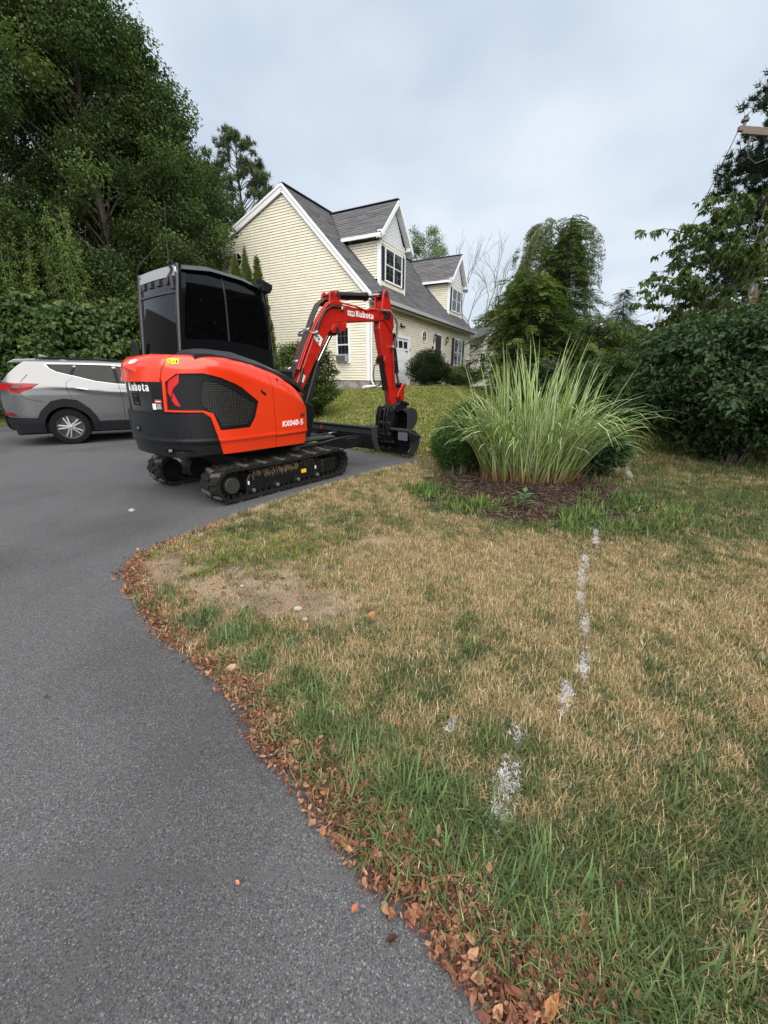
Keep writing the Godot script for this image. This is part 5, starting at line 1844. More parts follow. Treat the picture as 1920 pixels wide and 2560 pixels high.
func make_boom(ex: Node3D) -> void:
	var rot := deg_to_rad(-6.0)
	var T := Transform3D(Basis(Vector3(0, 0, -1), Vector3.UP, Vector3(1, 0, 0)), Vector3.ZERO)
	var s0 := -0.04
	var s1 := 0.15
	var turn := func(o: Node3D) -> void: o.rotation.y = rot
	# swing post
	var mb := MB.new()
	mb.prism(P2([0.50, 0.55, 0.95, 0.55, 1.06, 0.90, 1.02, 1.02, 0.80, 1.10, 0.62, 1.02]), T, -0.10, 0.21, 0.015)
	turn.call(part(ex, "swing_post", mb, M.black_paint))
	# boom: a box of plate with edges standing proud
	var bo := [0.66, 1.02, 0.70, 0.93, 0.80, 0.93, 0.893, 1.223, 1.15, 1.618, 1.37, 1.95, 1.43, 2.035, 1.50, 2.11, 1.57, 2.165, 1.66, 2.205, 1.766, 2.22, 2.055, 2.251, 2.453, 2.30, 2.70, 2.335, 2.735, 2.36, 2.745, 2.41, 2.72, 2.455, 2.618, 2.465, 2.274, 2.449, 1.774, 2.454, 1.64, 2.462, 1.582, 2.463, 1.52, 2.44, 1.45, 2.40, 1.391, 2.332, 1.274, 2.179, 1.118, 1.934, 0.938, 1.585, 0.792, 1.332]
	mb = MB.new()
	mb.prism(P2(bo), T, s0, s1, 0.014)
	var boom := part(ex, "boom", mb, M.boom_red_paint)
	turn.call(boom)
	# upper ears for the arm cylinder
	for s in [[s0 - 0.012, s0 + 0.02], [s1 - 0.02, s1 + 0.012]]:
		mb = MB.new()
		mb.prism(P2([1.44, 2.42, 1.462, 2.52, 1.468, 2.585, 1.495, 2.62, 1.53, 2.625, 1.555, 2.605, 1.575, 2.605, 1.595, 2.632, 1.63, 2.645, 1.668, 2.62, 1.675, 2.57, 1.665, 2.50, 1.72, 2.455, 1.6, 2.44]), T, s[0], s[1], 0.006)
		part(boom, "cylinder_ear", mb, M.boom_red_paint)
	# lower bracket for the boom cylinder
	for s in [[s0 - 0.008, s0 + 0.02], [s1 - 0.02, s1 + 0.008]]:
		mb = MB.new()
		mb.prism(P2([1.47, 2.09, 1.53, 2.17, 1.80, 2.235, 1.786, 2.16, 1.773, 2.115, 1.66, 2.075, 1.622, 2.055, 1.575, 2.06, 1.54, 2.05, 1.50, 2.05]), T, s[0], s[1], 0.006)
		part(boom, "cylinder_bracket", mb, M.boom_red_paint)
	for p in [[1.589, 2.105, 0.035], [1.625, 2.585, 0.035], [2.678, 2.398, 0.045], [1.50, 2.57, 0.014]]:
		mb = MB.new()
		mb.tube([E3(p[0], p[1], s0 - 0.03), E3(p[0], p[1], s1 + 0.028)], p[2], 16)
		mb.tube([E3(p[0], p[1], s1 + 0.028), E3(p[0], p[1], s1 + 0.032)], p[2] * 0.6, 12)
		part(boom, "pin", mb, M.trim_grey)
	# boom cylinder under the boom, arm cylinder above
	cylinder(ex, "boom_cylinder", E3(0.965, 0.93, 0.055), E3(1.27, 1.64, 0.055), E3(1.57, 2.08, 0.055), 0.062, 0.032, rot)
	cylinder(ex, "arm_cylinder", E3(1.63, 2.585, 0.055), E3(2.32, 2.66, 0.055), E3(2.68, 2.735, 0.055), 0.058, 0.028, rot)
	# steel oil pipes along the boom's upper edges
	for k in [[0.155, 0.03, 0.012], [0.135, 0.055, 0.012], [-0.03, 0.04, 0.012], [-0.012, 0.06, 0.011]]:
		mb = MB.new()
		var pth := []
		for q in [[0.86, 1.50], [1.03, 1.83], [1.20, 2.12], [1.33, 2.30], [1.44, 2.42], [1.55, 2.475], [1.75, 2.468], [2.05, 2.455], [2.25, 2.42], [2.35, 2.455], [2.62, 2.475], [2.70, 2.46]]:
			pth.append(E3(q[0] - k[1] * 0.6, q[1] + k[1] * 0.35, k[0]))
		mb.tube(pth, k[2], 8)
		part(boom, "oil_pipe", mb, M.boom_red_paint)
	# hose bundle over the back of the boom
	rng.seed = 71
	for k in 4:
		mb = MB.new()
		var sx := 0.02 + 0.028 * k
		mb.tube([E3(0.70, 1.15, sx), E3(0.76, 1.40, sx), E3(0.90, 1.68, sx), E3(1.08, 2.02, sx), E3(1.20, 2.26, sx), E3(1.30, 2.42, sx), E3(1.42, 2.50, sx), E3(1.52, 2.50, sx)], 0.018, 8)
		part(boom, "hose", mb, M.hose_black)
	mb = MB.new()
	mb.tube([E3(1.15, 1.99, 0.175), E3(1.24, 2.18, 0.18), E3(1.36, 2.34, 0.175), E3(1.48, 2.41, 0.17), E3(1.68, 2.42, 0.165)], 0.017, 8)
	part(boom, "hose", mb, M.hose_black)
	mb = MB.new()
	mb.tube([E3(0.80, 1.28, 0.175), E3(0.86, 1.42, 0.18), E3(0.90, 1.54, 0.172)], 0.022, 8)
	part(boom, "hose", mb, M.hose_black)
	# clamps and couplings
	for k in [[1.08, 2.06, 0.07], [1.16, 2.02, 0.165], [0.86, 1.62, 0.06], [0.80, 1.52, -0.05], [1.06, 2.01, -0.04]]:
		mb = MB.new()
		mb.box(Transform3D(Basis(Vector3.RIGHT, 0.5), E3(k[0], k[1], k[2])), Vector3(0.11, 0.05, 0.06), 0.008)
		part(boom, "hose_clamp", mb, M.steel)
	mb = MB.new()
	mb.tube([E3(1.04, 2.03, -0.08), E3(1.06, 2.06, 0.02), E3(1.13, 2.02, 0.18), E3(1.20, 1.97, 0.2)], 0.010, 6)
	part(boom, "clamp_strap", mb, M.steel)
	mb = MB.new()
	mb.box(at(E3(1.70, 2.405, 0.175)), Vector3(0.04, 0.05, 0.06), 0.01)
	part(boom, "pipe_fitting", mb, M.steel)
	# stickers and lettering on the boom
	var bx := Basis(Vector3(0, 0, -1), Vector3.UP, Vector3(1, 0, 0))
	mb = MB.new()
	mb.prism(P2([1.815, 2.395, 1.965, 2.392, 1.965, 2.325, 1.93, 2.318, 1.82, 2.328]), T, s1 + 0.001, s1 + 0.003)
	var st := part(boom, "dealer_sticker", mb, M.white_label)
	text_on(st, "V", 0.055, 0.001, M.gloss_black, Transform3D(bx, E3(1.848, 2.36, s1 + 0.0045)), "sticker_letter")
	for k in 3:
		mb = MB.new()
		mb.box(at(E3(1.915, 2.345 + k * 0.016, s1 + 0.004)), Vector3(0.001, 0.007, 0.075))
		part(st, "sticker_line", mb, M.gloss_black)
	text_on(boom, "Kubota", 0.118, 0.003, M.white_print, Transform3D(bx, E3(2.19, 2.365, s1 + 0.002)), "boom_lettering")
	mb = MB.new()
	mb.prism(P2([1.17, 2.07, 1.31, 1.955, 1.25, 1.845, 1.135, 1.965]), T, s1 + 0.001, s1 + 0.003)
	var ds := part(boom, "diagram_sticker", mb, M.white_label)
	for k in [[1.20, 1.99], [1.235, 1.945], [1.22, 1.90]]:
		mb = MB.new()
		mb.box(Transform3D(Basis(Vector3.RIGHT, 0.8), E3(k[0], k[1], s1 + 0.004)), Vector3(0.001, 0.03, 0.025))
		part(ds, "sticker_mark", mb, M.trim_grey)
	mb = MB.new()
	mb.prism(P2([0.87, 1.36, 0.92, 1.45, 0.955, 1.43, 0.905, 1.33]), T, s1 + 0.001, s1 + 0.003)
	part(boom, "small_sticker", mb, M.white_label)
	# arm
	var ar := [2.62, 2.74, 2.66, 2.79, 2.715, 2.795, 2.745, 2.76, 2.80, 2.60, 2.865, 2.462, 2.895, 2.30, 2.905, 2.145, 2.925, 1.894, 3.00, 1.306, 3.04, 0.96, 3.02, 0.91, 2.955, 0.90, 2.90, 0.93, 2.83, 1.19, 2.70, 1.65, 2.62, 1.90, 2.55, 2.20, 2.56, 2.36, 2.60, 2.50]
	mb = MB.new()
	mb.prism(P2([2.56, 2.36, 2.60, 2.50, 2.80, 2.50, 2.865, 2.462, 2.895, 2.30, 2.905, 2.145, 2.925, 1.894, 3.00, 1.306, 3.04, 0.96, 3.02, 0.91, 2.955, 0.90, 2.90, 0.93, 2.83, 1.19, 2.70, 1.65, 2.62, 1.90, 2.55, 2.20]), T, -0.02, 0.13, 0.012)
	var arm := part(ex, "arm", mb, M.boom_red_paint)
	turn.call(arm)
	for s in [[-0.05, -0.015], [0.125, 0.16]]:
		mb = MB.new()
		mb.prism(P2([2.62, 2.74, 2.65, 2.785, 2.69, 2.805, 2.722, 2.80, 2.745, 2.76, 2.80, 2.62, 2.868, 2.44, 2.895, 2.25, 2.84, 2.16, 2.70, 2.30, 2.60, 2.36, 2.58, 2.46]), T, s[0], s[1], 0.006)
		part(arm, "arm_cheek", mb, M.boom_red_paint)
	mb = MB.new()
	mb.bar(E3(2.64, 2.58, -0.02), E3(2.64, 2.58, 0.13), 0.02, 0.10)
	part(arm, "cross_plate", mb, M.boom_red_paint)
	for p in [[2.687, 2.734, 0.034], [2.72, 2.40, 0.05], [2.93, 1.72, 0.03], [2.965, 0.95, 0.035]]:
		mb = MB.new()
		mb.tube([E3(p[0], p[1], -0.07), E3(p[0], p[1], 0.18)], p[2], 14)
		part(arm, "pin", mb, M.trim_grey)
	# hoses looping from boom to arm
	for k in 3:
		mb = MB.new()
		var sx := 0.165 + k * 0.022
		mb.tube([E3(2.55, 2.47, sx), E3(2.70, 2.475, sx + 0.03), E3(2.82, 2.42 - k * 0.03, sx + 0.06), E3(2.885 - k * 0.012, 2.28, sx + 0.07), E3(2.885 - k * 0.02, 2.12, sx + 0.06), E3(2.86, 1.98, sx + 0.02), E3(2.86, 1.90, sx)], 0.015, 8)
		part(arm, "hose", mb, M.hose_grey if k != 1 else M.hose_black)
	mb = MB.new()
	mb.box(at(E3(2.86, 1.93, 0.17)), Vector3(0.09, 0.04, 0.09), 0.008)
	part(arm, "hose_clamp", mb, M.steel)
	for k in 2:
		mb = MB.new()
		mb.tube([E3(2.86 + k * 0.03, 1.90, 0.16), E3(2.89 + k * 0.02, 1.62, 0.155), E3(2.93 + k * 0.02, 1.25, 0.15)], 0.012, 8)
		part(arm, "oil_pipe", mb, M.boom_red_paint if k == 0 else M.trim_grey)
	# bucket cylinder ahead of the arm, thumb cylinder behind it
	cylinder(ex, "bucket_cylinder", E3(2.96, 2.12, 0.055), E3(3.09, 1.50, 0.055), E3(3.16, 1.28, 0.055), 0.045, 0.025, rot)
	cylinder(ex, "thumb_cylinder", E3(2.655, 1.74, 0.055), E3(2.775, 1.20, 0.055), E3(2.87, 0.80, 0.055), 0.042, 0.022, rot)
	mb = MB.new()
	mb.tube([E3(2.64, 1.66, 0.02), E3(2.52, 1.62, 0.04), E3(2.48, 1.45, 0.05), E3(2.52, 1.30, 0.05), E3(2.62, 1.27, 0.05), E3(2.72, 1.38, 0.05)], 0.011, 7)
	part(arm, "thumb_hose", mb, M.hose_black)
	for s in [-0.05, 0.15]:
		mb = MB.new()
		mb.prism(P2([2.63, 1.70, 2.68, 1.78, 2.72, 1.76, 2.74, 1.68, 2.68, 1.62]), T, s, s + 0.02, 0.004)
		part(arm, "thumb_lug", mb, M.boom_red_paint)
	# bucket linkage
	for s in [[-0.07, -0.04], [0.15, 0.18]]:
		mb = MB.new()
		mb.prism(P2([2.985, 1.08, 3.02, 1.15, 3.10, 1.24, 3.18, 1.315, 3.225, 1.305, 3.225, 1.25, 3.14, 1.17, 3.05, 1.07, 3.01, 1.05]), T, s[0], s[1], 0.005)
		turn.call(part(ex, "bucket_link", mb, M.boom_red_paint))
	mb = MB.new()
	mb.prism(P2([3.17, 1.31, 3.225, 1.30, 3.23, 1.05, 3.20, 0.95, 3.15, 0.96, 3.13, 1.10]), T, -0.03, 0.14, 0.008)
	turn.call(part(ex, "connecting_link", mb, M.boom_red_paint))
	# quick coupler
	mb = MB.new()
	mb.prism(P2([2.90, 0.93, 3.05, 0.98, 3.25, 0.99, 3.27, 0.90, 3.15, 0.80, 2.92, 0.80, 2.87, 0.86]), T, -0.09, 0.20, 0.012)
	turn.call(part(ex, "quick_coupler", mb, M.black_paint))
	for k in 5:
		mb = MB.new()
		mb.tube([E3(3.08 + k * 0.045, 0.985 - k * 0.012, -0.1), E3(3.08 + k * 0.045, 0.985 - k * 0.012, 0.215)], 0.028, 10)
		turn.call(part(ex, "coupler_pin", mb, M.black_paint))
	# digging bucket, curled, its mouth to the machine
	var bk := Node3D.new()
	bk.name = "bucket"
	ex.add_child(bk)
	turn.call(bk)
	var prof := [Vector2(3.05, 0.84), Vector2(3.20, 0.875), Vector2(3.28, 0.875), Vector2(3.372, 0.855), Vector2(3.445, 0.812), Vector2(3.49, 0.716), Vector2(3.475, 0.60), Vector2(3.40, 0.50), Vector2(3.30, 0.44), Vector2(3.16, 0.41)]
	mb = MB.new()
	for i in prof.size() - 1:
		var a: Vector2 = prof[i]
		var b: Vector2 = prof[i + 1]
		var o := Vector2((b - a).y, -(b - a).x).normalized() * -1.0
		if o.dot((a + b) / 2 - Vector2(3.22, 0.65)) < 0: o = -o
		var hn := E3(o.x, o.y, 0)
		mb.face([E3(a.x, a.y, -0.2), E3(a.x, a.y, 0.26), E3(b.x, b.y, 0.26), E3(b.x, b.y, -0.2)], hn)
		var ai := a - o * 0.014
		var bi := b - o * 0.014
		mb.face([E3(ai.x, ai.y, -0.2), E3(ai.x, ai.y, 0.26), E3(bi.x, bi.y, 0.26), E3(bi.x, bi.y, -0.2)], -hn)
	part(bk, "bucket_shell", mb, M.black_paint)
	for s in [[0.255, 0.275], [-0.215, -0.195]]:
		mb = MB.new()
		var pp := []
		for q in prof: pp.append_array([q.x, q.y])
		pp.append_array([3.20, 0.55, 3.19, 0.75])
		mb.prism(P2(pp), T, s[0], s[1], 0.003)
		var sp := part(bk, "side_plate", mb, M.trim_grey)
	mb = MB.new()
	mb.box(at(E3(3.19, 0.64, 0.285)), Vector3(0.02, 0.45, 0.05), 0.005)
	part(bk, "side_cutter", mb, M.trim_grey)
	for k in 4:
		mb = MB.new()
		mb.prism(P2([3.20, 0.43, 3.20, 0.39, 3.05, 0.375, 3.06, 0.39]), T, -0.18 + k * 0.13, -0.13 + k * 0.13, 0.004)
		part(bk, "tooth", mb, M.steel)
	# thumb: two curved plates with cross webs, facing the machine
	var th := Node3D.new()
	th.name = "thumb"
	ex.add_child(th)
	turn.call(th)
	for s in [-0.10, -0.03, 0.09, 0.16]:
		mb = MB.new()
		mb.prism(P2([2.74, 0.90, 2.80, 0.915, 2.90, 0.86, 2.93, 0.74, 2.86, 0.62, 2.84, 0.48, 2.90, 0.34, 2.97, 0.22, 2.92, 0.20, 2.82, 0.26, 2.72, 0.40, 2.68, 0.56, 2.69, 0.74]), T, s, s + 0.025, 0.004)
		part(th, "thumb_plate", mb, M.black_paint)
	for k in [[2.80, 0.85], [2.74, 0.62], [2.76, 0.42], [2.86, 0.26]]:
		mb = MB.new()
		mb.tube([E3(k[0], k[1], -0.12), E3(k[0], k[1], 0.205)], 0.03, 10)
		part(th, "thumb_pin", mb, M.trim_grey)
	mb = MB.new()
	mb.bar(E3(2.70, 0.50, 0.04), E3(2.84, 0.27, 0.04), 0.20, 0.02, 0.003)
	part(th, "thumb_web", mb, M.black_paint)
	# wide grading bucket left on the grass under the thumb
	var gb := thing("grading_bucket", "wide black grading bucket resting on the grass under the thumb", "bucket", ex.position, deg_to_rad(-43))
	var gp := [Vector2(2.80, 0.50), Vector2(2.86, 0.525), Vector2(2.95, 0.50), Vector2(3.06, 0.42), Vector2(3.11, 0.30), Vector2(3.07, 0.17), Vector2(2.96, 0.10), Vector2(2.82, 0.085)]
	mb = MB.new()
	for i in gp.size() - 1:
		var a: Vector2 = gp[i]
		var b: Vector2 = gp[i + 1]
		var o := ((a + b) / 2 - Vector2(2.9, 0.3)).normalized()
		mb.face([E3(a.x, a.y, -0.45), E3(a.x, a.y, 0.62), E3(b.x, b.y, 0.62), E3(b.x, b.y, -0.45)], E3(o.x, o.y, 0))
		mb.face([E3(a.x - o.x * 0.014, a.y - o.y * 0.014, -0.45), E3(a.x - o.x * 0.014, a.y - o.y * 0.014, 0.62), E3(b.x - o.x * 0.014, b.y - o.y * 0.014, 0.62), E3(b.x - o.x * 0.014, b.y - o.y * 0.014, -0.45)], E3(-o.x, -o.y, 0))
	part(gb, "bucket_shell", mb, M.black_paint)
	mb = MB.new()
	mb.tube([E3(2.80, 0.51, -0.45), E3(2.80, 0.51, 0.62)], 0.028, 10)
	part(gb, "top_bar", mb, M.trim_grey)
	for s in [[-0.30, -0.02], [0.38, 0.60]]:
		mb = MB.new()
		mb.bar(E3(2.795, 0.40, s[0]), E3(2.795, 0.40, s[1]), 0.012, 0.15, 0.003)
		part(gb, "ear_plate", mb, mat("worn_plate", Color(0.10, 0.11, 0.13), 0.4))
	for s in [-0.47, 0.615]:
		mb = MB.new()
		mb.prism(P2([2.79, 0.51, 2.86, 0.53, 2.97, 0.50, 3.07, 0.42, 3.12, 0.30, 3.08, 0.16, 2.96, 0.09, 2.82, 0.08, 2.78, 0.12, 2.86, 0.2, 2.84, 0.36]), T, s, s + 0.022, 0.004)
		part(gb, "end_plate", mb, M.trim_grey)
	mb = MB.new()
	mb.prism(P2([0.63, 0.50, 0.70, 0.46, 0.80, 0.44, 0.89, 0.445, 0.86, 0.39, 0.83, 0.35, 0.78, 0.36, 0.72, 0.30, 0.63, 0.27]), Transform3D(Basis(Vector3(1, 0, 0), Vector3.UP, Vector3(0, 0, 1)), E3(2.84, 0, 0)), -0.012, 0.012, 0.003)
	part(gb, "corner_wing", mb, M.black_paint)
	mb = MB.new()
	mb.bar(E3(2.84, 0.35, 0.84), E3(2.84, 0.45, 0.895), 0.03, 0.022, 0.004)
	part(gb, "cutting_edge", mb, M.steel)

# ------------------------------------------------------------------ car
func car_s(f: float, y: float) -> float:
	var s := lut(y, [[0.25, -0.05], [0.45, -0.012], [0.62, -0.004], [0.85, 0.0], [1.05, 0.004], [1.2, 0.0], [1.27, -0.022], [1.45, -0.075], [1.62, -0.14], [1.70, -0.20], [1.76, -0.30]])
	if f < -0.45: s -= pow((-0.45 - f) / 0.5, 2.0) * 0.26
	if f > 2.9: s -= pow((f - 2.9) / 0.8, 2.0) * 0.30
	# pressed crease along the flank
	var yc := lut(f, [[-0.73, 1.29], [-0.27, 1.26], [0.15, 1.22], [0.53, 1.13], [1.24, 1.07], [3.0, 0.98]])
	s += 0.014 * exp(-pow((y - yc) / 0.05, 2.0))
	return s

func make_car() -> void:
	var silver := mat("silver_paint", Color(0.20, 0.203, 0.21), 0.27, 0.85)
	silver.clearcoat_enabled = true
	silver.clearcoat = 0.8
	silver.clearcoat_roughness = 0.04
	mat("car_plastic", Color(0.010, 0.011, 0.014), 0.6, 0.0, 0.3)
	var cgl := mat("car_glass", Color(0.004, 0.005, 0.006), 0.03, 0.0, 0.42)
	cgl.albedo_color.a = 0.9
	cgl.transparency = BaseMaterial3D.TRANSPARENCY_ALPHA
	mat("tail_red", Color(0.32, 0.008, 0.012), 0.12)
	mat("tail_dark_red", Color(0.13, 0.004, 0.008), 0.12)
	mat("tyre", Color(0.009, 0.009, 0.009), 0.8, 0.0, 0.25)
	mat("alloy", Color(0.55, 0.55, 0.56), 0.25, 0.9)
	mat("alloy_dark", Color(0.06, 0.06, 0.065), 0.4, 0.6)
	mat("car_chrome", Color(0.55, 0.56, 0.58), 0.15, 1.0)
	var car := thing("parked_car", "silver grey sport utility car parked behind the excavator, rear half showing", "car", Vector3(-6.85, 0, -8.613), deg_to_rad(-58))
	var arch := func(cx: float, r: float) -> Array:
		var a := []
		for k in 17:
			var t := PI * k / 16.0
			a.append_array([cx + cos(t) * r, 0.36 + sin(t) * r * 1.04])
		a.append_array([cx - r, 0.1, cx + r, 0.1])
		return a
	var ra := 0.075
	var fa := 2.78
	var qwin := [-0.10, 1.645, 0.365, 1.655, 0.255, 1.44, 0.05, 1.50, -0.05, 1.56]
	var rdw := [0.41, 1.655, 1.03, 1.645, 1.07, 1.26, 0.69, 1.315, 0.39, 1.405, 0.31, 1.43]
	var fdw := [1.10, 1.64, 1.70, 1.56, 1.95, 1.45, 2.15, 1.28, 2.1, 1.22, 1.13, 1.25]
	var side := [-0.93, 0.60, -0.97, 0.80, -0.96, 1.0, -0.90, 1.27, -0.74, 1.45, -0.55, 1.62, -0.42, 1.72, -0.26, 1.745, 0.19, 1.76, 0.77, 1.735, 1.30, 1.70, 1.80, 1.60, 2.2, 1.38, 2.45, 1.16, 3.1, 1.06, 3.5, 0.95, 3.66, 0.75, 3.62, 0.50, 3.3, 0.47, 0.5, 0.46, -0.40, 0.58]
	for m in [1.0, -1.0]:
		var fn := func(p: Vector2, o: float) -> Vector3:
			var s := car_s(p.x, p.y) + o
			return E3(p.x, p.y, s if m > 0 else -1.88 - s)
		var mb := MB.new()
		mb.wrap(P2(side), Vector2(0.07, 0.05), fn, 0.0, 0.03, [P2(qwin), P2(rdw), P2(fdw), P2(arch.call(ra, 0.55)), P2(arch.call(fa, 0.55))])
		var bs := part(car, "body_side", mb, silver)
		for w in [qwin, rdw, fdw]:
			mb = MB.new()
			mb.wrap(P2(w), Vector2(0.1, 0.1), fn, -0.010, 0.0)
			part(bs, "side_window", mb, cgl)
		# pillar trims between the panes
		for w in [[0.365, 1.655, 0.41, 1.655, 0.31, 1.43, 0.255, 1.44], [1.03, 1.645, 1.10, 1.64, 1.13, 1.25, 1.07, 1.26]]:
			mb = MB.new()
			mb.wrap(P2(w), Vector2(0.1, 0.1), fn, 0.003, 0.006)
			part(bs, "pillar_trim", mb, M.car_plastic)
		# bright strip round the glass
		for w in [[-0.115, 1.648, -0.11, 1.662, 0.37, 1.672, 1.03, 1.66, 1.72, 1.575, 1.71, 1.56, 1.03, 1.645, 0.37, 1.655], [-0.125, 1.64, -0.11, 1.648, -0.05, 1.56, 0.05, 1.50, 0.255, 1.44, 0.39, 1.405, 0.69, 1.315, 1.07, 1.26, 2.1, 1.215, 2.1, 1.208, 1.065, 1.252, 0.685, 1.306, 0.385, 1.396, 0.252, 1.432, 0.045, 1.491, -0.058, 1.553]]:
			mb = MB.new()
			mb.wrap(P2(w), Vector2(0.12, 0.2), fn, 0.006, 0.008)
			part(bs, "window_strip", mb, M.car_chrome)
		# panel gaps
		for w in [[0.385, 1.44, 0.17, 1.28, 0.16, 1.18, 0.22, 0.93, 0.245, 0.86, 0.252, 0.86, 0.227, 0.93, 0.168, 1.18, 0.178, 1.28], [1.10, 1.25, 1.12, 0.9, 1.10, 0.5, 1.108, 0.5, 1.128, 0.9, 1.108, 1.25], [-0.62, 1.08, -0.55, 0.98, -0.25, 0.90, -0.25, 0.893, -0.555, 0.972, -0.63, 1.08], [-0.42, 1.44, -0.55, 1.30, -0.56, 1.30, -0.43, 1.445]]:
			mb = MB.new()
			mb.wrap(P2(w), Vector2(0.06, 0.06), fn, 0.0015, 0.0)
			part(bs, "panel_gap", mb, M.car_plastic)
		# dark cladding round the arches and along the sill
		for w in [[[-0.97, 0.58, -0.93, 0.36, -0.7, 0.28, 0.60, 0.27, 0.60, 0.50, 0.5, 0.74, 0.3, 0.93, 0.075, 0.965, -0.15, 0.92, -0.35, 0.73, -0.43, 0.58], ra], [[0.585, 0.48, 2.25, 0.48, 2.25, 0.27, 0.585, 0.27], 9.0], [[2.24, 0.48, 2.3, 0.68, 2.5, 0.9, 2.78, 0.965, 3.05, 0.9, 3.25, 0.7, 3.32, 0.5, 3.65, 0.5, 3.6, 0.3, 2.24, 0.27], fa]]:
			mb = MB.new()
			mb.wrap(P2(w[0]), Vector2(0.06, 0.06), fn, 0.014, 0.05, [P2(arch.call(w[1], 0.425))] if w[1] < 5 else [])
			part(bs, "cladding", mb, M.car_plastic)
		# tail lamp with a darker band, reflector, handle
		mb = MB.new()
		mb.wrap(P2([-0.93, 1.262, -0.80, 1.275, -0.51, 1.275, -0.28, 1.265, -0.42, 1.165, -0.64, 1.085, -0.70, 1.08, -0.80, 1.13, -0.95, 1.16]), Vector2(0.05, 0.05), fn, 0.016, 0.02)
		var tl := part(bs, "tail_lamp", mb, M.tail_red)
		mb = MB.new()
		mb.wrap(P2([-0.78, 1.245, -0.60, 1.25, -0.52, 1.235, -0.60, 1.17, -0.68, 1.12, -0.74, 1.13]), Vector2(0.05, 0.05), fn, 0.019, 0.002)
		part(tl, "lamp_band", mb, M.tail_dark_red)
		mb = MB.new()
		mb.wrap(P2([-0.99, 0.70, -0.84, 0.70, -0.76, 0.63, -0.93, 0.625]), Vector2(0.05, 0.05), fn, 0.018, 0.02)
		part(bs, "bumper_reflector", mb, M.tail_dark_red)
		for hx in [0.28, 1.25]:
			mb = MB.new()
			var d: float = -0.05 if hx > 1 else 0.0
			mb.wrap(P2([hx, 1.19 + d, hx + 0.25, 1.165 + d, hx + 0.255, 1.145 + d, hx + 0.01, 1.168 + d]), Vector2(0.06, 0.06), fn, 0.045, 0.02)
			var hd := part(bs, "door_handle", mb, M.car_chrome)
			mb = MB.new()
			mb.wrap(P2([hx + 0.06, 1.16 + d, hx + 0.21, 1.145 + d, hx + 0.18, 1.11 + d, hx + 0.10, 1.115 + d]), Vector2(0.06, 0.06), fn, 0.002, 0.0)
			part(hd, "handle_recess", mb, M.alloy_dark)
		# roof rail
		mb = MB.new()
		var rp := []
		for f in [-0.2, 0.0, 0.4, 0.8, 1.2, 1.5]:
			var s := car_s(f, 1.73) - 0.04
			rp.append(E3(f, 1.775 - 0.03 * maxf(0, f - 0.3), s if m > 0 else -1.88 - s))
		mb.tube(rp, 0.017, 8)
		part(car, "roof_rail", mb, M.car_plastic)
	# roof, bonnet and windscreen as one sweep each
	var mb := MB.new()
	var edge_top := [[-0.42, 1.72], [-0.26, 1.745], [0.19, 1.76], [0.77, 1.735], [1.30, 1.70], [1.80, 1.60]]
	for i in edge_top.size() - 1:
		for k in 6:
			var q := []
			for c in [[i, k], [i, k + 1], [i + 1, k + 1], [i + 1, k]]:
				var e: Array = edge_top[c[0]]
				var s := car_s(e[0], e[1])
				var t: float = c[1] / 6.0
				q.append(E3(e[0], e[1] + 0.05 * sin(PI * t), lerpf(s, -1.88 - s, t)))
			mb.face(q, Vector3.UP)
	part(car, "roof", mb, silver)
	for seg in [["windscreen", [[1.80, 1.60], [2.2, 1.38], [2.45, 1.16]], cgl], ["bonnet", [[2.45, 1.16], [3.1, 1.06], [3.5, 0.95], [3.66, 0.75]], silver], ["front_bumper", [[3.66, 0.75], [3.62, 0.5], [3.4, 0.3]], M.car_plastic]]:
		mb = MB.new()
		var pr: Array = seg[1]
		for i in pr.size() - 1:
			for k in 6:
				var q := []
				for c in [[i, k], [i, k + 1], [i + 1, k + 1], [i + 1, k]]:
					var e: Array = pr[c[0]]
					var s := car_s(e[0], e[1])
					var t: float = c[1] / 6.0
					q.append(E3(e[0] + 0.12 * sin(PI * t), e[1] + 0.03 * sin(PI * t), lerpf(s, -1.88 - s, t)))
				mb.face(q, Vector3(0, 1, -1))
		part(car, seg[0], mb, seg[2])
	# tail: bumper, gate, glass
	for seg in [["rear_bumper", [[-0.86, 0.30], [-0.95, 0.38], [-0.98, 0.60]], M.car_plastic, 0.012], ["tailgate", [[-0.965, 0.58], [-0.975, 0.80], [-0.96, 1.0], [-0.90, 1.27], [-0.84, 1.34]], silver, 0.0], ["rear_window", [[-0.84, 1.34], [-0.74, 1.45], [-0.55, 1.62], [-0.45, 1.70]], cgl, 0.0], ["gate_lamp", [[-0.965, 1.15], [-0.90, 1.265]], M.tail_red, 0.01]]:
		mb = MB.new()
		var pr: Array = seg[1]
		for i in pr.size() - 1:
			for k in 8:
				if seg[0] == "gate_lamp" and k > 1 and k < 6: continue
				var q := []
				for c in [[i, k], [i, k + 1], [i + 1, k + 1], [i + 1, k]]:
					var e: Array = pr[c[0]]
					var s := car_s(e[0], e[1]) + 0.0
					var t: float = c[1] / 8.0
					q.append(E3(e[0] - 0.13 * sin(PI * t) - seg[3], e[1], lerpf(s, -1.88 - s, t)))
				mb.face(q, Vector3(0, 0.1, 1))
		part(car, seg[0], mb, seg[2])
	mb = MB.new()
	mb.prism(P2([-0.72, 1.665, -0.60, 1.735, -0.26, 1.752, -0.24, 1.70, -0.33, 1.63, -0.45, 1.67]), Transform3D(Basis(Vector3(0, 0, -1), Vector3.UP, Vector3(1, 0, 0)), Vector3.ZERO), -1.64, -0.24, 0.012)
	part(car, "spoiler", mb, silver)
	mb = MB.new()
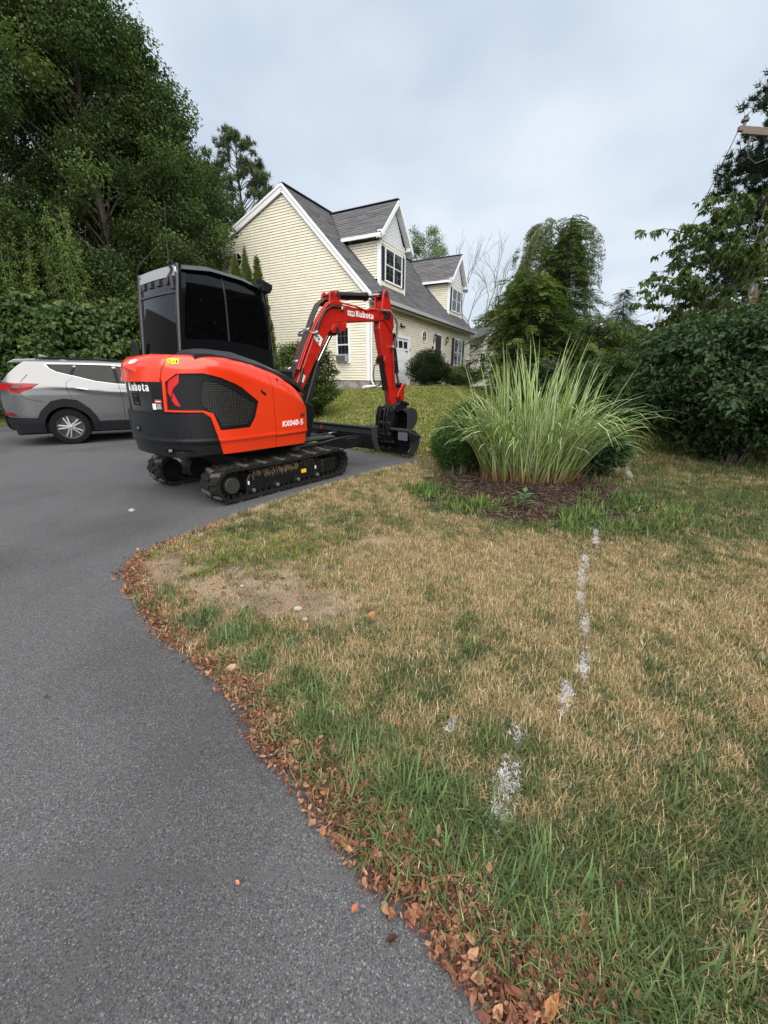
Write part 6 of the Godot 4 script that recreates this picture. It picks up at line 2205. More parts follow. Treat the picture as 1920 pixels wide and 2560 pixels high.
	mb.prism(P2([-0.30, 1.78, -0.05, 1.775, -0.22, 1.86, -0.28, 1.86]), Transform3D(Basis(Vector3(0, 0, -1), Vector3.UP, Vector3(1, 0, 0)), Vector3.ZERO), -0.96, -0.92, 0.008)
	part(car, "roof_aerial", mb, silver)
	mb = MB.new()
	mb.box(at(E3(1.3, 0.36, -0.94)), Vector3(1.6, 0.25, 4.3), 0.03)
	part(car, "underbody", mb, M.car_plastic)
	mb = MB.new()
	mb.box(at(E3(1.0, 0.9, -0.94)), Vector3(1.5, 0.5, 3.4), 0.03)
	part(car, "interior", mb, M.car_plastic)
	# wheels
	var wx := Basis(Vector3(0, 0, 1), PI / 2)
	for w in [[ra, -0.13, 1.0], [fa, -0.13, 1.0], [ra, -1.75, -1.0], [fa, -1.75, -1.0]]:
		var wh := Node3D.new()
		wh.name = "wheel"
		wh.position = E3(w[0], 0.37, w[1])
		car.add_child(wh, true)
		mb = MB.new()
		mb.lathe(Transform3D(wx, Vector3.ZERO), [Vector2(0.235, -0.11), Vector2(0.27, -0.12), Vector2(0.345, -0.115), Vector2(0.368, -0.09), Vector2(0.37, 0.0), Vector2(0.368, 0.09), Vector2(0.345, 0.115), Vector2(0.27, 0.12), Vector2(0.235, 0.11)], 40)
		part(wh, "tyre", mb, M.tyre)
		mb = MB.new()
		mb.lathe(Transform3D(wx, Vector3.ZERO), [Vector2(0.0, -0.06), Vector2(0.215, -0.06), Vector2(0.22, -0.11), Vector2(0.245, -0.113), Vector2(0.245, -0.10), Vector2(0.228, 0.0), Vector2(0.228, 0.10)] , 40)
		mb.lathe(Transform3D(wx, Vector3.ZERO), [Vector2(0.0, 0.06), Vector2(0.215, 0.06)], 40)
		part(wh, "rim_barrel", mb, M.alloy_dark)
		var o: float = w[2] * 0.100
		mb = MB.new()
		mb.lathe(Transform3D(wx, Vector3(o, 0, 0)), [Vector2(0.222, -0.008), Vector2(0.246, -0.01), Vector2(0.246, 0.012), Vector2(0.222, 0.008)], 40)
		part(wh, "rim_edge", mb, M.alloy)
		for k in 5:
			var a := TAU * k / 5 + 0.3
			mb = MB.new()
			for e in [-1.0, 1.0]:
				var b := Basis(Vector3.RIGHT, a)
				mb.bar(Vector3(o, 0, 0) + b * Vector3(0, 0.03, e * 0.014), Vector3(o - w[2] * 0.004, 0, 0) + b * Vector3(0, 0.232, e * 0.040), 0.036, 0.026, 0.006, Vector3.RIGHT)
			part(wh, "spoke", mb, M.alloy)
		mb = MB.new()
		mb.lathe(Transform3D(wx, Vector3(o, 0, 0)), [Vector2(0.0, -0.018), Vector2(0.034, -0.016), Vector2(0.04, 0.0), Vector2(0.034, 0.016), Vector2(0.0, 0.018)], 20)
		part(wh, "hub_cap", mb, M.alloy)

# ------------------------------------------------------------------ plants
func leaf_mat() -> StandardMaterial3D:
	if M.has("leaf"): return M.leaf
	var m := mat("leaf", Color(1, 1, 1), 0.6, 0.0, 0.3)
	m.vertex_color_use_as_albedo = true
	m.cull_mode = BaseMaterial3D.CULL_DISABLED
	m.backlight_enabled = true
	m.backlight = Color(0.72, 0.8, 0.45)
	var b := mat("bark", Color(0.085, 0.070, 0.058), 0.95)
	tri_tex(b, tex(noise_image(256, 0.03, 5, 44, 0.45, 1.5)), 1.4)
	mat("twig", Color(0.12, 0.10, 0.085), 0.9)
	mat("pale_twig", Color(0.26, 0.24, 0.22), 0.9)
	return m

func leaf(mb: MB, p: Vector3, dir: Vector3, up: Vector3, l: float, w: float, fold := 0.25) -> void:
	var s := dir.cross(up).normalized()
	var nn := s.cross(dir).normalized()
	var mid := p + dir * l * 0.45
	var a := mid + s * w * 0.5 + nn * w * fold
	var b := mid - s * w * 0.5 + nn * w * fold
	var t := p + dir * l
	mb.face([p, a, t], nn)
	mb.face([p, t, b], nn)

func ball_dir() -> Vector3:
	var z := rnd(-1, 1)
	var a := rnd(0, TAU)
	var r := sqrt(1.0 - z * z)
	return Vector3(r * cos(a), z, r * sin(a))

func clump(seed_: int, count: int, rad: float, l: float, w: float, droop: float, vary := 0.3, flat := 0.6) -> Mesh:
	rng.seed = seed_
	var mb := MB.new()
	for i in count:
		var d := ball_dir()
		var p := Vector3(d.x, d.y * flat, d.z) * rad * pow(rng.randf(), 0.5)
		var o := Vector3(d.x, 0, d.z).normalized() * rnd(0.3, 1.0) + Vector3(rnd(-0.6, 0.6), -droop * rnd(0.3, 1.3), rnd(-0.6, 0.6))
		o = o.normalized()
		var k := rnd(1.0 - vary, 1.0 + vary)
		mb.col = Color(k * rnd(0.92, 1.1), k, k * rnd(0.85, 1.1))
		var up := (Vector3.UP + ball_dir() * 0.55).normalized()
		leaf(mb, p, o, up, l * rnd(0.7, 1.25), w * rnd(0.8, 1.2))
	return mb.mesh()

func needle_tuft(seed_: int, count: int, l: float, w: float, up: float) -> Mesh:
	rng.seed = seed_
	var mb := MB.new()
	for i in count:
		var d := (ball_dir() + Vector3.UP * up).normalized()
		var k := rnd(0.7, 1.25)
		mb.col = Color(k, k, k * rnd(0.9, 1.15))
		var s := d.cross(ball_dir()).normalized() * w
		var q := ball_dir() * l * 0.25
		mb.face([q + s, q - s, q + d * l * rnd(0.7, 1.2)], ball_dir())
	return mb.mesh()

func spray(seed_: int, pairs: int, l: float, ll: float, lw: float, droop: float) -> Mesh:
	# a flat feathery spray along +z
	rng.seed = seed_
	var mb := MB.new()
	for i in pairs:
		var t := (i + 0.5) / pairs
		var p := Vector3(rnd(-0.01, 0.01), -droop * t * t * l, t * l)
		for s in [-1.0, 1.0]:
			var k := rnd(0.72, 1.25)
			mb.col = Color(k * rnd(0.95, 1.08), k, k * rnd(0.85, 1.05))
			var d := Vector3(s, rnd(-0.35, 0.15), rnd(0.3, 0.9)).normalized()
			leaf(mb, p, d, Vector3.UP, ll * (1.0 - 0.55 * t) * rnd(0.8, 1.2), lw, 0.1)
	leaf(mb, Vector3(0, -droop * l, l * 0.95), Vector3(0, -droop, 1).normalized(), Vector3.UP, ll * 0.5, lw)
	return mb.mesh()

func limb(mb: MB, a: Vector3, b: Vector3, r0: float, r1: float, sag := 0.0, segs := 4) -> void:
	var pth := []
	var rad := []
	for i in segs + 1:
		var t := float(i) / segs
		var p := a.lerp(b, t) + Vector3.UP * sin(PI * t) * sag
		if i > 0 and i < segs: p += ball_dir() * (b - a).length() * 0.03
		pth.append(p)
		rad.append(lerpf(r0, r1, t))
	mb.tube(pth, rad, 6, false)

func tree(called: String, label: String, group: String, x: float, d: float, o: Dictionary) -> Node3D:
	# a tapered trunk, limbs that reach into lobes, and leaf clumps spread through each lobe
	rng.seed = o.seed
	var gy0 := gy(x, d) if d < 30 else 0.9
	var t := thing(called, label, "tree", W(x, gy0 - 0.05, d), 0.0, group)
	var H: float = o.h
	var wood := MB.new()
	var pth := []
	var rad := []
	var lean := Vector3(o.get("lean", 0.0), 0, o.get("leanz", 0.0))
	for i in 8:
		var q := i / 7.0
		pth.append(Vector3(rnd(-0.1, 0.1), H * 0.96 * q, rnd(-0.1, 0.1)) * (1.0 if i > 0 else 0.0) + lean * q * q * H + Vector3(0, -0.1 if i == 0 else 0.0, 0))
		rad.append(lerpf(o.r, 0.025, pow(q, 0.8)) * (1.35 if i == 0 else 1.0))
	wood.tube(pth, rad, 9, false)
	var X := []
	var K := []
	var n: int = o.lobes
	for i in n:
		var q := (i + rng.randf()) / n          # 0 crown bottom .. 1 top
		var hh := lerpf(o.base, 1.0, q) * H
		var R: float = lut(q, o.profile) * o.spread
		var az := i * 2.39996 + rnd(-0.5, 0.5)
		var rg: float = o.get("ragged", 0.15)
		var rr := R * sqrt(rnd(0.12, 1.0)) * rnd(1.0 - rg, 1.0 + rg)
		var axis := lean * pow(hh / H, 2.0) * H
		var c := axis + Vector3(cos(az) * rr, hh - H * 0.02, sin(az) * rr)
		var from := axis * 0.8 + Vector3(0, maxf(hh - rr * rnd(0.5, 0.9) - 0.2, H * 0.12), 0)
		limb(wood, from, c, maxf(0.02, o.r * 0.28 * (1.0 - q * 0.7)), 0.012, rr * 0.1)
		var br: float = o.lobe_r * rnd(0.65, 1.25) * (0.75 if q > 0.85 else 1.0)
		var tone := rnd(0.66, 1.4)
		var base: Color = o.cols[rng.randi() % o.cols.size()]
		for k in int(o.clumps * br * br / (o.lobe_r * o.lobe_r)):
			var dd := ball_dir()
			var fl: float = lerpf(o.get("flat", 0.75), o.get("shoot", o.get("flat", 0.75)), smoothstep(0.45, 0.9, q))
			var p := c + Vector3(dd.x, dd.y * fl, dd.z) * br * pow(rng.randf(), 0.42) / lerpf(1.0, 1.3, clampf(fl - 1.0, 0.0, 1.0))
			var s: float = rnd(0.75, 1.25) * o.get("scale", 1.0)
			var b := Basis(Vector3.UP, rnd(0, TAU)) * Basis(Vector3(1, 0, 0), rnd(-0.3, 0.3)) * Basis.from_scale(Vector3(s, s, s))
			X.append(Transform3D(b, p))
			K.append(base * tone * rnd(0.8, 1.2))
	part(t, "trunk", wood, o.get("bark", M.bark))
	var ms: Array = o.meshes
	for m in ms.size():
		var xs := []
		var ks := []
		for i in range(m, X.size(), ms.size()):
			xs.append(X[i])
			ks.append(K[i])
		scatter(t, "crown", ms[m], leaf_mat(), xs, ks)
	return t

func shrub(called: String, label: String, group: String, x: float, d: float, o: Dictionary) -> Node3D:
	# stems fanning from the ground into an ellipsoid of leaves
	rng.seed = o.seed
	var t := thing(called, label, o.get("category", "shrub"), W(x, gy(x, d), d), 0.0, group)
	var wood := MB.new()
	var X := []
	var K := []
	var rx: float = o.rx
	var rz: float = o.rz
	var H: float = o.h
	var y0: float = o.get("y0", 0.15)
	for i in o.get("stems", 16):
		var a := rnd(0, TAU)
		var q := Vector3(cos(a) * rx * rnd(0.3, 0.8), H * rnd(0.5, 0.9), sin(a) * rz * rnd(0.3, 0.8))
		limb(wood, Vector3(cos(a) * rnd(0.02, 0.2), -0.05, sin(a) * rnd(0.02, 0.2)), q, rnd(0.012, 0.03), 0.006, 0.1)
	for i in o.count:
		var dd := ball_dir()
		var rr := pow(rng.randf(), 0.28)
		var p := Vector3(dd.x * rx, 0, dd.z * rz) * rr
		var yy := y0 + (dd.y * rr * 0.5 + 0.5) * (H - y0)
		# narrower at the foot
		var w := lerpf(o.get("foot", 0.5), 1.0, smoothstep(0.0, 0.45, yy / H))
		p = Vector3(p.x * w, yy, p.z * w)
		p += Vector3(nz.get_noise_3d(p.x * 1.1, p.y * 1.1, p.z * 1.1), nz.get_noise_3d(p.z * 1.1 + 9, p.x * 1.1, p.y * 1.1) * 0.7, nz.get_noise_3d(p.y * 1.1, p.z * 1.1 + 30, p.x)) * o.get("rough", 0.35)
		if p.y < 0.03: continue
		var s := rnd(0.75, 1.25)
		X.append(Transform3D(Basis(Vector3.UP, rnd(0, TAU)) * Basis(Vector3(1, 0, 0), rnd(-0.35, 0.35)) * Basis.from_scale(Vector3(s, s, s)), p))
		K.append((o.cols[rng.randi() % o.cols.size()] as Color) * rnd(0.72, 1.25))
	part(t, "stems", wood, M.twig)
	var ms: Array = o.meshes
	for m in ms.size():
		var xs := []
		var ks := []
		for i in range(m, X.size(), ms.size()):
			xs.append(X[i])
			ks.append(K[i])
		scatter(t, "foliage", ms[m], leaf_mat(), xs, ks)
	return t

func conifer(called: String, label: String, group: String, x: float, d: float, o: Dictionary) -> Node3D:
	# whorls of branches set with sprays, cone shaped
	rng.seed = o.seed
	var t := thing(called, label, "tree", W(x, gy(x, d) if d < 30 else 0.9, d), 0.0, group)
	var wood := MB.new()
	var H: float = o.h
	limb(wood, Vector3(0, -0.1, 0), Vector3(o.get("lean", 0.0), H, 0), o.r, 0.02, 0.0, 6)
	var X := []
	var K := []
	var n: int = o.branches
	for i in n:
		var q := pow((i + rng.randf()) / n, o.get("bias", 0.9))
		var y: float = lerpf(o.base, 1.0, q) * H
		var L: float = o.spread * lut(q, o.profile) * rnd(0.65, 1.2)
		var az := i * 2.39996 + rnd(-0.4, 0.4)
		if o.has("az"): az = o.az[0] + rnd(-1, 1) * o.az[1]
		var dir := Vector3(cos(az), 0, sin(az))
		var a := Vector3(o.get("lean", 0.0) * y / H, y, 0)
		var rise: float = rnd(o.rise[0], o.rise[1])
		var pts := []
		for k in 6:
			var s := k / 5.0
			pts.append(a + dir * L * s + Vector3.UP * L * (rise * s - o.droop * s * s))
		wood.tube(pts, [0.02 * o.get("thick", 1.0), 0.016 * o.get("thick", 1.0), 0.012, 0.009, 0.006, 0.003], 5, false)
		var tone := rnd(0.8, 1.2)
		var c: Color = o.cols[rng.randi() % o.cols.size()]
		var m := maxi(3, int(L * o.density))
		for k in m:
			var s := lerpf(o.get("inner", 0.15), 1.0, (k + rng.randf()) / m)
			var p: Vector3 = a + dir * L * s + Vector3.UP * L * (rise * s - o.droop * s * s)
			var ang: float = az + rnd(-1.2, 1.2) * (1.0 - s * 0.5)
			var fw := Vector3(cos(ang), rnd(-0.35, 0.2) - o.droop * 0.4, sin(ang)).normalized()
			var sc: float = rnd(0.7, 1.25) * o.get("scale", 1.0)
			var rt := Vector3.UP.cross(fw).normalized()
			var b := Basis(rt, fw.cross(rt), fw) * Basis.from_scale(Vector3(sc, sc, sc))
			X.append(Transform3D(b, p + ball_dir() * o.get("jitter", 0.08)))
			K.append(c * tone * rnd(0.8, 1.2))
	part(t, "trunk", wood, M.bark)
	var ms: Array = o.meshes
	for m in ms.size():
		var xs := []
		var ks := []
		for i in range(m, X.size(), ms.size()):
			xs.append(X[i])
			ks.append(K[i])
		scatter(t, "crown", ms[m], leaf_mat(), xs, ks)
	return t

func branching(mb: MB, p: Vector3, dir: Vector3, l: float, r: float, depth: int, spread: float) -> void:
	var pts := [p]
	var q := p
	var dd := dir
	for i in 3:
		dd = (dd + ball_dir() * 0.13 + Vector3.UP * 0.05).normalized()
		q += dd * l / 3.0
		pts.append(q)
	mb.tube(pts, [r, r * 0.85, r * 0.72, r * 0.6], 5 if depth > 2 else 3, false)
	if depth <= 0: return
	for i in 2 + (rng.randi() % 2):
		branching(mb, q if i < 2 else pts[2], (dd + ball_dir() * spread).normalized(), l * rnd(0.6, 0.85), r * 0.62, depth - 1, spread)

func make_trees() -> void:
	leaf_mat()
	var maple := [clump(11, 26, 0.34, 0.105, 0.075, 0.5, 0.4, 0.8), clump(12, 26, 0.36, 0.10, 0.07, 0.8, 0.4, 0.9), clump(13, 24, 0.34, 0.11, 0.08, 0.3, 0.4, 0.7)]
	var dark := [Color(0.072, 0.108, 0.040), Color(0.088, 0.126, 0.045), Color(0.062, 0.096, 0.038), Color(0.112, 0.148, 0.050)]
	var prof := [[0.0, 0.62], [0.25, 1.0], [0.55, 0.92], [0.8, 0.62], [1.0, 0.16]]
	# the wood on the left
	var big := [[-13.4, 16.5, 15.8, 3.8, "tall dark leafy tree at the left edge of the picture", 0.0], [-10.3, 17.0, 14.4, 2.9, "tall dark leafy tree whose top leaves the picture, second from left", 0.0], [-9.2, 19.0, 12.7, 2.3, "dark leafy tree whose crown steps down towards the house", 0.0], [-13.0, 22.5, 15.0, 3.0, "leafy tree standing behind the two tallest trees", 0.0], [-9.3, 23.4, 10.4, 2.4, "lower leafy tree next to the rear eave of the house", 0.0], [-16.5, 20.0, 17.0, 4.0, "big leafy tree behind the left edge", 0.0]]
	for i in big.size():
		var b: Array = big[i]
		tree("leafy_tree", b[4], "trees of the wood on the left", b[0], b[1], {"seed": 100 + i, "h": b[2], "r": 0.26, "lobes": 130, "base": 0.14, "profile": prof, "spread": b[3], "lobe_r": 0.66, "clumps": 30, "shoot": 1.8, "ragged": 0.35, "meshes": maple, "cols": dark, "lean": b[5], "flat": 0.7})
	# undergrowth in front of the wood
	var vine := [clump(21, 13, 0.28, 0.16, 0.14, 0.7), clump(22, 12, 0.26, 0.15, 0.12, 1.0)]
	var midg := [Color(0.070, 0.120, 0.042), Color(0.088, 0.140, 0.046), Color(0.058, 0.104, 0.038), Color(0.112, 0.158, 0.048)]
	var under := [[-13.6, 13.2, 2.0, 3.9, "broad leaved thicket at the far left behind the car"], [-11.2, 13.4, 1.7, 3.5, "broad leaved thicket behind the rear of the car"], [-9.2, 13.2, 1.6, 3.2, "broad leaved thicket behind the car roof"], [-7.6, 13.6, 1.4, 3.3, "light green thicket just left of the cab"], [-6.8, 14.2, 1.1, 2.4, "thicket hidden partly by the cab"], [-8.6, 16.2, 1.2, 4.2, "dark thicket left of the house corner"], [-10.2, 15.0, 2.0, 5.0, "tall dark undergrowth between the tree trunks"], [-13.0, 15.2, 1.8, 5.6, "tall undergrowth hung with vine at the left"], [-9.2, 17.4, 1.5, 5.2, "tall dark undergrowth beside the cab"]]
	for i in under.size():
		var u: Array = under[i]
		shrub("thicket", u[4], "undergrowth of the wood", u[0], u[1], {"seed": 150 + i, "rx": u[2], "rz": 1.1, "h": u[3], "count": 1500 if i < 6 else 1700, "meshes": vine if i < 6 else maple, "cols": midg if i < 6 else dark, "foot": 0.9, "y0": 0.0, "rough": 0.8, "stems": 14})
	# light hanging vine at the far left
	rng.seed = 190
	var vt := thing("hanging_vine", "light green vine hanging in strands at the left edge", "vine", W(-10.9, 0.9, 13.9))
	var wood := MB.new()
	var X := []
	var K := []
	for i in 46:
		var a := Vector3(rnd(-1.5, 1.6), rnd(3.6, 5.4), rnd(-0.5, 0.4))
		var b := a + Vector3(rnd(-0.3, 0.5), -rnd(1.2, 2.6), rnd(0.0, 0.4))
		wood.tube([a, a.lerp(b, 0.5) + Vector3(0.05, 0, 0.1), b], 0.006, 4, false)
		for k in 26:
			X.append(Transform3D(Basis(Vector3.UP, rnd(0, TAU)) * Basis.from_scale(Vector3.ONE * rnd(0.4, 0.7)), a.lerp(b, k / 26.0) + ball_dir() * 0.10))
			K.append(Color(0.125, 0.19, 0.045) * rnd(0.7, 1.25))
	part(vt, "stems", wood, M.twig)
	scatter(vt, "foliage", clump(23, 7, 0.16, 0.13, 0.10, 1.0), leaf_mat(), X, K)
	# pine behind the roof
	var needles := [needle_tuft(31, 30, 0.20, 0.017, 0.5), needle_tuft(32, 30, 0.22, 0.017, 0.5)]
	tree("pine_tree", "open crowned pine rising behind the gable roof", "", -8.7, 28.5, {"seed": 201, "h": 14.0, "r": 0.24, "lobes": 105, "base": 0.40, "profile": [[0.0, 0.8], [0.3, 1.0], [0.7, 0.8], [1.0, 0.25]], "spread": 3.3, "lobe_r": 0.50, "clumps": 19, "ragged": 0.3, "meshes": needles, "cols": [Color(0.095, 0.118, 0.062), Color(0.112, 0.136, 0.070), Color(0.08, 0.102, 0.058)], "flat": 0.45, "scale": 1.15})
	# arborvitae against the gable
	var scale_leaf := [clump(41, 22, 0.13, 0.10, 0.035, -1.4, 0.35, 1.2), clump(42, 22, 0.13, 0.09, 0.03, -1.4, 0.35, 1.2)]
	for i in 4:
		var a: Array = [[-5.06, 15.2, 4.85, 0.42, "left spire of the clipped cedars by the gable"], [-4.66, 15.1, 5.0, 0.46, "tallest middle spire of the clipped cedars by the gable"], [-4.28, 15.1, 4.7, 0.38, "right spire of the clipped cedars by the gable"], [-5.95, 15.6, 4.35, 0.3, "low cedar tip between the cab roof and the corner of the gable"]][i]
		rng.seed = 210 + i
		var t := thing("cedar", a[4], "tree", W(a[0], gy(a[0], a[1]), a[1]), 0.0, "cedars by the gable")
		var w := MB.new()
		limb(w, Vector3(0, -0.05, 0), Vector3(0, a[2], 0), 0.07, 0.01)
		X = []
		K = []
		for k in 2200:
			var q := 1.0 - pow(rng.randf(), 0.62)
			var rr: float = a[3] * (1.0 - pow(q, 2.4)) * rnd(0.6, 1.05)
			var an := rnd(0, TAU)
			X.append(Transform3D(Basis(Vector3.UP, rnd(0, TAU)) * Basis.from_scale(Vector3.ONE * rnd(0.7, 1.2) * (1.0 - 0.45 * q)), Vector3(cos(an) * rr, 0.1 + q * a[2], sin(an) * rr)))
			K.append(Color(0.10, 0.132, 0.028) * rnd(0.6, 1.35))
		part(t, "trunk", w, M.bark)
		scatter(t, "crown", scale_leaf[i % 2], leaf_mat(), X, K)
	# bushes by the house
	var ovl := [clump(51, 12, 0.15, 0.10, 0.042, 0.4), clump(52, 12, 0.15, 0.10, 0.04, 0.2)]
	var bushg := [Color(0.105, 0.14, 0.045), Color(0.13, 0.165, 0.052), Color(0.085, 0.118, 0.04)]
	shrub("rounded_bush", "tall rounded green bush behind the excavator's boom", "", -2.35, 12.0, {"seed": 220, "rx": 0.95, "rz": 0.9, "h": 2.1, "count": 2300, "meshes": ovl, "cols": bushg, "foot": 0.75, "y0": 0.05, "rough": 0.35})
	shrub("yew_bush", "dark yew bush beside the garage door", "", 1.95, 19.0, {"seed": 221, "rx": 0.95, "rz": 0.8, "h": 1.55, "count": 1500, "meshes": [clump(53, 16, 0.13, 0.09, 0.02, -0.6, 0.35, 1.0)], "cols": [Color(0.028, 0.046, 0.022), Color(0.036, 0.058, 0.026)], "foot": 0.8, "y0": 0.05, "rough": 0.3})
	shrub("flower_bush", "low green bush with orange flowers below the railing", "", 3.4, 19.4, {"seed": 222, "rx": 1.1, "rz": 0.6, "h": 0.9, "count": 500, "meshes": [clump(54, 14, 0.14, 0.12, 0.03, -0.4)], "cols": [Color(0.10, 0.15, 0.05), Color(0.13, 0.17, 0.05)], "foot": 0.9, "y0": 0.0})
	# right middle: feathery conifers, weeping tree, bare tree
	var fea := [spray(61, 7, 0.5, 0.17, 0.06, 0.25), spray(62, 7, 0.55, 0.18, 0.065, 0.35), spray(63, 6, 0.45, 0.18, 0.06, 0.1)]
	var feg := [Color(0.115, 0.165, 0.048), Color(0.145, 0.195, 0.055), Color(0.085, 0.13, 0.045), Color(0.18, 0.22, 0.062)]
	conifer("feathery_conifer", "bright green feathery conifer with layered branches behind the tall grass", "feathery conifers", 5.3, 16.2, {"seed": 231, "h": 4.3, "r": 0.10, "base": 0.03, "branches": 120, "profile": [[0.0, 1.0], [0.5, 0.9], [0.85, 0.55], [1.0, 0.15]], "spread": 2.1, "rise": [0.05, 0.4], "droop": 0.30, "density": 14, "meshes": fea, "cols": feg, "scale": 0.95})
	conifer("feathery_conifer", "tall slim green conifer rising behind the feathery one", "feathery conifers", 8.2, 20.5, {"seed": 232, "h": 7.7, "r": 0.13, "base": 0.05, "branches": 190, "profile": [[0.0, 1.0], [0.4, 0.8], [0.8, 0.42], [1.0, 0.10]], "spread": 2.2, "rise": [-0.05, 0.35], "droop": 0.25, "density": 9, "meshes": fea, "cols": [Color(0.105, 0.148, 0.055), Color(0.125, 0.172, 0.060), Color(0.085, 0.125, 0.05)], "scale": 1.1})
	conifer("feathery_conifer", "green conifer with long arching branches left of the small sky gap", "feathery conifers", 7.9, 16.0, {"seed": 233, "h": 3.1, "r": 0.10, "base": 0.04, "branches": 100, "profile": [[0.0, 1.0], [0.5, 0.95], [0.85, 0.7], [1.0, 0.3]], "spread": 2.3, "rise": [0.1, 0.5], "droop": 0.40, "density": 11, "meshes": fea, "cols": feg, "scale": 0.9})
	conifer("low_conifer", "low spreading conifer behind the right side of the tall grass", "low conifers", 6.7, 12.0, {"seed": 234, "h": 1.9, "r": 0.07, "base": 0.02, "branches": 80, "profile": [[0.0, 1.0], [0.6, 0.9], [1.0, 0.4]], "spread": 1.7, "rise": [0.0, 0.35], "droop": 0.25, "density": 15, "meshes": fea, "cols": [Color(0.065, 0.105, 0.038), Color(0.082, 0.125, 0.04)], "scale": 0.75})
	conifer("low_conifer", "low spreading conifer next to the large dark bush", "low conifers", 8.4, 11.6, {"seed": 235, "h": 2.0, "r": 0.07, "base": 0.02, "branches": 80, "profile": [[0.0, 1.0], [0.6, 0.9], [1.0, 0.4]], "spread": 1.6, "rise": [0.0, 0.35], "droop": 0.2, "density": 15, "meshes": fea, "cols": [Color(0.075, 0.125, 0.040), Color(0.09, 0.14, 0.042)], "scale": 0.75})
	conifer("low_conifer", "dark low conifer directly behind the tall grass", "low conifers", 4.1, 10.6, {"seed": 236, "h": 1.5, "r": 0.07, "base": 0.02, "branches": 70, "profile": [[0.0, 1.0], [0.6, 0.9], [1.0, 0.4]], "spread": 1.3, "rise": [0.0, 0.3], "droop": 0.2, "density": 15, "meshes": fea, "cols": [Color(0.05, 0.085, 0.035)], "scale": 0.7})
	weeping()
	rng.seed = 240
	var bt := thing("bare_tree", "leafless grey tree beyond the second dormer", "tree", W(9.3, 0.9, 45))
	wood = MB.new()
	branching(wood, Vector3.ZERO, Vector3.UP, 3.7, 0.18, 6, 0.55)
	branching(wood, Vector3(0.3, 2.0, 0), Vector3(0.4, 1, 0), 3.4, 0.11, 5, 0.5)
	branching(wood, Vector3(-0.2, 2.4, 0), Vector3(-0.4, 1, 0), 3.4, 0.11, 5, 0.5)
	part(bt, "trunk", wood, M.pale_twig)
	tree("round_tree", "pale round topped tree behind the roof between the dormers", "", 3.2, 38, {"seed": 241, "h": 12.4, "r": 0.2, "lobes": 40, "base": 0.5, "profile": [[0.0, 0.8], [0.5, 1.0], [0.85, 0.7], [1.0, 0.3]], "spread": 2.3, "lobe_r": 0.7, "clumps": 26, "meshes": maple, "cols": [Color(0.17, 0.21, 0.12), Color(0.14, 0.185, 0.10)], "bark": M.pale_twig})
	# distant trees along the horizon
	var fartuft := [clump(71, 16, 0.5, 0.22, 0.16, 0.5)]
	var far := [[27.0, 62, 8.5, 4.0, 1], [38.5, 66, 8.5, 4.5, 0], [44, 60, 9, 4.5, 1], [50, 58, 10, 5, 0], [18.5, 58, 8.5, 4.0, 0], [13.5, 52, 8.5, 3.6, 1], [30.5, 45, 6.3, 3.2, 2], [35, 48, 6.8, 3.2, 2], [39, 46, 7.5, 3.4, 1], [22.5, 34, 3.4, 2.4, 0], [26.5, 36, 3.6, 2.6, 1], [31, 36, 4.4, 2.6, 2], [16, 31, 4.0, 2.4, 1], [12.5, 40, 8.0, 3.2, 0], [6.0, 48, 8.5, 3.4, 1], [20.0, 24.0, 4.8, 2.4, 1]]
	var fl := ["dull green", "mid green", "yellow green"]
	var fc := [[Color(0.060, 0.088, 0.038), Color(0.07, 0.10, 0.04)], [Color(0.082, 0.118, 0.040), Color(0.095, 0.13, 0.045)], [Color(0.15, 0.17, 0.04), Color(0.125, 0.155, 0.042)]]
	for i in far.size():
		var f: Array = far[i]
		tree("distant_tree", "%s rounded tree in the distant row beyond the road" % fl[f[4]], "distant trees beyond the road", f[0], f[1], {"seed": 260 + i, "h": f[2], "r": 0.2, "lobes": 34, "base": 0.08, "profile": [[0.0, 0.8], [0.4, 1.0], [0.8, 0.7], [1.0, 0.25]], "spread": f[3], "lobe_r": 1.1, "clumps": 30, "meshes": fartuft, "cols": fc[f[4]]})
	conifer("spruce", "dark pointed spruce in the distance above the yellow green trees", "", 33.0, 61, {"seed": 290, "h": 12.2, "r": 0.25, "base": 0.1, "branches": 190, "profile": [[0.0, 1.0], [0.5, 0.62], [1.0, 0.06]], "spread": 3.6, "rise": [-0.1, 0.1], "droop": 0.15, "density": 5, "meshes": [spray(64, 9, 0.9, 0.28, 0.09, 0.2)], "cols": [Color(0.028, 0.044, 0.030), Color(0.034, 0.052, 0.034)], "scale": 1.2, "jitter": 0.2})
	# pine at the right edge
	conifer("pine_tree", "dark pine with tiered branches at the right edge behind the utility pole", "", 14.3, 17.0, {"seed": 301, "h": 11.9, "r": 0.22, "base": 0.1, "branches": 150, "profile": [[0.0, 1.0], [0.45, 0.85], [0.85, 0.5], [1.0, 0.1]], "spread": 3.0, "rise": [0.0, 0.3], "droop": 0.10, "density": 12, "meshes": needles, "cols": [Color(0.042, 0.064, 0.040), Color(0.052, 0.076, 0.044)], "scale": 1.0, "jitter": 0.16, "inner": 0.3, "thick": 2.0})
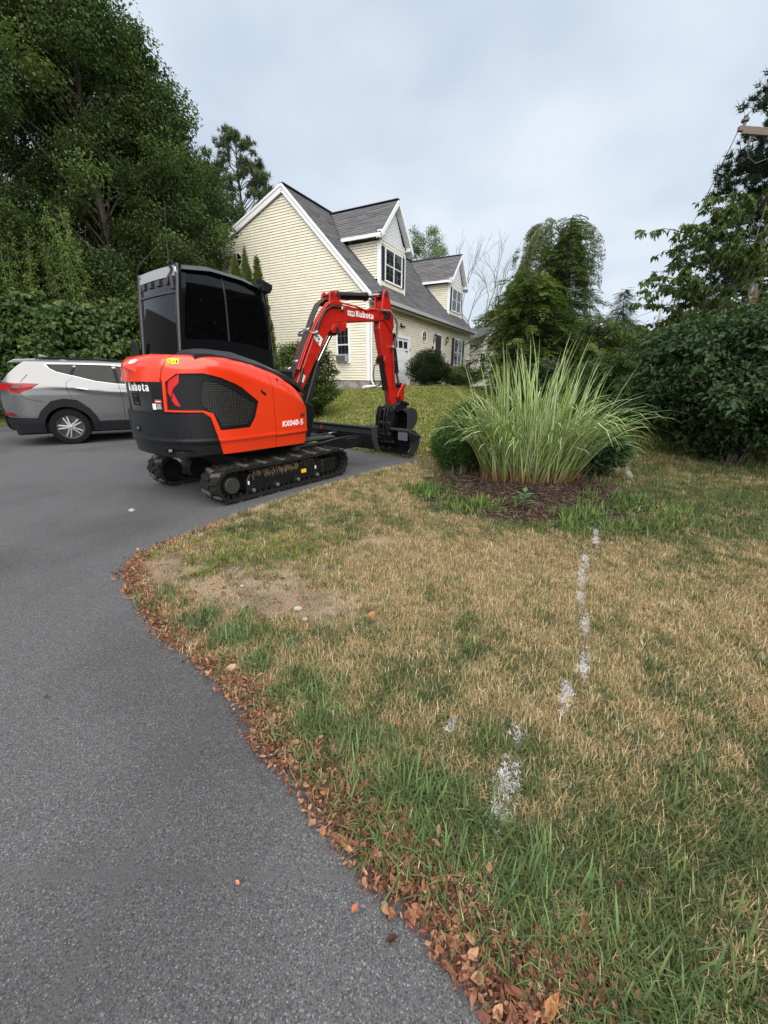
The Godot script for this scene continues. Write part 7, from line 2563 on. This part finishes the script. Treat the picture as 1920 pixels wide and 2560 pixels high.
	# trees outside the frame on the right, mirrored in the cab glass
	for i in 4:
		var r: Array = [[14.5, 9.5, 11.0], [13.5, 4.5, 10.0], [12.0, -0.5, 11.0], [12.5, -5.5, 10.0]][i]
		tree("roadside_tree", "leafy roadside tree outside the picture on the right, %s" % ["beside the pine", "level with the car", "level with the viewer", "behind the viewer"][i], "roadside trees on the right", r[0], r[1], {"seed": 310 + i, "h": r[2], "r": 0.25, "lobes": 70, "base": 0.03, "profile": [[0.0, 1.0], [0.4, 1.0], [0.8, 0.6], [1.0, 0.2]], "spread": 3.2, "lobe_r": 1.4, "clumps": 60, "meshes": fartuft, "cols": dark})

func weeping() -> void:
	rng.seed = 237
	var t := thing("weeping_tree", "weeping tree with thin drooping twigs and sparse leaves", "tree", W(9.0, 1.0, 24.5))
	var wood := MB.new()
	limb(wood, Vector3(0, -0.1, 0), Vector3(0.3, 7.9, 0), 0.2, 0.05, 0, 6)
	var X := []
	var K := []
	for i in 78:
		var q := rnd(0.28, 1.0)
		var a := Vector3(0.3 * q, 7.9 * q, 0)
		var az := i * 2.39996
		var L := lerpf(4.3, 2.6, q) * rnd(0.6, 1.15)
		var dir := Vector3(cos(az), 0, sin(az))
		var pts := []
		for k in 9:
			var s := k / 8.0
			pts.append(a + dir * L * s * (1.25 - 0.4 * s) + Vector3.UP * (1.9 * s - 2.6 * s * s) * L * 0.55)
		wood.tube(pts, [0.04, 0.032, 0.026, 0.02, 0.015, 0.012, 0.009, 0.006, 0.004], 4, false)
		for k in 16:
			var s := rnd(0.3, 1.0)
			var ii := mini(int(s * 8), 7)
			var p: Vector3 = (pts[ii] as Vector3).lerp(pts[ii + 1], s * 8 - ii)
			var l := rnd(0.5, 1.6)
			var e := p + Vector3(rnd(-0.2, 0.2), -l, rnd(-0.2, 0.2)) + dir * 0.15
			wood.tube([p, p.lerp(e, 0.4) + dir * 0.08, e], [0.007, 0.006, 0.004], 3, false)
			var dense := 22 if dir.x < 0.35 else 5
			for j in dense:
				X.append(Transform3D(Basis(Vector3.UP, rnd(0, TAU)) * Basis.from_scale(Vector3.ONE * rnd(0.6, 1.1)), p.lerp(e, rng.randf()) + ball_dir() * 0.06))
				K.append(Color(0.135, 0.17, 0.075) * rnd(0.7, 1.25))
	part(t, "trunk", wood, M.pale_twig)
	scatter(t, "crown", clump(65, 7, 0.13, 0.11, 0.035, 1.6), leaf_mat(), X, K)

# ------------------------------------------------------------------ foreground plants
func ribbon(seed_: int, l: float, w: float, lean: float, curl: float) -> Mesh:
	# one arching blade: green edges, cream middle
	rng.seed = seed_
	var mb := MB.new()
	var p := Vector3.ZERO
	var a := lean
	var segs := 10
	var pv := []
	var green := Color(0.19, 0.275, 0.10)
	var cream := Color(0.70, 0.73, 0.53)
	var dry := Color(0.30, 0.19, 0.10)
	var wob := rnd(-0.08, 0.08)
	for i in segs + 1:
		var t := float(i) / segs
		var ww := w * 0.5 * minf(1.0, (1.0 - pow(t, 3.0)) * 1.02) + 0.0006
		var side := Vector3(0, sin(wob * 3.0), cos(wob * 3.0)) * ww
		var nn := Vector3(-cos(a), sin(a), 0)
		pv.append([p - side, p - side * 0.34 - nn * ww * 0.25, p + side * 0.34 - nn * ww * 0.25, p + side, t])
		a += curl * (0.12 + 2.6 * t * t) / segs
		p += Vector3(sin(a), cos(a), wob * t * 0.4) * l / segs
	for i in segs:
		for k in 3:
			var c := cream if k == 1 else green
			c *= rnd(0.9, 1.1)
			var c0: Color = dry.lerp(c, smoothstep(0.03, 0.22, pv[i][4]))
			var c1: Color = dry.lerp(c, smoothstep(0.03, 0.22, pv[i + 1][4]))
			var A: Vector3 = pv[i][k]
			var B: Vector3 = pv[i][k + 1]
			var C: Vector3 = pv[i + 1][k + 1]
			var D: Vector3 = pv[i + 1][k]
			var n := (B - A).cross(D - A).normalized()
			if n.y < 0: n = -n
			mb.tric(A, B, C, n, c0, c0, c1)
			mb.tric(A, C, D, n, c0, c1, c1)
	return mb.mesh()

func make_bed() -> void:
	leaf_mat()
	grass_mat()
	# mulch chips
	rng.seed = 600
	var mm := mat("mulch", Color(1, 1, 1), 0.95)
	mm.vertex_color_use_as_albedo = true
	var chip := MB.new()
	chip.box(at(Vector3.ZERO), Vector3(0.05, 0.008, 0.014), 0.002)
	var X := []
	var K := []
	for i in 9000:
		var x := rnd(0.1, 3.4)
		var d := rnd(3.4, 6.2)
		if bed(x, d) < rnd(0.1, 0.8): continue
		X.append(Transform3D(Basis.from_euler(Vector3(rnd(-0.5, 0.5), rnd(0, TAU), rnd(-0.5, 0.5))) * Basis.from_scale(Vector3.ONE * rnd(0.5, 1.3)), W(x, gy(x, d) + rnd(0.0, 0.015), d)))
		K.append([Color(0.05, 0.034, 0.025), Color(0.075, 0.048, 0.034), Color(0.032, 0.023, 0.019), Color(0.11, 0.075, 0.05)][rng.randi() % 4] * rnd(0.7, 1.2))
	tag(scatter(self, "mulch_chips", chip.mesh(), mm, X, K), "dark brown wood mulch of the planting bed", "mulch", "", "stuff")
	# the tall variegated grass
	var gm := mat("variegated_blade", Color(1, 1, 1), 0.5, 0.0, 0.4)
	gm.vertex_color_use_as_albedo = true
	gm.cull_mode = BaseMaterial3D.CULL_DISABLED
	gm.backlight_enabled = true
	gm.backlight = Color(0.6, 0.6, 0.4)
	var tints := []
	for k in 4:
		var g2: StandardMaterial3D = gm.duplicate()
		g2.albedo_color = [Color(1, 1, 1), Color(0.92, 0.98, 0.80), Color(0.80, 0.90, 0.66), Color(1.0, 0.98, 0.90)][k]
		tints.append(g2)
	var t := thing("ornamental_grass", "tall clump of green and cream striped ornamental grass in the mulch bed", "grass", W(1.98, gy(1.98, 5.25), 5.25))
	var vs := []
	for i in 22:
		rng.seed = 640 + i
		var up := i < 6
		vs.append(ribbon(620 + i, rnd(1.35, 1.95) if up else rnd(1.15, 1.85), rnd(0.020, 0.030), rnd(0.0, 0.18) if up else rnd(0.05, 0.42), rnd(0.1, 0.7) if up else rnd(0.9, 2.4)))
	rng.seed = 680
	var XX := []
	for i in 22: XX.append([])
	for i in 700:
		var a := rnd(0, TAU)
		var r := sqrt(rng.randf())
		var px := cos(a) * r * 0.60
		var pz := sin(a) * r * 0.36
		var v := rng.randi() % 22
		if r < 0.5 and v >= 6 and rng.randf() < 0.4: v = rng.randi() % 6
		var out := atan2(-pz * 1.4, px) + rnd(-0.9, 0.9)
		var s := rnd(0.72, 1.08)
		var tilt := 0.20 * r
		var b := Basis(Vector3.UP, out) * Basis(Vector3(0, 0, 1), -tilt * rnd(0.3, 1.2)) * Basis.from_scale(Vector3(s, s, s))
		var xf := Transform3D(b, Vector3(px, -0.02, pz))
		if i < 300:
			var o := part(t, "blade", vs[v], tints[rng.randi() % 4])
			o.transform = xf
		else:
			XX[v].append(xf)
	var rest := MB.new()
	for v in 22:
		for xf in XX[v]:
			rest.put(vs[v], xf, [Color(1.05, 1.05, 1.05), Color(0.82, 0.92, 0.66), Color(0.60, 0.72, 0.44), Color(1.1, 1.08, 0.95)][rng.randi() % 4] * rnd(0.8, 1.1))
	part(t, "blades", rest, gm).set_meta("kind", "stuff")
	# dead stalks round its foot
	var dead := MB.new()
	for i in 420:
		var a := rnd(0, TAU)
		var r := sqrt(rng.randf())
		blade(dead, Vector3(cos(a) * r * 0.72, -0.01, sin(a) * r * 0.46), rnd(0, TAU), rnd(0.0, 0.7), rnd(0.15, 0.42), 0.008, rnd(0, 0.5), Color(0.16, 0.085, 0.05) * rnd(0.6, 1.4), Color(0.27, 0.165, 0.09) * rnd(0.7, 1.3))
	part(t, "dead_stalks", dead, M.grass_blade).set_meta("kind", "stuff")
	# bushy green perennial at its left
	var fine := [clump(81, 18, 0.09, 0.075, 0.014, -0.8, 0.3, 1.0), clump(82, 18, 0.09, 0.08, 0.014, -0.6, 0.3, 1.0)]
	shrub("green_perennial", "fine leaved dark green perennial at the left of the tall grass", "perennials of the bed", 1.15, 5.85, {"seed": 690, "rx": 0.42, "rz": 0.4, "h": 0.72, "count": 900, "meshes": fine, "cols": [Color(0.05, 0.115, 0.035), Color(0.06, 0.13, 0.04), Color(0.085, 0.16, 0.045)], "foot": 0.9, "y0": 0.02, "rough": 0.15, "category": "plant"})
	shrub("green_perennial", "blue green leafy plant showing through the right of the tall grass", "perennials of the bed", 3.0, 5.7, {"seed": 691, "rx": 0.5, "rz": 0.4, "h": 0.7, "count": 700, "meshes": [clump(83, 12, 0.10, 0.07, 0.035, 0.2)], "cols": [Color(0.065, 0.12, 0.06), Color(0.08, 0.14, 0.065)], "foot": 0.9, "y0": 0.02, "rough": 0.15, "category": "plant"})
	shrub("green_perennial", "leafy green plant behind the left of the tall grass", "perennials of the bed", 1.35, 6.4, {"seed": 692, "rx": 0.55, "rz": 0.4, "h": 1.0, "count": 800, "meshes": [clump(84, 12, 0.10, 0.10, 0.03, 0.4)], "cols": [Color(0.08, 0.135, 0.04), Color(0.10, 0.16, 0.045)], "foot": 0.9, "y0": 0.02, "rough": 0.2, "category": "plant"})
	# weeds
	var weed := tuft(701, 14, 0.06, 0.04, 0.12, 0.011, 1.1, 0.5, 0.35)
	var ws := [[0.55, 4.75, 0.28, 0.35, 80, "bright green crabgrass patch at the left end of the bed"], [0.95, 4.15, 0.35, 0.22, 70, "bright green crabgrass patch at the front left of the bed"], [2.0, 3.85, 0.25, 0.15, 60, "green weeds at the front middle of the bed"], [2.75, 4.2, 0.5, 0.45, 95, "low green weeds at the right end of the bed"], [2.3, 3.55, 0.7, 0.12, 55, "green weeds along the front right edge of the bed"]]
	for w in ws:
		rng.seed = 710 + ws.find(w)
		var mb := MB.new()
		for i in w[4]:
			var x: float = w[0] + rng.randfn(0, 0.5) * w[2]
			var d: float = w[1] + rng.randfn(0, 0.5) * w[3]
			var s := rnd(0.7, 1.3)
			mb.put(weed, Transform3D(Basis(Vector3.UP, rnd(0, TAU)) * Basis.from_scale(Vector3(s, s, s)), W(x, gy(x, d), d)), ([Color(0.13, 0.21, 0.05), Color(0.10, 0.165, 0.045), Color(0.155, 0.22, 0.06)][rng.randi() % 3] as Color) * rnd(0.7, 1.2))
		tag(part(self, "weeds", mb, M.grass_blade), w[5], "weeds", "weeds of the bed")
	# one broad leaved seedling
	rng.seed = 730
	var sd := thing("seedling", "broad leaved seedling standing alone in the front of the mulch", "plant", W(1.48, gy(1.48, 4.0), 4.0))
	var mb2 := MB.new()
	limb(mb2, Vector3.ZERO, Vector3(0.01, 0.2, 0), 0.006, 0.004)
	part(sd, "stem", mb2, M.twig)
	for i in 11:
		var a := i * 2.4
		mb2 = MB.new()
		mb2.col = Color(0.10, 0.20, 0.07) * rnd(0.8, 1.2)
		var h := 0.06 + 0.014 * i
		leaf(mb2, Vector3(0, h, 0), Vector3(cos(a), 0.25, sin(a)).normalized(), Vector3.UP, rnd(0.10, 0.16), rnd(0.05, 0.07), 0.15)
		part(sd, "leaf", mb2, leaf_mat())
	# the large dark bush at the right
	var bl := [clump(91, 9, 0.11, 0.085, 0.045, 0.45, 0.3, 0.8), clump(92, 9, 0.11, 0.08, 0.045, 0.3, 0.3, 0.8), clump(93, 8, 0.11, 0.095, 0.05, 0.6, 0.3, 0.8)]
	var bt := shrub("large_bush", "large dark green dense leaved bush at the right edge", "", 6.1, 6.9, {"seed": 740, "rx": 1.75, "rz": 1.35, "h": 2.55, "count": 8200, "meshes": bl, "cols": [Color(0.056, 0.098, 0.044), Color(0.070, 0.116, 0.050), Color(0.046, 0.082, 0.040), Color(0.088, 0.132, 0.062)], "foot": 0.52, "y0": 0.12, "rough": 0.5, "stems": 40})
	# lighter shrubs behind it
	shrub("light_shrub", "light green shrub rising behind the left of the large bush", "", 6.9, 9.4, {"seed": 741, "rx": 1.2, "rz": 0.9, "h": 2.0, "count": 1700, "meshes": [clump(94, 11, 0.15, 0.12, 0.05, 0.6)], "cols": [Color(0.085, 0.14, 0.04), Color(0.10, 0.16, 0.045), Color(0.07, 0.12, 0.036)], "foot": 0.8, "y0": 0.05, "rough": 0.6})
	shrub("light_shrub", "yellowing shrub above the top right of the large bush", "", 8.3, 9.0, {"seed": 742, "rx": 1.1, "rz": 0.9, "h": 3.2, "count": 1500, "meshes": [clump(95, 11, 0.15, 0.12, 0.05, 0.6)], "cols": [Color(0.09, 0.14, 0.04), Color(0.16, 0.16, 0.045), Color(0.075, 0.12, 0.036), Color(0.22, 0.15, 0.06)], "foot": 0.8, "y0": 0.05, "rough": 0.6})
	shrub("light_shrub", "tall mixed green shrub below the second utility pole", "", 10.4, 14.0, {"seed": 743, "rx": 1.9, "rz": 1.2, "h": 3.4, "count": 1700, "meshes": [clump(96, 12, 0.2, 0.15, 0.06, 0.6)], "cols": [Color(0.085, 0.125, 0.04), Color(0.10, 0.14, 0.045), Color(0.07, 0.105, 0.036)], "foot": 0.8, "y0": 0.05, "rough": 0.8})
	# cherry sapling with hanging leaves
	rng.seed = 750
	var sp := thing("cherry_sapling", "slender cherry sapling with long drooping leaves above the large bush", "tree", W(6.35, gy(6.35, 8.6), 8.6))
	var wood := MB.new()
	var Xl := []
	var Kl := []
	limb(wood, Vector3(0, -0.1, 0), Vector3(-0.25, 3.7, 0), 0.04, 0.008, 0.0, 5)
	limb(wood, Vector3(-0.05, 1.6, 0), Vector3(0.5, 4.3, 0.1), 0.03, 0.007, 0.0, 5)
	for i in 64:
		var q := rnd(0.4, 1.0)
		var a := Vector3(-0.25 * q, 3.7 * q, 0) if i % 3 else Vector3(lerpf(0.1, 0.5, q), lerpf(2.0, 4.3, q), 0.08)
		var az := PI + rnd(-1.4, 1.4) if i % 2 else rnd(0, TAU)
		var dir := Vector3(cos(az), 0, sin(az))
		var L := rnd(0.4, 1.35) * (1.2 if i % 2 else 0.85)
		var up := rnd(0.15, 1.0)
		var pts := []
		for k in 6:
			var s := k / 5.0
			pts.append(a + dir * L * s + Vector3.UP * L * (up * s - (0.25 + 0.35 * up) * s * s) + ball_dir() * 0.04 * s)
		var twigs := [pts]
		for k in 3:
			var o: Vector3 = pts[2 + k]
			var d2 := (dir + ball_dir() * 0.9).normalized()
			var l2 := rnd(0.2, 0.5)
			twigs.append([o, o + d2 * l2 * 0.5 + Vector3.UP * 0.04, o + d2 * l2])
		for tw in twigs:
			var rr := []
			for k in tw.size(): rr.append(lerpf(0.012 if tw == pts else 0.006, 0.002, float(k) / (tw.size() - 1)))
			wood.tube(tw, rr, 4, false)
			var m: int = int(L * 12) if tw == pts else 7
			for k in m:
				var s: float = rnd(0.15, 1.0) * (tw.size() - 1)
				var ii: int = mini(int(s), tw.size() - 2)
				var p: Vector3 = (tw[ii] as Vector3).lerp(tw[ii + 1], s - ii)
				Xl.append(Transform3D(Basis(Vector3.UP, rnd(0, TAU)) * Basis(Vector3(1, 0, 0), rnd(-0.6, 0.6)) * Basis.from_scale(Vector3.ONE * rnd(0.7, 1.2)), p))
				Kl.append([Color(0.085, 0.125, 0.038), Color(0.115, 0.165, 0.045), Color(0.065, 0.10, 0.036)][rng.randi() % 3] * rnd(0.75, 1.25))
	part(sp, "trunk", wood, M.twig)
	scatter(sp, "crown", clump(97, 3, 0.06, 0.13, 0.05, 0.9, 0.25), leaf_mat(), Xl, Kl)

# ------------------------------------------------------------------ poles, wires, far houses
func wire(a: Vector3, b: Vector3, sag: float, r: float, label: String, m: Material) -> void:
	var mb := MB.new()
	var pth := []
	for i in 15:
		var t := i / 14.0
		pth.append(a.lerp(b, t) - Vector3.UP * sag * 4.0 * t * (1.0 - t))
	mb.tube(pth, r, 5, false)
	tag(part(self, "overhead_wire", mb, m), label, "wire", "overhead wires")

func make_misc() -> void:
	var pw := mat("pole_wood", Color(0.24, 0.19, 0.155), 0.9)
	tri_tex(pw, tex(noise_image(256, 0.05, 4, 51, 0.6, 1.25)), 2.0)
	mat("wire_grey", Color(0.09, 0.09, 0.10), 0.6)
	mat("cable_black", Color(0.02, 0.02, 0.022), 0.6)
	mat("galvanised", Color(0.30, 0.34, 0.40), 0.45, 0.5)
	mat("lamp_white", Color(0.7, 0.72, 0.74), 0.4)
	mat("insulator", Color(0.10, 0.12, 0.12), 0.25)
	# near pole: just inside the right edge
	var px := 10.78
	var pd := 13.0
	var pole := thing("utility_pole", "weathered wooden utility pole at the right edge with a crossarm on top", "pole", W(px, gy(px, pd), pd))
	var mb := MB.new()
	mb.tube([Vector3(0, -0.2, 0), Vector3(0, 4.0, 0), Vector3(0.0, 9.0, 0)], [0.17, 0.15, 0.12], 14)
	part(pole, "shaft", mb, pw)
	mb = MB.new()
	mb.tube([Vector3(-0.13, 0.0, 0.10), Vector3(-0.125, 5.6, 0.09)], 0.035, 8)
	part(pole, "conduit", mb, M.galvanised)
	mb = MB.new()
	var d := Vector3(1, 0, -0.25).normalized()
	mb.bar(Vector3(-1.62, 7.30, 0.1), Vector3(1.3, 7.30, -0.2), 0.09, 0.11, 0.006)
	part(pole, "crossarm", mb, pw)
	mb = MB.new()
	mb.bar(Vector3(-1.58, 7.17, 0.2), Vector3(1.3, 7.17, -0.1), 0.07, 0.06, 0.006)
	part(pole, "crossarm", mb, pw)
	for k in [-1.5, -0.2, 1.1]:
		mb = MB.new()
		mb.lathe(at(Vector3(k, 7.35, 0.1 - (k + 1.5) * 0.1)), [Vector2(0.0, 0.0), Vector2(0.035, 0.0), Vector2(0.035, 0.08), Vector2(0.085, 0.10), Vector2(0.085, 0.15), Vector2(0.04, 0.17), Vector2(0.05, 0.22), Vector2(0.0, 0.24)], 12)
		part(pole, "insulator", mb, M.insulator)
	mb = MB.new()
	mb.tube([Vector3(-1.3, 7.1, 0.15), Vector3(-1.32, 6.9, 0.17), Vector3(-1.25, 6.68, 0.17), Vector3(-1.0, 6.55, 0.15), Vector3(-0.6, 6.7, 0.1), Vector3(-0.1, 6.9, 0.1)], 0.012, 6)
	part(pole, "jumper_wire", mb, M.wire_grey)
	mb = MB.new()
	mb.tube([Vector3(-1.3, 7.15, 0.15), Vector3(-1.31, 6.92, 0.16)], [0.025, 0.035], 8)
	part(pole, "cutout", mb, M.insulator)
	mb = MB.new()
	mb.lathe(at(Vector3(0.32, 5.35, 0.1)), [Vector2(0.0, 0.0), Vector2(0.2, 0.0), Vector2(0.21, 0.03), Vector2(0.21, 0.62), Vector2(0.17, 0.68), Vector2(0.0, 0.7)], 20)
	part(pole, "transformer", mb, M.galvanised)
	mb = MB.new()
	mb.bar(Vector3(-0.05, 4.15, 0.1), Vector3(-0.38, 4.12, 0.25), 0.03, 0.03)
	mb.box(at(Vector3(-0.42, 4.11, 0.26)), Vector3(0.24, 0.05, 0.12), 0.015)
	part(pole, "street_lamp_arm", mb, M.lamp_white)
	# far pole
	var p2 := thing("utility_pole", "distant thin utility pole with crossarm beyond the feathery conifers", "pole", W(28.3, 0.4, 45))
	mb = MB.new()
	mb.tube([Vector3(0, -0.2, 0), Vector3(0, 8.7, 0)], [0.16, 0.12], 10)
	part(p2, "shaft", mb, mat("pole_pale", Color(0.42, 0.38, 0.34), 0.9))
	mb = MB.new()
	mb.bar(Vector3(-1.4, 8.2, 0), Vector3(1.4, 8.25, 0), 0.09, 0.11)
	part(p2, "crossarm", mb, M.wire_grey)
	mb = MB.new()
	for k in [-1.3, -0.4, 0.5, 1.3]:
		mb.tube([Vector3(k, 8.25, 0), Vector3(k, 8.5, 0)], 0.045, 6)
	part(p2, "insulators", mb, M.insulator).set_meta("kind", "stuff")
	var base := W(px, gy(px, pd), pd)
	# wires run from behind the viewer over the near pole to the far pole
	wire(W(9.0, 13.5, -8.0), base + Vector3(-1.5, 7.57, 0.1), 0.5, 0.008, "thin wire running up and out of the picture at the top right", M.wire_grey)
	wire(base + Vector3(-1.62, 7.26, 0.1), W(27.0, 8.9, 45), 0.5, 0.010, "thin wire running down from the near crossarm to the far pole", M.wire_grey)
	wire(base + Vector3(1.1, 7.6, -0.1), W(29.6, 8.9, 45), 0.5, 0.010, "thin upper wire right of the near pole", M.wire_grey)
	wire(base + Vector3(-0.1, 5.1, 0), W(28.2, 6.9, 45), 0.6, 0.018, "thick black cable below the near crossarm", M.cable_black)
	wire(base + Vector3(-0.1, 4.8, 0), W(28.2, 6.5, 45), 0.6, 0.016, "lower thick black cable on the near pole", M.cable_black)
	wire(base + Vector3(-0.1, 4.55, 0), W(28.2, 6.2, 45), 0.6, 0.014, "lowest thick black cable on the near pole", M.cable_black)
	wire(W(27.2, 8.9, 45), W(8.0, 4.2, 75), 0.6, 0.02, "wire leaving the far pole towards the distant house", M.wire_grey)
	wire(W(29.4, 8.9, 45), W(24.0, 6.5, 55), 0.3, 0.02, "service wire from the far pole to the grey house", M.wire_grey)
	# grey house in the distance
	var fs := mat("far_siding", Color(0.50, 0.52, 0.54), 0.6)
	var h := thing("distant_house", "pale grey sided house partly hidden behind the conifers", "house", W(26.2, 0.4, 56), deg_to_rad(28))
	mb = MB.new()
	mb.prism(P2([-4.2, 0.0, 2.6, 0.0, 2.6, 6.3, -0.8, 8.1, -4.2, 6.3]), at(Vector3.ZERO), -8.0, 0.0)
	part(h, "wall_core", mb, fs)
	var y := 0.4
	while y < 7.8:
		var r := minf(2.6, -0.8 + (8.1 - y) / 0.53)
		var l := maxf(-4.2, -0.8 - (8.1 - y) / 0.53)
		var cb := MB.new()
		board(cb, Vector3(l, y, 0), Vector3(r, y, 0), Vector3(r, y + 0.2, 0), Vector3(l, y + 0.2, 0), Vector3.BACK, 0.05)
		part(h, "clapboard", cb, fs)
		y += 0.2
	for s in [[2.9, 6.1], [-4.5, 6.1]]:
		mb = MB.new()
		mb.bar(Vector3(s[0], s[1], -3.8), Vector3(-0.8, 8.2, -3.8), 9.0, 0.12)
		part(h, "roof_slab", mb, M.roof_dark)
		mb = MB.new()
		mb.bar(Vector3(s[0], s[1] - 0.12, 0.5), Vector3(-0.8, 8.08, 0.5), 0.06, 0.28)
		part(h, "rake_board", mb, M.white_trim)
	mb = MB.new()
	mb.box(at(Vector3(2.62, 3.2, 0.03)), Vector3(0.14, 6.2, 0.14))
	part(h, "corner_board", mb, M.white_trim)
	window(h, "window", "", Vector3(-0.2, 1.2, 0.03), Vector3.RIGHT, Vector3.BACK, 1.2, 1.6, 1, 0.0, 0.1)
	# the house left of the frame that the cab's rear window mirrors
	var n := thing("neighbour_house", "white sided house with dark shutters left of the picture, mirrored in the cab", "house", W(-13.6, 0, 6.6), deg_to_rad(90))
	mb = MB.new()
	mb.box(at(Vector3(0, 1.5, -2.5)), Vector3(8.4, 3.0, 5.0))
	part(n, "wall_core", mb, M.grey_trim)
	y = 0.35
	while y < 2.95:
		var cb := MB.new()
		board(cb, Vector3(-4.2, y, 0), Vector3(4.2, y, 0), Vector3(4.2, y + 0.11, 0), Vector3(-4.2, y + 0.11, 0), Vector3.BACK, 0.03)
		part(n, "clapboard", cb, M.white_trim)
		y += 0.11
	mb = MB.new()
	mb.prism(P2([0.5, 2.95, 0.5, 3.08, -2.5, 5.2, -5.5, 3.08, -5.5, 2.95]), Transform3D(Basis(Vector3(0, 0, 1), Vector3.UP, Vector3(-1, 0, 0)), Vector3.ZERO), -4.6, 4.6)
	part(n, "roof", mb, M.roof_dark)
	mb = MB.new()
	mb.box(at(Vector3(0, 3.0, 0.53)), Vector3(9.2, 0.14, 0.05))
	part(n, "gutter", mb, M.white_trim)
	window(n, "window", "", Vector3(-2.6, 1.0, 0), Vector3.RIGHT, Vector3.BACK, 1.0, 1.5, 1, 0.4, 0.12)
	window(n, "window", "", Vector3(1.2, 1.0, 0), Vector3.RIGHT, Vector3.BACK, 1.0, 1.5, 1, 0.4, 0.12)
	window(n, "window", "", Vector3(-0.7, 1.0, 0), Vector3.RIGHT, Vector3.BACK, 1.0, 1.5, 1, 0.4, 0.12)

func _ready() -> void:
	# camera: an ultra wide phone lens held at chest height
	var cam := Camera3D.new()
	cam.name = "camera"
	cam.fov = 104.84
	cam.near = 0.05
	cam.far = 900.0
	add_child(cam)
	cam.position = Vector3(0, 1.4, 0)
	cam.basis = Basis(Vector3.RIGHT, deg_to_rad(-18.73)) * Basis(Vector3.BACK, 0.005)
	cam.current = true
	# overcast sky
	var env := Environment.new()
	env.background_mode = Environment.BG_SKY
	env.sky = Sky.new()
	env.sky.sky_material = overcast()
	env.background_energy_multiplier = 0.52
	env.tonemap_mode = Environment.TONE_MAPPER_LINEAR
	env.tonemap_exposure = 3.6
	env.sdfgi_enabled = true
	env.ssao_enabled = true
	env.ssil_enabled = true
	var we := WorldEnvironment.new()
	we.name = "world_environment"
	we.environment = env
	add_child(we)
	# the bright part of the cloud where the sun stands
	var sun := DirectionalLight3D.new()
	sun.name = "sun"
	sun.light_color = Color(1.0, 0.97, 0.93)
	sun.light_energy = 0.5
	sun.light_angular_distance = 100.0
	sun.shadow_enabled = true
	sun.rotation_degrees = Vector3(-52, 5, 0)
	add_child(sun)
	make_all()

func overcast() -> PanoramaSkyMaterial:
	var w := 1024
	var h := 512
	var f := FastNoiseLite.new()
	f.seed = 12
	f.frequency = 0.9
	f.fractal_octaves = 5
	f.fractal_gain = 0.5
	var g := FastNoiseLite.new()
	g.seed = 44
	g.frequency = 0.5
	g.fractal_octaves = 3
	var im := Image.create(w, h, false, Image.FORMAT_RGBF)
	for j in h:
		var el := PI * (0.5 - (j + 0.5) / h)
		for i in w:
			var az := TAU * (i + 0.5) / w
			var c := Color(0.34, 0.37, 0.41)
			if el > -0.02:
				var v := Vector3(cos(el) * cos(az), sin(el), cos(el) * sin(az))
				# cloud deck seen at a height: stretch towards the horizon
				var k := 1.0 / (maxf(v.y, 0.0) + 0.22)
				var n := f.get_noise_2d(v.x * k * 2.0, v.z * k * 2.0) * 0.5 + g.get_noise_2d(v.x * k * 1.6 + 9.0, v.z * k * 1.6) * 0.75
				var t := clampf(0.5 + n * 1.15, 0.0, 1.0)
				c = Color(0.31, 0.365, 0.435).lerp(Color(0.425, 0.468, 0.515), t)
				c = c.lerp(Color(0.42, 0.475, 0.535), exp(-maxf(v.y, 0.0) * 5.0) * 0.75)
			im.set_pixel(i, j, c)
	var m := PanoramaSkyMaterial.new()
	m.panorama = ImageTexture.create_from_image(im)
	return m


func make_all() -> void:
	make_ground()
	make_house()
	make_excavator()
	make_car()
	make_trees()
	make_bed()
	make_misc()
	make_lawn()
	make_litter()
	make_paint()
